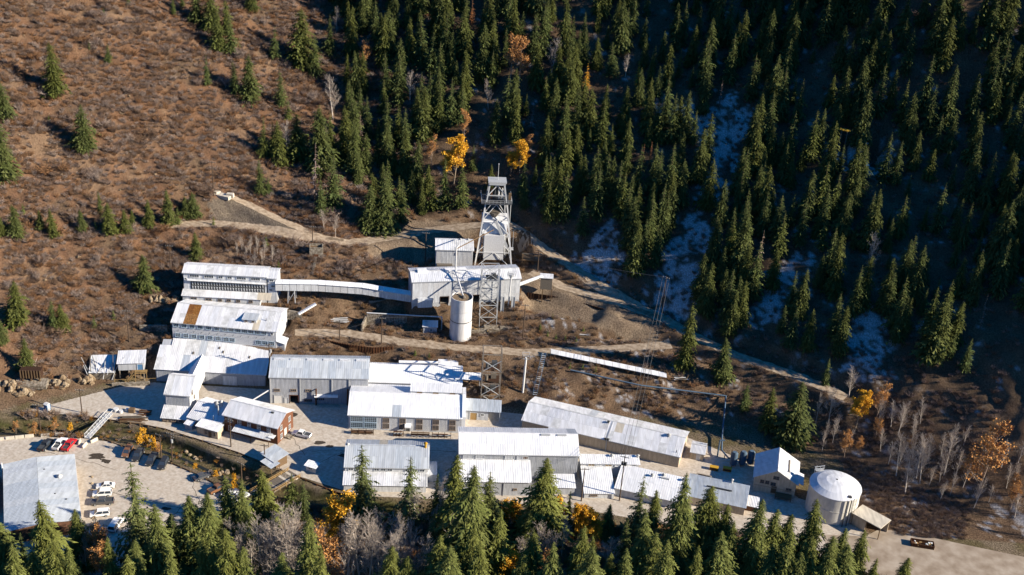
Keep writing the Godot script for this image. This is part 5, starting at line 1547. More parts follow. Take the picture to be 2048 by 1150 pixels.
func tree_label(k: int, x: float, z: float, h: float) -> Array:
	var where := ""
	var rs := right_side(x, z)
	if z > -270.5 and x < 110:
		where = "on near bank before %s" % ("the hall" if x < -98 else "the parking lot" if x < -66 else "the timber bridge" if x < -45 else "the creek shed" if x < -19 else "the bright warehouse" if x < 5 else "the flat lean-to" if x < 21 else "the clerestory shop" if x < 36 else "the slanted shop" if x < 52 else "the ribbed shop" if x < 70 else "the round tank")
	elif x > 60 and z > -330:
		where = "on dark slope behind the gabled house" if x < 100 else "on dark slope right of the tank" if x < 124 else "on dark slope, right picture edge"
	elif rs > 2 and x > -5:
		if rs < 16:
			where = "beside the %s end of dim road" % ("headframe" if x < 40 else "lower")
		elif z > -372:
			where = "%s" % ("low on mountain, right picture edge" if x > 125 else "low on mountain below the forest cabin" if x > 95 else "low on mountain by the snowy gully")
		elif z > -410:
			where = "%s" % ("beside the forest cabin" if x > 95 and x < 125 else "at cabin height, right picture edge" if x >= 125 else "mid mountain left of the cabin" if x > 62 else "mid mountain behind the headframe")
		else:
			where = "%s" % ("high on mountain, right picture edge" if x > 120 else "high on mountain above the cabin" if x > 85 else "high on mountain by the snow clearing" if x > 40 else "high on mountain behind the headframe")
	elif x > 40:
		where = "by shaded road above the tan warehouse"
	elif Geometry2D.is_point_in_polygon(Vector2(x, z), forest_edge):
		where = "%s" % ("low in gulch by the gravel road" if z > -415 else "%s side of gulch behind headframe" % ("left" if x < -40 else "near") if z > -440 else "far up the gulch, %s side" % ("left" if x < -40 else "right"))
	elif z < -395:
		where = "on upper brown hillside by forest edge" if x > -110 else "on open upper brown hillside"
	elif z < -360:
		where = "along the hillside track at left" if x < -80 else "beside the upper dirt road"
	elif x > -70:
		where = "on the brushy bank near the silo" if x < 20 and z < -334 else "on the bank behind rear shop" if x < 0 else "on the bank behind tan warehouse"
	else:
		where = "on brown slope left of mill"
	var size := "tall" if h > 17 else "medium" if h > 9 else "short"
	var look: String = ["full green conifer", "slender green conifer", "grey dead conifer", "golden larch", "golden broadleaf tree", "bare pale-stemmed tree", "young bushy conifer", "see-through pine", "rusty-leaved bare tree", "brown dying conifer"][k]
	return ["%s %s %s" % [size, look, where], where]

var same := {}

func tell_apart() -> void:
	# trees that share a description are told apart by their order from the left
	var nth := ["leftmost", "second", "third", "fourth", "fifth", "sixth", "seventh", "eighth", "ninth", "tenth", "eleventh", "twelfth", "thirteenth", "fourteenth", "fifteenth", "sixteenth", "seventeenth", "eighteenth", "nineteenth", "twentieth"]
	for l in same:
		var a: Array = same[l]
		if a.size() < 2 or a.size() > nth.size():
			continue
		a.sort_custom(func(p, q): return p.position.x / -p.position.z < q.position.x / -q.position.z)
		for i in a.size():
			a[i].set_meta("label", "%s%s: %s" % [nth[i], "" if i == 0 else " from left", l])

func plant_tree(x: float, z: float, h: float, k: int, label := "") -> void:
	# nearer trees are built from finer sprays
	var vs: Array = kinds[10 if k == 0 and z > -275 else 11 if k == 7 and z > -275 else k]
	var m: Array = vs[rng.randi() % vs.size()]
	var l := tree_label(k, x, z, h)
	var cat: String = "conifer" if k in [0, 1, 2, 3, 6, 7, 9] else "tree"
	var t := thing(NAMES[k], label if label else l[0], cat, on_ground(x, z, -0.1), rng.randf_range(0, 360), "%ss %s" % [NAMES[k].replace("_", " "), l[1]])
	if not label:
		if not same.has(l[0]):
			same[l[0]] = []
		same[l[0]].append(t)
	var w := h * rng.randf_range(0.9, 1.12)
	if k == 0 and z < -330 and (Geometry2D.is_point_in_polygon(Vector2(x, z), forest_edge) or x > -45):
		w *= 0.72
	w *= rng.randf_range(0.64, 1.08) if z > -275 and k == 0 else rng.randf_range(0.80, 1.18)
	t.rotation = Vector3(rng.randf_range(-0.035, 0.035), t.rotation.y, rng.randf_range(-0.035, 0.035))
	t.scale = Vector3(w, h, w)
	part(t, "trunk", m[0], M.plant)
	part(t, "crown", m[1], M.leaf if k in [3, 4, 8] else M.plant if k in [2, 5] else M.needle)

func near_building(x: float, z: float, e := 0.0) -> bool:
	for f in foot:
		var a: float = f[4]
		var dx: float = x - f[0]
		var dz: float = z - f[1]
		if absf(dx) > 40 or absf(dz) > 40:
			continue
		if absf(dx * cos(a) - dz * sin(a)) < f[2] + e and absf(dx * sin(a) + dz * cos(a)) < f[3] + e:
			return true
	return false

func near_road(x: float, z: float, e: float) -> bool:
	for rd in roads:
		var pts: Array = rd[0]
		for i in pts.size() - 1:
			var q := Geometry2D.get_closest_point_to_segment(Vector2(x, z), Vector2(pts[i][0], pts[i][2]), Vector2(pts[i + 1][0], pts[i + 1][2]))
			if q.distance_to(Vector2(x, z)) < rd[1] + e:
				return true
	return false

func z_is_far(z: float) -> bool:
	return z < -300

func build_trees() -> void:
	make_kinds()
	rng.seed = 77
	var solo := {
		0: "big full conifer standing alone high on the brown hillside, its shadow to the left",
		1: "conifer standing alone on the brown hillside below and right of the biggest lone one",
	}
	var spots := []
	var showy := {}
	var count := 0
	for i in range(0, trees.size(), 4):
		var k: int = trees[i + 3]
		plant_tree(trees[i], trees[i + 1], trees[i + 2], k, solo.get(i / 4, ""))
		spots.append(Vector2(trees[i], trees[i + 1]))
		if k in [0, 1, 6, 7]:
			count += 1
		elif z_is_far(trees[i + 1]):
			showy[spots[-1]] = true
	for i in 85:
		var x := rng.randf_range(-128.0, 104.0)
		var z := rng.randf_range(-252.0, -227.0)
		var clear := true
		for s in spots:
			if s.distance_to(Vector2(x, z)) < 4.5:
				clear = false
		if clear and not near_building(x, z, 5.0) and not (x < -66 and z < -236) and not (x > 66 and z < -241 - (x - 66) * 0.12) and not (x > 20 and z < -249):
			plant_tree(x, z, rng.randf_range(9.0, 16.5), 5 if rng.randf() < (0.55 if x > -70 and x < -15 else 0.18) else 8 if rng.randf() < 0.1 else 0)
			spots.append(Vector2(x, z))
	# a stand of bare stems on the slope right of the round tank
	for i in 90:
		var x := rng.randf_range(94.0, 154.0)
		var z := -296.0 + (x - 100.0) * 0.38 + rng.randf_range(-16.0, 11.0)
		var clear := height(x, z) > 0.6
		for s in spots:
			if s.distance_to(Vector2(x, z)) < 2.5:
				clear = false
		if clear:
			plant_tree(x, z, rng.randf_range(6.0, 11.0), 5 if rng.randf() < 0.85 else 8)
			spots.append(Vector2(x, z))
	# the rest of the forest: the largest of these are trees of their own, the others one mass
	var fill := []
	for gi in 102:
		for gj in 50:
			var x := -120.0 + gi * 4.95 + rng.randf_range(-3.0, 3.0)
			var z := -325.0 - gj * 4.95 + rng.randf_range(-3.0, 3.0)
			var seen := absf(x) < 0.46 * -z + 3
			if x < -0.47 * -z - 6 or x > 0.58 * -z or not Geometry2D.is_point_in_polygon(Vector2(x, z), forest_edge):
				continue
			var thin := noise_a.get_noise_2d(x * 0.9 + 500, z * 0.9)
			var rs := right_side(x, z)
			var screen := rs > 4 and rs < 42 and x > 4 and x < 92
			if rng.randf() < (0.10 if screen else (0.14 if x < 0 else 0.15) + thin * 1.6) or near_road(x, z, 3.0):
				continue
			var ok := true
			for c in clearings:
				if Geometry2D.is_point_in_polygon(Vector2(x, z), c):
					ok = false
			for s in spots:
				if ok and s.distance_squared_to(Vector2(x, z)) < (49.0 if showy.has(s) else 16.0):
					ok = false
			if ok:
				fill.append([x, z, lerpf(13.0 if screen else 7.5, 21.5, pow(rng.randf(), 0.8)), 0 if rng.randf() < 0.45 else 1, seen])
	fill.sort_custom(func(a, b): return a[2] / -a[1] > b[2] / -b[1])
	var rest := {}
	for f in fill:
		if count < 298 and f[4]:
			plant_tree(f[0], f[1], f[2], f[3])
			count += 1
		else:
			var key := "%d %d" % [f[3], rng.randi() % 5]
			if not rest.has(key):
				rest[key] = []
			rest[key].append(f)
	tell_apart()
	var mass := Node3D.new()
	mass.name = "conifer_forest"
	add_child(mass)
	tag(mass, "dense mass of smaller dark conifers filling the shaded mountain forest", "forest", "", "stuff")
	for key in rest:
		var m: Array = kinds[int(key.split(" ")[0])][int(key.split(" ")[1])]
		for q in 2:
			var mm := MultiMesh.new()
			mm.transform_format = MultiMesh.TRANSFORM_3D
			mm.mesh = m[q]
			mm.instance_count = rest[key].size()
			for i in rest[key].size():
				var f: Array = rest[key][i]
				var fw: float = f[2] * (0.72 if f[3] == 0 else 0.95)
				var b := Basis(Vector3.UP, f[0] * 7.3 + f[1]) * Basis.from_scale(Vector3(fw, f[2], fw))
				mm.set_instance_transform(i, Transform3D(b, on_ground(f[0], f[1], -0.1)))
			var o := MultiMeshInstance3D.new()
			o.name = "trunks" if q == 0 else "crowns"
			o.multimesh = mm
			o.material_override = M.plant if q == 0 else M.needle
			o.set_meta("kind", "stuff")
			mass.add_child(o, true)
	print("conifers ", count, " fill ", fill.size())

func scatter(called: String, label: String, category: String, meshes: Array, pts: Array, m: Material = null) -> void:
	var top := Node3D.new()
	top.name = called
	add_child(top)
	tag(top, label, category, "", "stuff")
	for v in meshes.size():
		var mm := MultiMesh.new()
		mm.transform_format = MultiMesh.TRANSFORM_3D
		mm.mesh = meshes[v]
		var mine := []
		for i in range(v, pts.size(), meshes.size()):
			mine.append(pts[i])
		mm.instance_count = mine.size()
		for i in mine.size():
			var f: Array = mine[i]
			mm.set_instance_transform(i, Transform3D(Basis(Vector3.UP, f[0] * 5.1 + f[1] * 3.3) * Basis.from_scale(Vector3(f[2], f[3], f[2])), on_ground(f[0], f[1], -0.05)))
		var o := MultiMeshInstance3D.new()
		o.name = "stones" if m else "shrubs"
		o.multimesh = mm
		o.material_override = m if m else M.plant
		o.set_meta("kind", "stuff")
		top.add_child(o, true)

func build_brush() -> void:
	var hill := []
	var bank := []
	var dark := []
	var grass := []
	var brown := [brush_mesh(301, Color(0.21, 0.155, 0.125), Color(0.31, 0.235, 0.195), 40, 0.9), brush_mesh(302, Color(0.18, 0.12, 0.085), Color(0.26, 0.175, 0.12), 40, 1.1), brush_mesh(303, Color(0.26, 0.205, 0.175), Color(0.38, 0.31, 0.265), 34, 0.7), brush_mesh(304, Color(0.24, 0.135, 0.075), Color(0.33, 0.19, 0.10), 36, 1.0)]
	var orange := [brush_mesh(311, Color(0.30, 0.15, 0.04), Color(0.45, 0.24, 0.06), 30, 0.8), brush_mesh(312, Color(0.20, 0.13, 0.08), Color(0.32, 0.20, 0.10), 40, 0.9)]
	rng.seed = 505
	for gi in 300:
		for gj in 240:
			var x := -200.0 + gi * 1.22 + rng.randf_range(-0.6, 0.6)
			var z := -243.0 - gj * 1.22 + rng.randf_range(-0.6, 0.6)
			if absf(x) > 0.46 * -z + 4 or near_building(x, z):
				continue
			var h := height(x, z)
			var n := noise_a.get_noise_2d(x * 1.6, z * 1.6 + 200)
			var l := left_side(x, z)
			if h < -0.8 and x < -60:
				if rng.randf() < 0.33:
					grass.append([x, z, rng.randf_range(0.6, 1.4), rng.randf_range(0.5, 1.3)])
				continue
			if x > 100 and z < -266 and z > -300 and h <= 1.2 and not near_building(x, z, 2.0):
				if rng.randf() < 0.85:
					dark.append([x, z, rng.randf_range(0.8, 1.6), rng.randf_range(0.8, 1.8)])
				continue
			if h < 0.6 and z < -300 or (h < 0.15 and z < -262 and x > -118):
				if not (h < -0.4 and x > -40):
					continue
			var size := rng.randf_range(0.7, 1.5)
			if Geometry2D.is_point_in_polygon(Vector2(x, z), gravel) or Geometry2D.is_point_in_polygon(Vector2(x, z), waste) or Geometry2D.is_point_in_polygon(Vector2(x, z), bench):
				continue
			if l > 3 and x < -38 and h > 1.5:
				if rng.randf() < 0.66 + n * 1.0 and not near_road(x, z, 0.3):
					if rng.randf() < 0.05:
						size *= 1.9
					hill.append([x, z, size * rng.randf_range(1.0, 2.0), size * rng.randf_range(0.9, 1.8)])
			elif Geometry2D.is_point_in_polygon(Vector2(x, z), forest_edge):
				if rng.randf() < 0.14 and not near_road(x, z, 0.3):
					dark.append([x, z, size * 1.2, size * 1.3])
			elif h > 1.2 and not near_road(x, z, 0.3):
				if rng.randf() < 0.42 + n * 0.9:
					(dark if x > 60 else bank).append([x, z, size * rng.randf_range(0.8, 1.5), size * rng.randf_range(0.7, 1.6)])
			elif z > -262 and h > -4:
				# thicket under the near trees
				if not (x > 72 and z < -247) and not (x < -62 and x > -160) and rng.randf() < 0.55:
					grass.append([x, z, size * 1.5, size * 2.0])
			elif x < -118 and z > -294 and z < -283 and rng.randf() < 0.8:
				grass.append([x, z, size * 1.5, size * 1.8])
	var stones := []
	var sm := []
	for v in 3:
		var sb := MB.new()
		boulder(sb, Vector3.ZERO, Vector3(0.5, 0.4, 0.5))
		sm.append(sb.mesh())
	for i in 420:
		var x := rng.randf_range(-185.0, -60.0)
		var z := rng.randf_range(-450.0, -320.0)
		if left_side(x, z) > 6 and noise_a.get_noise_2d(x * 0.5 + 700, z * 0.5) > -0.02 and not near_road(x, z, 0.5):
			var e := rng.randf_range(0.4, 1.5)
			stones.append([x, z, e, e])
	scatter("hillside_stones", "small pale stones strewn over the brown left hillside", "stones", sm, stones, M.rock)
	scatter("hillside_brush", "leafless brown and grey brush covering the sunlit left hillside", "brush", brown, hill)
	scatter("bank_brush", "brown brush on the banks between terraces, mill and headframe", "brush", brown + [orange[1]], bank)
	scatter("forest_undergrowth", "dark leafless undergrowth on the shaded right-hand slopes", "brush", [brown[0], brown[1]], dark)
	scatter("creek_thicket", "leafless and rusty thicket along the creek and under the near trees", "brush", [brown[0], orange[0], brown[2], orange[1]], grass)
	print("brush ", hill.size(), " ", bank.size(), " ", dark.size(), " ", grass.size())

# ---------------------------------------------------------------- vehicles
func car(kind: String, label: String, at: Vector3, yaw: float, paint: Material) -> void:
	var t := thing({"sedan": "parked_sedan", "suv": "parked_suv", "pickup": "parked_pickup", "van": "parked_van"}[kind], label, {"sedan": "car", "suv": "suv", "pickup": "pickup truck", "van": "van"}[kind], at + Vector3(0, 0.03, 0), yaw, "vehicles parked at the mine")
	# the front of the car points to -z; depth runs from the tail (0) to the nose (l)
	var l := 4.8
	var w := 1.8
	var prof := []
	var cab := []    # tail bottom, nose bottom, nose top, tail top, height low, height high
	if kind == "sedan":
		prof = [Vector2(0.0, 0.35), Vector2(l, 0.32), Vector2(l, 0.68), Vector2(l - 1.25, 0.92), Vector2(0.75, 0.98), Vector2(0.05, 0.92)]
		cab = [0.8, 3.6, 2.75, 1.45, 0.95, 1.44]
	elif kind == "suv":
		l = 4.9; w = 1.9
		prof = [Vector2(0.0, 0.42), Vector2(l, 0.4), Vector2(l, 0.85), Vector2(l - 1.2, 1.05), Vector2(0.0, 1.08)]
		cab = [0.05, 3.8, 3.0, 0.3, 1.06, 1.74]
	elif kind == "pickup":
		l = 5.6; w = 1.95
		prof = [Vector2(0.0, 0.5), Vector2(l, 0.45), Vector2(l, 0.95), Vector2(l - 1.4, 1.12), Vector2(0.0, 1.12)]
		cab = [2.0, 4.3, 3.6, 2.2, 1.1, 1.82]
	else:
		l = 5.4; w = 2.0
		prof = [Vector2(0.0, 0.4), Vector2(l, 0.4), Vector2(l, 0.95), Vector2(l - 0.8, 1.15), Vector2(0.0, 1.15)]
		cab = [0.02, 4.7, 3.9, 0.15, 1.13, 2.05]
	var c := Vector3(0, 0, l * 0.5)
	var mb := MB.new()
	mb.prism(prof, -w * 0.5, w * 0.5)
	var body := part(t, "body", mb, paint, c)
	if kind == "pickup":
		mb = MB.new()
		mb.box(Vector3(0, 1.125, -1.0), Vector3(w - 0.3, 0.02, 1.8))
		part(t, "bed", mb, M.steel_dark, c)
		mb = MB.new()
		for s in [-1, 1]:
			mb.box(Vector3(s * (w * 0.5 - 0.07), 1.2, -1.0), Vector3(0.12, 0.16, 2.0))
		mb.box(Vector3(0, 1.2, -0.05), Vector3(w - 0.02, 0.16, 0.1))
		part(t, "bed_rail", mb, paint, c)
	var g := w * 0.5 - 0.05
	var r := w * 0.5 - 0.24
	var a := [Vector3(-g, cab[4], -cab[0]), Vector3(g, cab[4], -cab[0]), Vector3(g, cab[4], -cab[1]), Vector3(-g, cab[4], -cab[1])]
	var b := [Vector3(-r, cab[5], -cab[3]), Vector3(r, cab[5], -cab[3]), Vector3(r, cab[5], -cab[2]), Vector3(-r, cab[5], -cab[2])]
	mb = MB.new()
	for i in 4:
		var j := (i + 1) % 4
		mb.quad(a[i], a[j], b[j], b[i])
	part(t, "window_glass", mb, M.glass, c)
	mb = MB.new()
	for i in 4:
		mb.bar(a[i], b[i], 0.09)
	if kind != "pickup":
		for s in [-1, 1]:
			mb.bar(Vector3(s * g, cab[4], -(cab[0] + cab[1]) * 0.5), Vector3(s * r, cab[5], -(cab[2] + cab[3]) * 0.5), 0.09)
	part(t, "pillar", mb, paint, c)
	mb = MB.new()
	mb.box(Vector3(0, cab[5] + 0.03, -(cab[2] + cab[3]) * 0.5), Vector3(r * 2 + 0.06, 0.07, cab[2] - cab[3] + 0.1))
	part(t, "roof", mb, paint, c)
	var tyre: ArrayMesh
	mb = MB.new()
	mb.tube(Vector3(-0.12, 0, 0), Vector3(0.12, 0, 0), 0.36, 0.36, 14)
	tyre = mb.mesh()
	mb = MB.new()
	mb.tube(Vector3(-0.135, 0, 0), Vector3(0.135, 0, 0), 0.2, 0.2, 10)
	var hub := mb.mesh()
	for z in [0.95, l - 0.95]:
		for s in [-1, 1]:
			var wh := part(t, "wheel", tyre, M.rubber, c + Vector3(s * (w * 0.5 - 0.06), 0.36, -z))
			part(wh, "rim", hub, M.steel)
	for s in [-1, 1]:
		mb = MB.new()
		mb.box(Vector3(s * (w * 0.5 - 0.25), 0.72, -l - 0.01), Vector3(0.36, 0.16, 0.04))
		part(t, "headlight", mb, M.white, c)
		mb = MB.new()
		mb.box(Vector3(s * (w * 0.5 - 0.16), 0.86, 0.0), Vector3(0.2, 0.18, 0.05))
		part(t, "tail_light", mb, M.tail, c)
	mb = MB.new()
	mb.box(Vector3(0, 0.48, -l - 0.04), Vector3(w - 0.05, 0.2, 0.1))
	mb.box(Vector3(0, 0.5, 0.04), Vector3(w - 0.05, 0.2, 0.1))
	part(t, "bumper", mb, M.steel_dark, c)

func build_vehicles() -> void:
	var paint := func(r: float, g: float, b: float) -> StandardMaterial3D:
		var m := mat(r, g, b, 0.35)
		m.clearcoat_enabled = true
		m.clearcoat = 0.6
		return m
	var white: StandardMaterial3D = paint.call(0.78, 0.78, 0.77)
	var black: StandardMaterial3D = paint.call(0.025, 0.027, 0.03)
	var grey: StandardMaterial3D = paint.call(0.075, 0.075, 0.08)
	var red: StandardMaterial3D = paint.call(0.52, 0.015, 0.02)
	var bronze: StandardMaterial3D = paint.call(0.18, 0.085, 0.04)
	M.tail = mat(0.35, 0.01, 0.01, 0.4)
	car("sedan", "white sedan, farthest of the row beside the flat hall", Vector3(-104.2, 0, -262.0), 102, white)
	car("suv", "white wagon between the white sedan and the dark pickup beside the hall", Vector3(-104.0, 0, -258.6), 102, white)
	car("pickup", "dark grey pickup in the row of white cars beside the hall", Vector3(-102.8, 0, -255.2), 102, grey)
	car("suv", "white utility wagon with roof rack below the dark pickup beside the hall", Vector3(-101.9, 0, -250.3), 106, white)
	car("van", "white van parked lengthwise at the near end of the parking lot", Vector3(-96.5, 0, -246.2), -6, white)
	car("suv", "bronze car, leftmost of four dark vehicles along the creek edge", Vector3(-103.3, 0, -277.6), 178, bronze)
	car("pickup", "black pickup, second of four dark vehicles along the creek edge", Vector3(-100.0, 0, -276.6), 178, black)
	car("pickup", "black pickup, third of four dark vehicles along the creek edge", Vector3(-95.7, 0, -275.0), 176, black)
	car("suv", "black car, rightmost of four dark vehicles along the creek edge", Vector3(-92.1, 0, -273.4), 176, black)
	car("pickup", "black pickup left of the white and red ones near the footbridge", Vector3(-126.3, 0, -278.0), -10, black)
	car("pickup", "white pickup parked between the black and the red one", Vector3(-122.7, 0, -278.9), -8, white)
	car("pickup", "bright red pickup beside the footbridge end", Vector3(-120.0, 0, -278.8), -8, red)
	car("sedan", "black and white car standing alone in the middle of the parking lot", Vector3(-80.4, 0, -269.0), -48, grey)
	car("pickup", "dark pickup at the right end of parking lot near timber bridge", Vector3(-74.9, 0, -264.2), -40, bronze)
	car("sedan", "white car half hidden by conifers between two vehicles near timber bridge", Vector3(-71.2, 0, -262.6), -38, white)
	car("pickup", "white pickup half hidden by conifers nearest the timber bridge", Vector3(-68.2, 0, -260.8), -38, white)
	car("pickup", "white pickup parked in the yard beside the brick building", Vector3(-57.4, 0, -292.0), 74, white)

# ---------------------------------------------------------------- poles and lines
var heads := {}

func pole(id: int, x: float, z: float, h: float, label: String, arms := 1, can := false, yaw := 0.0) -> void:
	var g := on_ground(x, z)
	var t := thing("utility_pole", label, "pole", g, yaw, "utility poles")
	var mb := MB.new()
	mb.tube(Vector3(0, -0.5, 0), Vector3(0, h, 0), 0.19, 0.13, 8)
	part(t, "pole", mb, M.pole)
	for i in arms:
		var y := h - 0.35 - i * 0.9
		mb = MB.new()
		mb.box(Vector3(0, y, 0.16), Vector3(2.5, 0.15, 0.12))
		part(t, "crossarm", mb, M.timber_grey)
		for s in [-1.1, -0.4, 0.4, 1.1]:
			mb = MB.new()
			mb.tube(Vector3(s, y + 0.07, 0.16), Vector3(s, y + 0.3, 0.16), 0.06, 0.05, 6)
			part(t, "insulator", mb, M.steel)
	if can:
		for s in ([-1, 1] if id == 7 else [1]):
			mb = MB.new()
			mb.tube(Vector3(s * 0.45, h - 3.0, 0.1), Vector3(s * 0.45, h - 2.0, 0.1), 0.3, 0.3, 10)
			part(t, "transformer", mb, M.steel if id != 7 else M.steel_dark)
	heads[id] = t.transform * Vector3(0, h - 0.1, 0.16)

func wire(label: String, a: Vector3, b: Vector3, sag: float, r := 0.022) -> void:
	var mb := MB.new()
	var prev := a
	for i in 10:
		var f := (i + 1) / 10.0
		var p := a.lerp(b, f) - Vector3(0, sag * 4.0 * f * (1 - f), 0)
		mb.tube(prev, p, r, r, 4, false)
		prev = p
	tag(part(self, numbered("power_line"), mb, M.wire), label, "wire", "overhead lines")

func build_poles() -> void:
	pole(1, -122.3, -295.8, 8.2, "bare pole on the dirt left of the footbridge")
	pole(2, -90.2, -275.4, 9.6, "pole with grey transformer at the creek edge of the parking lot", 2, true, -22)
	pole(3, -93.6, -276.6, 8.1, "thin pole just left of the transformer pole by the creek", 1, false, -22)
	pole(4, -76.1, -284.4, 9.4, "pole in front of the brick building", 1, false, -18)
	pole(5, -70.0, -271.0, 7.7, "pole between the lone car and the timber bridge", 1, false, -30)
	pole(6, 23.1, -271.0, 11.1, "brown pole at left end of the clerestory shop", 1, false, 5)
	pole(7, 33.6, -272.4, 15.0, "tallest brown pole with two transformers in front of clerestory shop", 1, true, -15)
	pole(8, -72.0, -318.0, 13.2, "pole casting its shadow over the low mill roof", 2, true, 12)
	pole(9, -65.2, -278.3, 6.1, "short grey pole beside the gatehouse roof", 1)
	pole(10, -39.7, -332.4, 9.6, "pole standing on the terrace left of the silo", 1)
	pole(11, -52.9, -332.6, 7.1, "pole above the rusty sheet pile wall", 1)
	pole(12, -68.0, -370.4, 8.2, "pole beside the concrete ore hopper", 1)
	pole(13, 8.3, -375.5, 8.5, "frame pole behind the ore chute, right of the headframe", 2, false, -30)
	pole(14, -30.3, -375.4, 11.2, "pole left of the hoist house", 1)
	pole(15, 50.0, -357.6, 13.3, "pole on the snowy slope above the shaded road", 1, false, -35)
	pole(16, 4.6, -341.6, 12.6, "rusty slim pole right of the two duct columns", 1)
	pole(17, -105.2, -387.2, 13.0, "pole by the concrete ruin on the upper hillside", 1)
	pole(18, -111.7, -354.3, 9.7, "pole left of the louvered mill building", 1)
	pole(19, -130.1, -284.6, 11.7, "pole in the brush left of the footbridge by the barriers", 1)
	pole(20, -117.2, -325.5, 11.2, "pole on the slope above the stilted grey shed", 1)
	var short := {2: "transformer pole", 3: "thin creek pole", 4: "brick building pole", 5: "parking lot pole", 6: "clerestory shop pole", 7: "tallest pole", 8: "mill roof pole", 9: "gatehouse pole", 10: "terrace pole", 12: "hopper pole", 13: "chute frame pole", 14: "hoist house pole", 15: "snowy slope pole", 16: "rusty slim pole", 17: "concrete ruin pole", 19: "brush pole"}
	for q in [[2, 4, 0.9], [2, 5, 0.8], [6, 7, 0.5], [4, 9, 0.4], [8, 10, 1.0], [10, 16, 1.0], [13, 15, 1.2], [12, 14, 1.2], [17, 12, 1.6], [19, 3, 1.0]]:
		for s in [-0.9, 0.0, 0.9] if q[0] in [6, 13, 2] else [0.0]:
			wire("%soverhead wire from %s to %s" % ["left " if s < 0 else "right " if s > 0 else "", short[q[0]], short[q[1]]], heads[q[0]] + Vector3(s, 0, 0), heads[q[1]] + Vector3(s, 0, 0), q[2])
	for s in [-1.1, 0.0, 1.1]:
		wire("%s of three bright wires from snowy slope pole down to tallest pole" % ("left" if s < 0 else "right" if s > 0 else "middle"), heads[15] + Vector3(s, 0, 0), heads[7] + Vector3(s, 0, 0), 2.5, 0.045)

# ---------------------------------------------------------------- walls, bridges and yard things
func plank_wall(label: String, pts: Array, y0: float, y1: float, m: Variant, rows := 5) -> void:
	var t := thing("timber_retaining_wall", label, "wall")
	for i in pts.size() - 1:
		var a := Vector3(pts[i].x, 0, pts[i].y)
		var b := Vector3(pts[i + 1].x, 0, pts[i + 1].y)
		var n := maxi(1, roundi(a.distance_to(b) / 3.0))
		for j in n:
			var p := a.lerp(b, float(j) / n)
			var q := a.lerp(b, (j + 1.0) / n)
			for r in rows:
				var mb := MB.new()
				var y := lerpf(y0, y1, (r + 0.5) / rows)
				var off := Vector3(rng.randf_range(-0.05, 0.05), 0, rng.randf_range(-0.05, 0.05))
				mb.bar(p + off + Vector3(0, y, 0), q + off + Vector3(0, y, 0), 0.2, (y1 - y0) / rows - 0.06)
				part(t, "plank", mb, pick(m))
			var mb := MB.new()
			var side := Vector3(-(b - a).z, 0, (b - a).x).normalized() * 0.22
			mb.bar(p + side + Vector3(0, y0 - 0.3, 0), p + side + Vector3(0, y1 + 0.25, 0), 0.28)
			part(t, "post", mb, M.rust if m is Array and m[0] == M.rust else M.timber)

func pile_wall(label: String, pts: Array, down: float, m: Material) -> void:
	var t := thing("sheet_pile_wall", label, "wall")
	for i in pts.size() - 1:
		var a: Vector3 = pts[i]
		var b: Vector3 = pts[i + 1]
		var n := maxi(1, roundi(a.distance_to(b) / 0.85))
		for j in n:
			var p := a.lerp(b, (j + 0.5) / n)
			var dir := (b - a).normalized()
			var nrm := Vector3(-dir.z, 0, dir.x)
			var mb := MB.new()
			mb.box(Vector3(0, -down * 0.5, 0.0), Vector3(0.42, down + rng.randf_range(0, 0.3), 0.3), Basis(dir, Vector3.UP, nrm))
			mb.box(-dir * 0.42 - nrm * 0.16 - Vector3(0, down * 0.5, 0), Vector3(0.46, down, 0.1), Basis(dir, Vector3.UP, nrm))
			part(t, "pile", mb, m, p)

func block_wall(called: String, label: String, a: Vector3, b: Vector3, h: float, m: Material, th := 0.5) -> void:
	var t := thing(called, label, "wall")
	var mb := MB.new()
	var n := maxi(1, roundi(a.distance_to(b) / 4.0))
	for i in n:
		mb = MB.new()
		var p := a.lerp(b, float(i) / n)
		var q := a.lerp(b, (i + 1.0) / n - 0.01)
		mb.bar(p + Vector3(0, h * 0.5 - 0.5 + rng.randf_range(0, 0.08), 0), q + Vector3(0, h * 0.5 - 0.5, 0), th, h + 1.0)
		part(t, "panel", mb, m)

func boulder(mb: MB, o: Vector3, s: Vector3) -> void:
	var ring := []
	for j in 4:
		var row := []
		var f := (j + 0.3) / 3.6
		for i in 7:
			var a := TAU * (i + 0.5 * (j % 2)) / 7
			var r := sin(PI * clampf(0.18 + f * 0.8, 0, 1)) * rng.randf_range(0.6, 1.25)
			row.append(o + Vector3(cos(a) * r * s.x, (f - 0.25) * s.y * 1.3, sin(a) * r * s.z))
		ring.append(row)
	for j in 3:
		for i in 7:
			var k := (i + 1) % 7
			mb.quad(ring[j][k], ring[j][i], ring[j + 1][i], ring[j + 1][k])
	for i in 7:
		mb.tri(ring[3][(i + 1) % 7], ring[3][i], o + Vector3(0, s.y * 0.85, 0))

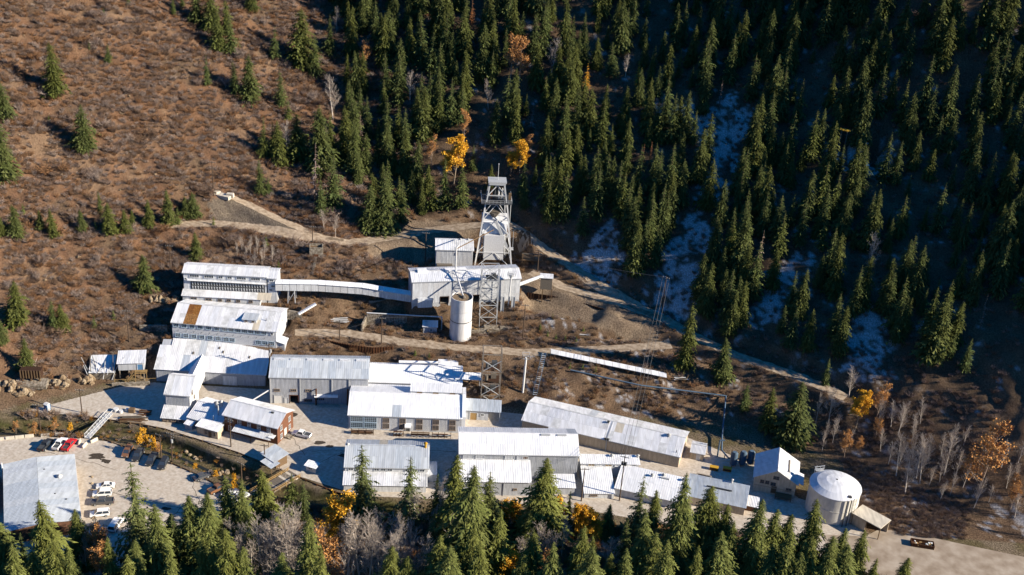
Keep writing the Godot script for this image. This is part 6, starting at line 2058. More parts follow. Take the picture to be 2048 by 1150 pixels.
func build_props() -> void:
	var mb := MB.new()
	rng.seed = 900
	# creek walls
	plank_wall("dark timber crib wall along the far side of the creek, yard side", [Vector2(-126, -293.9), Vector2(-116, -293.4), Vector2(-104.2, -292.1), Vector2(-96.4, -290.5), Vector2(-84.5, -286.0), Vector2(-73.0, -281.5), Vector2(-64.8, -277.2)], -3.4, 0.25, [M.rust_dark, M.timber, M.rust_dark])
	plank_wall("rusty plank wall below the creek shed, right of the timber bridge", [Vector2(-55.5, -272.9), Vector2(-49.0, -269.6), Vector2(-43.5, -267.0), Vector2(-37.5, -265.6)], -3.4, 0.3, [M.rust, M.rust_dark, M.rust])
	plank_wall("low dark timber edge along the parking lot above the creek", [Vector2(-112, -283.3), Vector2(-103, -279.8), Vector2(-90.0, -274.4), Vector2(-81.0, -269.8), Vector2(-69.5, -262.3)], -0.6, 0.35, [M.rust_dark, M.timber], 2)
	var wt := MB.new()
	for i in creek.size() - 1:
		var a: Vector2 = creek[i]
		var b: Vector2 = creek[i + 1]
		var n := (b - a).orthogonal().normalized() * 0.5
		wt.quad(Vector3(a.x + n.x, -2.93, a.y + n.y), Vector3(a.x - n.x, -2.93, a.y - n.y), Vector3(b.x - n.x, -2.93, b.y - n.y), Vector3(b.x + n.x, -2.93, b.y + n.y))
	var wm := mat(0.02, 0.022, 0.018, 0.2)
	structure("creek_water", wt, wm)
	# footbridge
	var t := thing("footbridge", "narrow pale steel truss footbridge over the creek beside the red pickup", "bridge", Vector3(-116.4, 0.1, -283.6), -10.0)
	mb = MB.new()
	mb.box(Vector3(0, 0.1, -6.2), Vector3(1.5, 0.15, 13.4))
	part(t, "deck", mb, M.steel)
	for s in [-1, 1]:
		mb = MB.new()
		mb.bar(Vector3(s * 0.8, 1.35, 0.4), Vector3(s * 0.8, 1.35, -12.8), 0.12)
		mb.bar(Vector3(s * 0.8, 0.2, 0.4), Vector3(s * 0.8, 0.2, -12.8), 0.12)
		for i in 8:
			mb.bar(Vector3(s * 0.8, 0.2, 0.4 - i * 1.65), Vector3(s * 0.8, 1.35, 0.4 - i * 1.65), 0.09)
			mb.bar(Vector3(s * 0.8, 0.2, 0.4 - i * 1.65), Vector3(s * 0.8, 1.35, -1.25 - i * 1.65), 0.07)
		part(t, "railing", mb, M.steel_white)
	# timber road bridge with new railings
	t = thing("timber_bridge", "timber road bridge with new yellow-wood railings over the creek", "bridge", Vector3(-64.6, 0, -262.4), -37.0)
	for i in 18:
		mb = MB.new()
		mb.box(Vector3(0, 0.12, -i * 0.82), Vector3(4.6, 0.16, 0.78))
		part(t, "deck_plank", mb, pick([M.timber_grey, M.concrete, M.roof_tan[1]]))
	for s in [-1, 1]:
		for y in [0.55, 1.1]:
			mb = MB.new()
			mb.bar(Vector3(s * 2.3, y, 0.4), Vector3(s * 2.3, y, -14.4), 0.16)
			part(t, "rail", mb, M.timber_new)
		for i in 7:
			mb = MB.new()
			mb.bar(Vector3(s * 2.3, -0.3, -i * 2.3), Vector3(s * 2.3, 1.15, -i * 2.3), 0.16)
			part(t, "rail_post", mb, M.timber_new)
	t = thing("gatehouse", "small gatehouse with two overlapping grey roof sheets at the timber bridge", "shed", Vector3(-66.0, 0, -279.0), -40.0)
	walls(t, "wall", [Vector2(0.3, -0.1), Vector2(4.2, -0.1), Vector2(4.2, 2.9), Vector2(0.3, 2.6)], 0.2, 5.6, M.timber)
	slope(t, -0.3, 6.0, -0.6, 2.55, 4.8, 3.1, M.roof_grey, 1.6)
	slope(t, 2.4, 7.2, -2.6, 2.2, 0.6, 2.5, M.roof_grey, 1.6)
	for q in [[2.6, 2.4], [7.0, 2.4], [7.0, -0.4]]:
		mb = MB.new()
		mb.bar(Vector3(q[0], 0, q[1]), Vector3(q[0], 2.2, q[1]), 0.15)
		part(t, "post", mb, M.timber)
	t = thing("guard_box", "tiny white guard box with pale roof at the yard end of the bridge", "kiosk", Vector3(-53.2, 0, -275.6), -20.0)
	walls(t, "wall", [Vector2(0, 0), Vector2(1.8, 0), Vector2(1.8, 2.2), Vector2(0, 2.0)], 0, 3.0, M.white)
	slope(t, -0.4, 3.4, -0.5, 2.0, 2.2, 2.3, M.roof_bright, 1.3)
	window(t, face(0, "f", 1.5, 1.4), 1.4, 0.7, 2, 1, M.frame)
	# concrete barriers
	var nth := ["leftmost", "second from left:", "third from left:", "fourth from left:", "fifth from left:", "sixth from left:", "rightmost"]
	var bn := -1
	for q in [[-139.8, -279.6, 17], [-137.2, -280.5, 17], [-134.8, -281.3, 17], [-132.4, -282.1, 17], [-128.2, -282.9, 12], [-124.6, -283.9, 10], [-117.9, -281.0, 100], [-116.0, -279.6, 80], [-114.2, -282.2, 55]]:
		bn += 1
		t = thing("concrete_barrier", "%s pale concrete barrier block along the far edge of parking lot" % nth[bn] if q[0] < -120 else "%s pale concrete barrier block at the footbridge end" % ["nearest the red pickup,", "middle", "rightmost"][bn - 6], "barrier", Vector3(q[0], 0.03, q[1]), q[2], "barriers edging the parking lot" if q[0] < -120 else "barriers at the footbridge")
		mb = MB.new()
		mb.prism([Vector2(-0.3, 0), Vector2(0.3, 0), Vector2(0.22, 0.3), Vector2(0.1, 0.85), Vector2(-0.1, 0.85), Vector2(-0.22, 0.3)], -1.15, 1.15)
		part(t, "block", mb, M.roof_tan[0])
	for i in 7:
		t = thing("boulder", "%s small pale boulder in the row beside the hall" % ["nearest", "second nearest", "third nearest", "middle", "third farthest", "second farthest", "farthest"][i], "boulder", Vector3(-103.2 + (-6.3 + rng.randf_range(-0.2, 0.2)) * i / 6.0, 0, -249.0 - 17.0 * i / 6.0), 0, "boulders along the hall")
		mb = MB.new()
		boulder(mb, Vector3.ZERO, Vector3(0.5, 0.5, 0.45))
		part(t, "stone", mb, M.rock_pale)
	# rocks in the creek bed and cliffs
	for q in [[-100.0, -288.0, 0], [-98.5, -287.2, 1], [-88.5, -284.0, 2], [-87.0, -283.2, 3], [-86.0, -281.8, 4], [-76.5, -275.6, 5], [-75.4, -276.4, 6]]:
		t = thing("boulder", "%s pale boulder clump lying in the creek bed" % nth[q[2]], "boulder", on_ground(q[0], q[1]), 0, "boulders in the creek bed")
		mb = MB.new()
		for i in 3:
			boulder(mb, Vector3(rng.randf_range(-0.8, 0.8), 0, rng.randf_range(-0.8, 0.8)), Vector3.ONE * rng.randf_range(0.5, 0.9))
		part(t, "stone", mb, M.rock_pale)
	for q in [[-146, -301.5, 3.4, "at the left edge beside the timber ore bin"], [-141.5, -300.8, 2.6, "just right of the left edge, below the timber ore bin"], [-133.2, -307.5, 3.0, "below the brushy slope right of the timber ore bin"], [-127.0, -310.6, 3.2, "left of the scaffold-covered shed"], [-113.6, -342.6, 3.0, "on the slope left of the louvered mill"], [-109.8, -342.4, 2.6, "close against the louvered mill's left corner"]]:
		t = thing("rock_outcrop", "pale tan rock outcrop %s" % q[3], "rock", on_ground(q[0], q[1]))
		for i in 10:
			mb = MB.new()
			boulder(mb, Vector3(rng.randf_range(-2.6, 2.6), rng.randf_range(-0.8, 0.5), rng.randf_range(-1.6, 1.0)), Vector3(rng.randf_range(0.7, 1.7), q[2] * rng.randf_range(0.4, 0.8), rng.randf_range(0.7, 1.4)))
			part(t, "rock", mb, pick([M.rock, M.rock_pale]))
	# timber ore bin on the slope at the far left
	t = thing("timber_ore_bin", "dark slatted timber ore bin on legs at the far left slope", "bin", on_ground(-140.0, -304.6), 6.0)
	mb = MB.new()
	mb.box(Vector3(0, 3.6, -1.0), Vector3(6.0, 2.4, 2.6))
	part(t, "box", mb, M.rust_dark)
	for i in 8:
		mb = MB.new()
		mb.box(Vector3(-2.8 + i * 0.8, 3.6, 0.4), Vector3(0.28, 2.7, 0.16))
		part(t, "slat", mb, M.timber)
	for u in [-2.4, 0.0, 2.4]:
		mb = MB.new()
		mb.bar(Vector3(u, -0.6, 0), Vector3(u, 2.6, 0), 0.4)
		part(t, "leg", mb, M.timber)
	mb = MB.new()
	mb.prism([Vector2(-1.8, -0.6), Vector2(1.0, -0.6), Vector2(1.0, 1.6), Vector2(-1.8, 0.6)], -4.4, 4.6)
	part(t, "concrete_base", mb, M.concrete)
	# stilted shed with new wooden stair, and the scaffold beside it
	t = thing("stilted_shed", "small grey shed on stilts with white roof and new wooden porch", "shed", Vector3(-117.0, 1.0, -313.6), 12.0)
	walls(t, "wall", [Vector2(0, 3.0), Vector2(5.4, 3.0), Vector2(5.4, 6.4), Vector2(0, 5.6)], 0, 7.6, M.wall_grey[0])
	slope(t, -0.4, 8.0, -0.5, 5.55, 5.8, 6.55, M.roof_white, 2.0)
	door(t, face(0, "f", 6.4, 3.05), 1.6, 2.0, M.blue, M.frame)
	for u in [0.3, 3.0, 7.3]:
		for z in [-0.3, -5.0]:
			mb = MB.new()
			mb.bar(Vector3(u, -1.2, z), Vector3(u, 3.0, z), 0.3)
			part(t, "stilt", mb, M.concrete)
	mb = MB.new()
	mb.box(Vector3(6.6, 2.9, 1.0), Vector3(3.6, 0.14, 2.0))
	part(t, "porch", mb, M.timber_new)
	for u in [5.0, 6.6, 8.3]:
		mb = MB.new()
		mb.bar(Vector3(u, -1.0, 1.9), Vector3(u, 4.0, 1.9), 0.15)
		part(t, "porch_post", mb, M.timber_new)
	for y in [3.4, 3.95]:
		mb = MB.new()
		mb.bar(Vector3(4.8, y, 1.9), Vector3(8.5, y, 1.9), 0.12)
		part(t, "rail", mb, M.timber_new)
	for i in 8:
		mb = MB.new()
		mb.box(Vector3(4.6 - i * 0.33, 2.6 - i * 0.42, 1.2), Vector3(0.34, 0.08, 1.2))
		part(t, "stair_tread", mb, M.timber_new)
	mb = MB.new()
	mb.bar(Vector3(4.8, 2.7, 1.8), Vector3(2.0, -0.9, 1.8), 0.18)
	mb.bar(Vector3(4.8, 3.6, 1.8), Vector3(2.0, 0.0, 1.8), 0.1)
	part(t, "stringer", mb, M.timber_new)
	mb = MB.new()
	mb.box(Vector3(3.6, -0.6, 2.6), Vector3(11.0, 1.9, 0.4))
	part(t, "retaining_wall", mb, M.concrete)
	for u in [-1.0, 2.0, 5.0, 8.0]:
		mb = MB.new()
		mb.bar(Vector3(u, 0.2, 2.6), Vector3(u, 1.5, 2.6), 0.1)
		mb.bar(Vector3(u, 1.4, 2.6), Vector3(u + 3.0, 1.4, 2.6), 0.09)
		part(t, "guard_rail", mb, M.timber_new)
	t = thing("scaffold_shed", "white roofed shed wrapped in leaning pipe scaffold left of the stilted shed", "shed", Vector3(-125.4, 1.0, -312.4), 10.0)
	walls(t, "wall", [Vector2(0, -1.5), Vector2(6.0, -1.5), Vector2(6.0, 4.6), Vector2(0, 2.4)], 0, 7.0, M.timber_grey)
	slope(t, -0.3, 7.2, -0.4, 2.3, 6.2, 4.75, M.roof_white, 1.8)
	for i in 16:
		mb = MB.new()
		var p := Vector3(rng.randf_range(-0.6, 7.6), rng.randf_range(-0.5, 2.6), rng.randf_range(-1.0, 1.6))
		mb.tube(p, p + Vector3(rng.randf_range(-3.0, 3.0), rng.randf_range(1.5, 5.6), rng.randf_range(-5.0, 0.5)), 0.09, 0.08, 6)
		part(t, "scaffold_pipe", mb, pick([M.steel, M.timber_grey, M.steel_white]))
	for u in [0.2, 6.8]:
		mb = MB.new()
		mb.bar(Vector3(u, -0.6, 0.6), Vector3(u + 0.2, 8.4, -1.6), 0.2)
		part(t, "mast", mb, M.timber_grey)
	# portable toilet
	t = thing("portable_toilet", "small blue and white portable toilet on the dirt at left", "toilet", Vector3(-132.4, 0, -295.8), -25.0)
	mb = MB.new()
	mb.box(Vector3(0, 1.1, 0), Vector3(1.3, 2.2, 1.3))
	part(t, "cabin", mb, M.blue)
	mb = MB.new()
	mb.prism([Vector2(-0.75, 2.2), Vector2(0.75, 2.2), Vector2(0.0, 2.5)], -0.72, 0.72)
	part(t, "roof", mb, M.white)
	mb = MB.new()
	mb.box(Vector3(0.66, 1.05, 0), Vector3(0.05, 1.9, 0.8))
	part(t, "door", mb, M.white)
	# stacks of steel and timber
	for q in [[-40.4, -296.2, 6.4, "leftmost rusty rack of steel stock against the machine shop"], [-29.9, -296.6, 2.8, "rusty machine standing by the machine shop porch"], [-23.6, -296.8, 5.2, "rack of steel bars right of the machine shop porch"], [-17.4, -297.3, 5.4, "rightmost rack of steel bars along the machine shop"]]:
		t = thing("steel_stock_rack", q[3], "rack", Vector3(q[0], 0, q[1] + 0.6), 4.0, "racks along the machine shop")
		for i in 4:
			mb = MB.new()
			var u: float = (i / 3.0 - 0.5) * q[2]
			mb.bar(Vector3(u, 0, 0.7), Vector3(u, 1.4, 0.7), 0.14)
			mb.bar(Vector3(u, 0, -0.4), Vector3(u, 1.4, -0.4), 0.14)
			mb.bar(Vector3(u, 0.6, 0.7), Vector3(u, 0.6, -0.4), 0.14)
			part(t, "frame", mb, M.rust_dark)
		for i in 7:
			mb = MB.new()
			var y := 0.35 + (i % 4) * 0.3
			var z := rng.randf_range(-0.3, 0.6)
			mb.bar(Vector3(-q[2] * 0.5, y, z), Vector3(q[2] * rng.randf_range(0.3, 0.55), y, z), 0.24)
			part(t, "bar", mb, pick([M.rust, M.rust_dark, M.steel, M.timber, M.rust]))
	for q in [[-107.0, -294.0, 9.0, "low stacks of rusty planks behind the creek wall"], [-104.5, -297.6, 4.0, "square brown plate pile on the dirt near footbridge"], [-54.6, -342.5, 7.0, "grey timber pile on the terrace above the rusty pile wall"], [-39.0, -351.0, 5.0, "timber wreck below the conveyor gallery"], [24.6, -344.8, 4.0, "snowy board pile on the bank right of the head house"], [54.5, -327.6, 5.0, "snowy scrap timber pile at the end of the long flume roof"], [-46.0, -327.0, 8.0, "fallen white boards below the rusty pile wall"]]:
		t = thing("lumber_pile", q[3], "lumber", on_ground(q[0], q[1]), 6.0)
		for i in 12:
			mb = MB.new()
			var z := rng.randf_range(-1.2, 1.2)
			var y := 0.15 + (i % 4) * 0.2
			mb.bar(Vector3(-q[2] * rng.randf_range(0.3, 0.5), y, z), Vector3(q[2] * rng.randf_range(0.3, 0.5), y + rng.randf_range(-0.1, 0.2), z + rng.randf_range(-0.7, 0.7)), 0.24, 0.16)
			part(t, "plank", mb, pick([M.rust, M.timber, M.timber_grey] if q[0] < -60 else [M.timber_grey, M.white, M.timber]))
	t = thing("white_drum_set", "cluster of small white drums and crates at the footbridge end", "drums", Vector3(-113.0, 0, -297.8))
	for q in [[0, 0, 0.8, 1.0], [1.6, 0.5, 0.6, 0.8], [3.0, -0.8, 0.5, 0.7]]:
		mb = MB.new()
		mb.tube(Vector3(q[0], 0, q[1]), Vector3(q[0], q[3], q[1]), q[2], q[2], 14)
		part(t, "drum", mb, M.white)
	mb = MB.new()
	mb.box(Vector3(4.6, 0.6, -0.2), Vector3(1.6, 1.2, 1.4))
	part(t, "crate", mb, M.timber)
	# open steel tower behind the machine shop
	t = thing("open_steel_tower", "open rusty steel frame tower between rear shop and the long tan warehouse", "tower", Vector3(-7.0, 0, -314.4), 4.0)
	for u in [0.0, 5.6]:
		for z in [0.0, -5.4]:
			mb = MB.new()
			mb.bar(Vector3(u, -0.5, z), Vector3(u, 18.6, z), 0.26)
			part(t, "post", mb, M.steel_old)
	for y in [4.0, 8.2, 12.4, 18.4]:
		mb = MB.new()
		for z in [0.0, -5.4]:
			mb.bar(Vector3(0, y, z), Vector3(5.6, y, z), 0.26)
		for u in [0.0, 5.6]:
			mb.bar(Vector3(u, y, 0), Vector3(u, y, -5.4), 0.26)
		part(t, "floor_beam", mb, M.steel_old)
		if y < 18:
			mb = MB.new()
			mb.box(Vector3(3.4, y + 0.1, -3.0), Vector3(3.6, 0.1, 3.4))
			part(t, "grating", mb, M.rust_dark)
			mb = MB.new()
			mb.box(Vector3(3.6, y + 1.0, -3.4), Vector3(1.6, 1.6, 1.4))
			mb.tube(Vector3(1.4, y + 0.2, -2.0), Vector3(1.4, y + 1.8, -2.0), 0.5, 0.5, 8)
			part(t, "equipment", mb, pick([M.rust, M.timber_grey, M.steel_dark]))
	for s in [0, 1, 2]:
		mb = MB.new()
		var y: float = [0.4, 4.2, 12.6][s]
		lattice(mb, Vector3(0, y, 0), Vector3(5.6, y, 0), Vector3(0, y + 3.8, 0), Vector3(5.6, y + 3.8, 0), 0.16)
		part(t, "brace", mb, M.steel)
	t = thing("tower_annex", "low grey roofed annex at the foot of the open steel tower", "shed", Vector3(-11.9, 0, -306.6), 1.0)
	walls(t, "wall", [Vector2(0.2, -0.2), Vector2(4.6, -0.2), Vector2(4.6, 4.0), Vector2(0.2, 3.4)], 0, 7.6, M.wall_grey[0])
	slope(t, 0.6, 11.4, -0.4, 3.5, 5.2, 4.3, M.roof_grey, 2.2)
	door(t, face(0, "f", 3.2, 0, 0.2), 2.0, 2.6, M.timber_new, M.frame)
	window(t, face(0, "f", 5.8, 2.0, 0.2), 1.0, 0.9, 2, 1, M.frame)
	mb = MB.new()
	mb.bar(Vector3(11.0, 0, -0.2), Vector3(11.0, 3.5, -0.2), 0.2)
	part(t, "post", mb, M.steel)
	t = thing("walkway_roof", "short white roof linking rear shop to the open steel tower", "roof", Vector3(-15.2, 0, -318.2), 4.0)
	slope(t, 0, 8.0, 0, 6.6, 3.4, 7.2, M.roof_bright, 2.0)
	for u in [0.5, 7.5]:
		mb = MB.new()
		mb.bar(Vector3(u, -0.5, -1.6), Vector3(u, 6.8, -1.6), 0.2)
		part(t, "post", mb, M.steel)
	# white stack and stairs on the bank
	t = thing("white_stack", "tall thin white stack with a cage head on the rocky bank", "stack", on_ground(5.6, -319.7))
	mb = MB.new()
	mb.tube(Vector3(0, -0.5, 0), Vector3(0.2, 12.4, 0), 0.34, 0.34, 12)
	part(t, "pipe", mb, M.steel_white)
	mb = MB.new()
	for y in [12.4, 13.8]:
		mb.bar(Vector3(-0.9, y, 0.8), Vector3(1.2, y, 0.8), 0.12)
		mb.bar(Vector3(-0.9, y, -0.8), Vector3(1.2, y, -0.8), 0.12)
		for u in [-0.9, 1.2]:
			mb.bar(Vector3(u, y, 0.8), Vector3(u, y, -0.8), 0.12)
			mb.bar(Vector3(u, 12.4, 0.8), Vector3(u, 13.8, 0.8), 0.12)
	part(t, "cage", mb, M.steel)
	t = thing("bank_stairs", "narrow blue-shaded steel stairway climbing the brushy bank", "stairs")
	var s0 := Vector3(9.4, 2.8, -318.6)
	var s1 := Vector3(11.6, 9.2, -332.6)
	for i in 22:
		mb = MB.new()
		mb.box(Vector3.ZERO, Vector3(1.2, 0.08, 0.4))
		part(t, "tread", mb, M.steel, s0.lerp(s1, i / 21.0) + Vector3(0, 0.25, 0))
	for s in [-0.65, 0.65]:
		mb = MB.new()
		mb.bar(s0 + Vector3(s, 0.2, 0), s1 + Vector3(s, 0.2, 0), 0.14)
		mb.bar(s0 + Vector3(s, 1.2, 0), s1 + Vector3(s, 1.2, 0), 0.08)
		part(t, "stringer", mb, M.pipe_blue)
	# long flume roof and pipes on the bank
	t = thing("flume_roof", "long narrow white roof running down the brushy bank behind tan warehouse", "roof", Vector3(13.6, 0, -331.6))
	var f0 := Vector3(0, 10.4, 0)
	var f1 := Vector3(36.4, 8.0, 5.6)
	for i in 15:
		mb = MB.new()
		var p := f0.lerp(f1, i / 15.0)
		var q := f0.lerp(f1, (i + 1) / 15.0 - 0.002)
		var dz := Vector3(0, 0.35, -2.2)
		mb.quad(p, q, q + dz, p + dz)
		mb.quad(p - Vector3(0, 0.12, 0), p, p + dz, p + dz - Vector3(0, 0.12, 0))
		mb.quad(p - Vector3(0, 0.14, 0), q - Vector3(0, 0.14, 0), q, p)
		part(t, "roof_sheet", mb, pick(M.roof_white))
		if i % 2 == 0:
			mb = MB.new()
			mb.bar(p - Vector3(0, 3.0, 0.3), p - Vector3(0, 0.1, 0.3), 0.16)
			mb.bar(p + dz - Vector3(0, 3.4, -0.3), p + dz - Vector3(0, 0.1, -0.3), 0.16)
			part(t, "post", mb, M.timber)
	t = thing("blue_pipeline", "long blue-grey pipe running along the bank and down to the three tanks", "pipe")
	var pl := [Vector3(20.0, 7.4, -327.4), Vector3(41.8, 6.6, -322.6), Vector3(55.0, 6.0, -322.4), Vector3(68.2, 5.4, -322.0), Vector3(65.6, 1.6, -305.4), Vector3(64.6, 1.6, -298.0), Vector3(66.0, 1.8, -294.0), Vector3(74.0, 2.0, -293.4)]
	pipe(t, "pipe", pl, 0.24, M.pipe_blue, 8)
	for i in pl.size() - 1:
		mb = MB.new()
		var p: Vector3 = pl[i].lerp(pl[i + 1], 0.5)
		mb.bar(Vector3(p.x, height(p.x, p.z) - 0.3, p.z), p, 0.2)
		part(t, "support", mb, M.steel_dark)
	pipe(t, "vent_pipe", [Vector3(63.4, 0, -297.0), Vector3(63.4, 5.6, -297.0), Vector3(64.8, 5.8, -297.0)], 0.24, M.pipe_blue, 8)
	# the pump house and the tanks
	t = thing("pump_house", "small blue-shaded gabled pump house at the end of the tan warehouse", "shed", Vector3(55.2, 0, -294.8), -12.0)
	gable(t, 3.8, 2.6, 2.6, 3.6, M.roof_white, M.wall_tan[1], {"wide": 1.4, "back": 5.4})
	door(t, face(0, "f", 2.2, 0), 0.9, 1.9, M.white, M.frame)
	for i in 3:
		t = thing("blue_pressure_tank", "%s of three upright blue pressure tanks left of the gabled house" % ["leftmost", "middle", "rightmost"][i], "tank", Vector3([67.3, 70.0, 72.4][i], 0.1, [-292.6, -293.2, -293.8][i]), 0, "pressure tanks")
		mb = MB.new()
		mb.tube(Vector3(0, 0.9, 0), Vector3(0, 4.4, 0), 1.05, 1.05, 16)
		mb.tube(Vector3(0, 4.4, 0), Vector3(0, 4.9, 0), 1.05, 0.6, 16)
		mb.tube(Vector3(0, 0.9, 0), Vector3(0, 0.4, 0), 1.05, 0.6, 16)
		part(t, "shell", mb, M.pipe_blue)
		for s in 3:
			mb = MB.new()
			var a := s * TAU / 3
			mb.bar(Vector3(cos(a) * 0.8, 0, sin(a) * 0.8), Vector3(cos(a) * 0.8, 1.2, sin(a) * 0.8), 0.16)
			part(t, "leg", mb, M.steel_dark)
	for i in 2:
		t = thing("yellow_bin", "%s of two yellow bins in front of the blue tanks" % ["left", "right"][i], "bin", Vector3([61.6, 65.4][i], 0.03, -290.2), -12.0, "yellow bins")
		mb = MB.new()
		mb.box(Vector3(0, 0.5, 0), Vector3(2.4, 1.0, 1.2))
		mb.box(Vector3(0, 1.04, 0), Vector3(2.5, 0.08, 1.3))
		part(t, "box", mb, M.yellow)
		mb = MB.new()
		mb.box(Vector3(0, 0.5, 0.62), Vector3(2.2, 0.7, 0.03))
		part(t, "front_panel", mb, M.rust)
	t = thing("sump_pit", "square concrete sump with brown water in the yard beside the tanks", "pit", Vector3(58.0, 0.03, -285.0), -14.0)
	mb = MB.new()
	for s in [-1, 1]:
		mb.box(Vector3(s * 2.0, 0.25, 0), Vector3(0.35, 0.5, 3.8))
		mb.box(Vector3(0, 0.25, s * 1.75), Vector3(3.6, 0.5, 0.35))
	part(t, "curb", mb, M.concrete)
	mb = MB.new()
	mb.box(Vector3(0, 0.1, 0), Vector3(3.6, 0.1, 3.2))
	part(t, "sludge", mb, M.rust)
	# rusty dumpster on the road at right
	t = thing("open_dumpster", "open rusty dumpster full of scrap on the gravel at lower right", "dumpster", Vector3(114.2, 0.03, -262.4), -8.0)
	mb = MB.new()
	mb.box(Vector3(0, 0.55, 1.1), Vector3(6.0, 1.1, 0.12))
	mb.box(Vector3(0, 0.55, -1.1), Vector3(6.0, 1.1, 0.12))
	mb.box(Vector3(-2.95, 0.55, 0), Vector3(0.12, 1.1, 2.1))
	mb.box(Vector3(2.95, 0.55, 0), Vector3(0.12, 1.1, 2.1))
	mb.box(Vector3(0, 0.1, 0), Vector3(5.8, 0.12, 2.1))
	for i in 9:
		mb.box(Vector3(-2.8 + i * 0.7, 0.55, 1.2), Vector3(0.12, 1.1, 0.1))
	part(t, "box", mb, M.rust)
	for i in 12:
		mb = MB.new()
		mb.box(Vector3(rng.randf_range(-2.4, 2.4), rng.randf_range(0.6, 1.1), rng.randf_range(-0.7, 0.7)), Vector3(rng.randf_range(0.4, 1.4), 0.25, 0.4), Basis(Vector3(0.3, 1, 0.2).normalized(), rng.randf() * TAU))
		part(t, "scrap", mb, pick([M.white, M.timber_new, M.steel, M.rust]))
	# retaining walls on the terraces
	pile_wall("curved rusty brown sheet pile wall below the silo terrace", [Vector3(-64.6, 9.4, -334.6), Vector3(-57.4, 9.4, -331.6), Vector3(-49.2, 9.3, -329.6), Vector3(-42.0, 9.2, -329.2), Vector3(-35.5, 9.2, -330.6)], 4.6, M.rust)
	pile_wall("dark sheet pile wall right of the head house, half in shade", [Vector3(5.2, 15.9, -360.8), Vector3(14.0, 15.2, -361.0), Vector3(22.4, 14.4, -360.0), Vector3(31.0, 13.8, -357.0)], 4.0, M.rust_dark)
	block_wall("concrete_wall", "long grey concrete retaining wall behind the terrace, left of the silo", Vector3(-46.0, 9.0, -344.6), Vector3(-33.0, 9.0, -345.2), 3.6, M.concrete)
	block_wall("concrete_wall", "old concrete foundation wall below the conveyor gallery", Vector3(-46.0, 12.2, -349.4), Vector3(-37.5, 12.4, -351.6), 2.4, M.concrete)
	block_wall("concrete_wall", "low concrete wall between the louvered mill and terrace", Vector3(-77.0, 12.4, -341.0), Vector3(-66.0, 11.6, -340.0), 2.2, M.concrete)
	block_wall("concrete_wall", "concrete wall end jutting toward the terrace by the pole", Vector3(-46.2, 9.0, -345.4), Vector3(-46.8, 9.0, -338.8), 2.6, M.concrete)
	block_wall("concrete_wall", "pale concrete wall on the rocky slope left of the two-row-window mill", Vector3(-115.0, 8.4, -329.6), Vector3(-106.5, 8.6, -330.6), 2.6, M.concrete)
	t = thing("pipe_rail", "thin white pipe laid along the top of the silo terrace wall", "pipe")
	pipe(t, "pipe", [Vector3(-46.0, 13.0, -344.4), Vector3(-21.8, 13.0, -345.2)], 0.2, M.steel_white)
	pipe(t, "elbow", [Vector3(-21.8, 13.0, -345.2), Vector3(-21.8, 8.6, -344.6)], 0.2, M.steel_white)
	t = thing("terrace_shed", "small blue roofed shed in shade on the terrace left of the silo", "shed", Vector3(-27.4, 9.0, -340.6), 4.0)
	walls(t, "wall", [Vector2(0, -0.5), Vector2(3.0, -0.5), Vector2(3.0, 2.9), Vector2(0, 2.6)], 0, 4.4, M.wall_grey[1])
	slope(t, -0.3, 4.7, -0.4, 2.6, 3.3, 3.1, M.roof_white, 1.25)
	window(t, face(0, "f", 2.6, 1.5), 0.9, 0.7, 1, 1, M.frame)
	# diagonal white chute trough near the middle mill
	t = thing("loading_trough", "short white trough tilted on the terrace right of the two-row-window mill", "chute", on_ground(-64.5, -341.0))
	mb = MB.new()
	mb.bar(Vector3(-2.6, 1.2, 1.6), Vector3(2.4, 3.6, -1.6), 0.9, 0.5)
	part(t, "trough", mb, M.roof_bright[0])
	for q in [[-1.6, 1.5, 1.0], [1.6, 3.0, -1.2]]:
		mb = MB.new()
		mb.bar(Vector3(q[0], -0.6, q[2]), Vector3(q[0], q[1], q[2]), 0.14)
		part(t, "leg", mb, M.rust)
	# concrete ore hopper above the gallery
	t = thing("concrete_hopper", "small concrete ore hopper with open top on the slope above the gallery", "hopper", on_ground(-66.2, -367.0), 8.0)
	mb = MB.new()
	mb.box(Vector3(0, 1.6, 1.0), Vector3(4.4, 3.4, 0.3))
	mb.box(Vector3(-2.1, 1.6, -0.6), Vector3(0.3, 3.4, 3.0))
	mb.box(Vector3(2.1, 1.6, -0.6), Vector3(0.3, 3.4, 3.0))
	mb.box(Vector3(0, 1.6, -2.1), Vector3(4.4, 3.4, 0.3))
	part(t, "bin", mb, M.concrete)
	mb = MB.new()
	mb.box(Vector3(0, 2.4, -0.6), Vector3(3.9, 0.2, 2.8))
	part(t, "lining", mb, M.timber)
	mb = MB.new()
	mb.box(Vector3(0, 0.2, 1.2), Vector3(1.6, 1.4, 0.2))
	part(t, "gate", mb, M.rust)
	mb = MB.new()
	mb.bar(Vector3(0, 0.0, 1.4), Vector3(-1.0, -3.4, 7.5), 0.9, 0.3)
	part(t, "chute", mb, M.timber_grey)
	t = thing("yard_pipe", "straight white pipe slanting from the grey shed corner down to the brick building", "pipe")
	pipe(t, "pipe", [Vector3(-70.0, 4.6, -308.2), Vector3(-77.6, 1.2, -302.6)], 0.22, M.steel_white)
	mb = MB.new()
	mb.bar(Vector3(-76.4, 0, -303.4), Vector3(-76.4, 1.7, -303.4), 0.14)
	part(t, "stand", mb, M.rust)
	# concrete ruin by the spur road
	t = thing("concrete_ruin", "pale broken concrete slab beside the spur road on the hillside", "ruin", on_ground(-102.4, -388.8), -20.0)
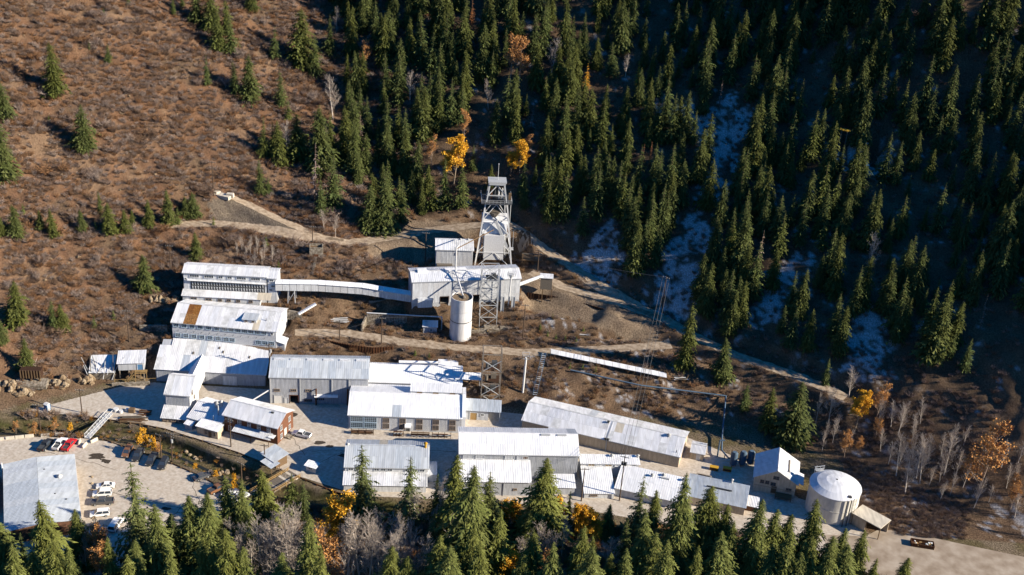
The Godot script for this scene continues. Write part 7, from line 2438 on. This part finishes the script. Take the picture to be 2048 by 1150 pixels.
	for q in [[0, 0.4, 0, 6.0, 1.2, 2.6], [2.4, 0.9, -0.9, 2.4, 1.4, 1.4], [-2.6, 0.7, -0.4, 1.6, 1.6, 2.0]]:
		mb = MB.new()
		mb.box(Vector3(q[0], q[1], q[2]), Vector3(q[3], q[4], q[5]), Basis(Vector3(0.2, 1, 0.1).normalized(), q[0] * 0.1))
		part(t, "slab", mb, M.roof_tan[0])
	# forest cabin and the yellow canopy on a post
	t = thing("forest_cabin", "little cabin with pale snowy roof in the shaded forest clearing", "cabin", Vector3(112.6, 55.6, -389.0), 22.0)
	gable(t, 5.0, 2.6, 2.0, 3.6, M.roof_bright, M.timber, {"back": 4.0, "sink": 2.0, "wide": 1.8})
	door(t, face(0, "f", 2.0, 0), 0.9, 1.9, M.timber_grey, M.timber)
	t = thing("yellow_canopy_post", "small bright yellow canopy on a tall post in the dark forest", "post", on_ground(109.0, -398.0))
	mb = MB.new()
	mb.box(Vector3(0, 8.2, 0), Vector3(3.6, 0.3, 1.8), Basis(Vector3.BACK, -0.1))
	part(t, "canopy", mb, M.yellow)
	for u in [-1.0, 1.0]:
		mb = MB.new()
		mb.bar(Vector3(u, -0.5, 0), Vector3(u, 8.1, 0), 0.3)
		part(t, "post", mb, M.timber_grey)
	t = thing("forest_pole", "lone pole between the yellow canopy and the forest cabin", "pole", on_ground(116.5, -396.0))
	mb = MB.new()
	mb.tube(Vector3(0, -0.5, 0), Vector3(0.3, 8.0, 0), 0.16, 0.12, 6)
	part(t, "shaft", mb, M.timber_grey)
	mb = MB.new()
	mb.box(Vector3(0.3, 7.8, 0), Vector3(0.9, 0.4, 0.5))
	part(t, "lamp_head", mb, M.steel)
	# fenced platform behind the headframe
	t = thing("loading_platform", "dim timber platform with rail right behind the headframe", "platform", Vector3(2.6, 17.0, -379.0), 0)
	mb = MB.new()
	mb.box(Vector3(4.0, 2.0, -2.0), Vector3(8.0, 0.3, 4.6))
	part(t, "deck", mb, M.timber)
	for u in [0.3, 4.0, 7.7]:
		mb = MB.new()
		mb.bar(Vector3(u, -1.0, 0.0), Vector3(u, 4.4, 0.0), 0.3)
		part(t, "post", mb, M.timber)
	mb = MB.new()
	mb.bar(Vector3(0, 4.4, 0), Vector3(8.4, 4.4, 0), 0.3)
	mb.bar(Vector3(0, 3.2, 0), Vector3(8.0, 3.2, 0), 0.12)
	part(t, "rail", mb, M.timber_grey)
	# cracks and joints in the paving
	for q in [[-60.0, -284.0, -46.0, -286.5], [-46.0, -286.5, -13.0, -290.0], [-66.0, -300.0, -55.0, -283.0], [-100.0, -300.0, -76.0, -309.0], [-10.0, -290.0, 20.0, -292.0], [-92.0, -232.0, -80.0, -262.0], [-108.0, -262.0, -70.0, -252.0], [-84.0, -270.0, -72.0, -246.0], [-130.0, -277.0, -104.0, -270.0], [100.0, -262.0, 140.0, -250.0], [-50.0, -280.0, -42.0, -289.0], [6.0, -296.0, 22.0, -284.0]]:
		var mb2 := MB.new()
		var a := Vector3(q[0], 0.035, q[1])
		var b := Vector3(q[2], 0.035, q[3])
		var last := a
		for i in 14:
			var p := a.lerp(b, (i + 1) / 14.0) + Vector3(rng.randf_range(-0.5, 0.5), 0, rng.randf_range(-0.5, 0.5))
			var n := (p - last).cross(Vector3.UP).normalized() * rng.randf_range(0.04, 0.09)
			mb2.quad(last + n, last - n, p - n, p + n)
			last = p
		structure("pavement_crack", mb2, M.stain)
	# oil stains, puddle and manhole marks on the yard
	for q in [[-64.5, -290.0, 1.2], [-52.0, -289.4, 1.5], [-48.6, -288.0, 1.0], [-44.2, -284.0, 1.4], [-63.5, -302.6, 2.2], [-61.0, -283.0, 0.9], [8.0, -287.5, 1.3], [-93.0, -258.0, 0.8], [-86.0, -255.0, 1.0], [-111.0, -275.0, 2.2], [-108.0, -273.5, 1.6], [-98.0, -240.0, 1.0]]:
		mb = MB.new()
		var prev := Vector3.ZERO
		var first := Vector3.ZERO
		for i in 12:
			var a := TAU * i / 12
			var p := Vector3(q[0] + cos(a) * q[2] * rng.randf_range(0.6, 1.5), 0.036, q[1] + sin(a) * q[2] * rng.randf_range(0.4, 0.9))
			if i == 0:
				first = p
			else:
				mb.tri(Vector3(q[0], 0.036, q[1]), p, prev)
			prev = p
		mb.tri(Vector3(q[0], 0.036, q[1]), first, prev)
		structure("pavement_stain", mb, M.stain)
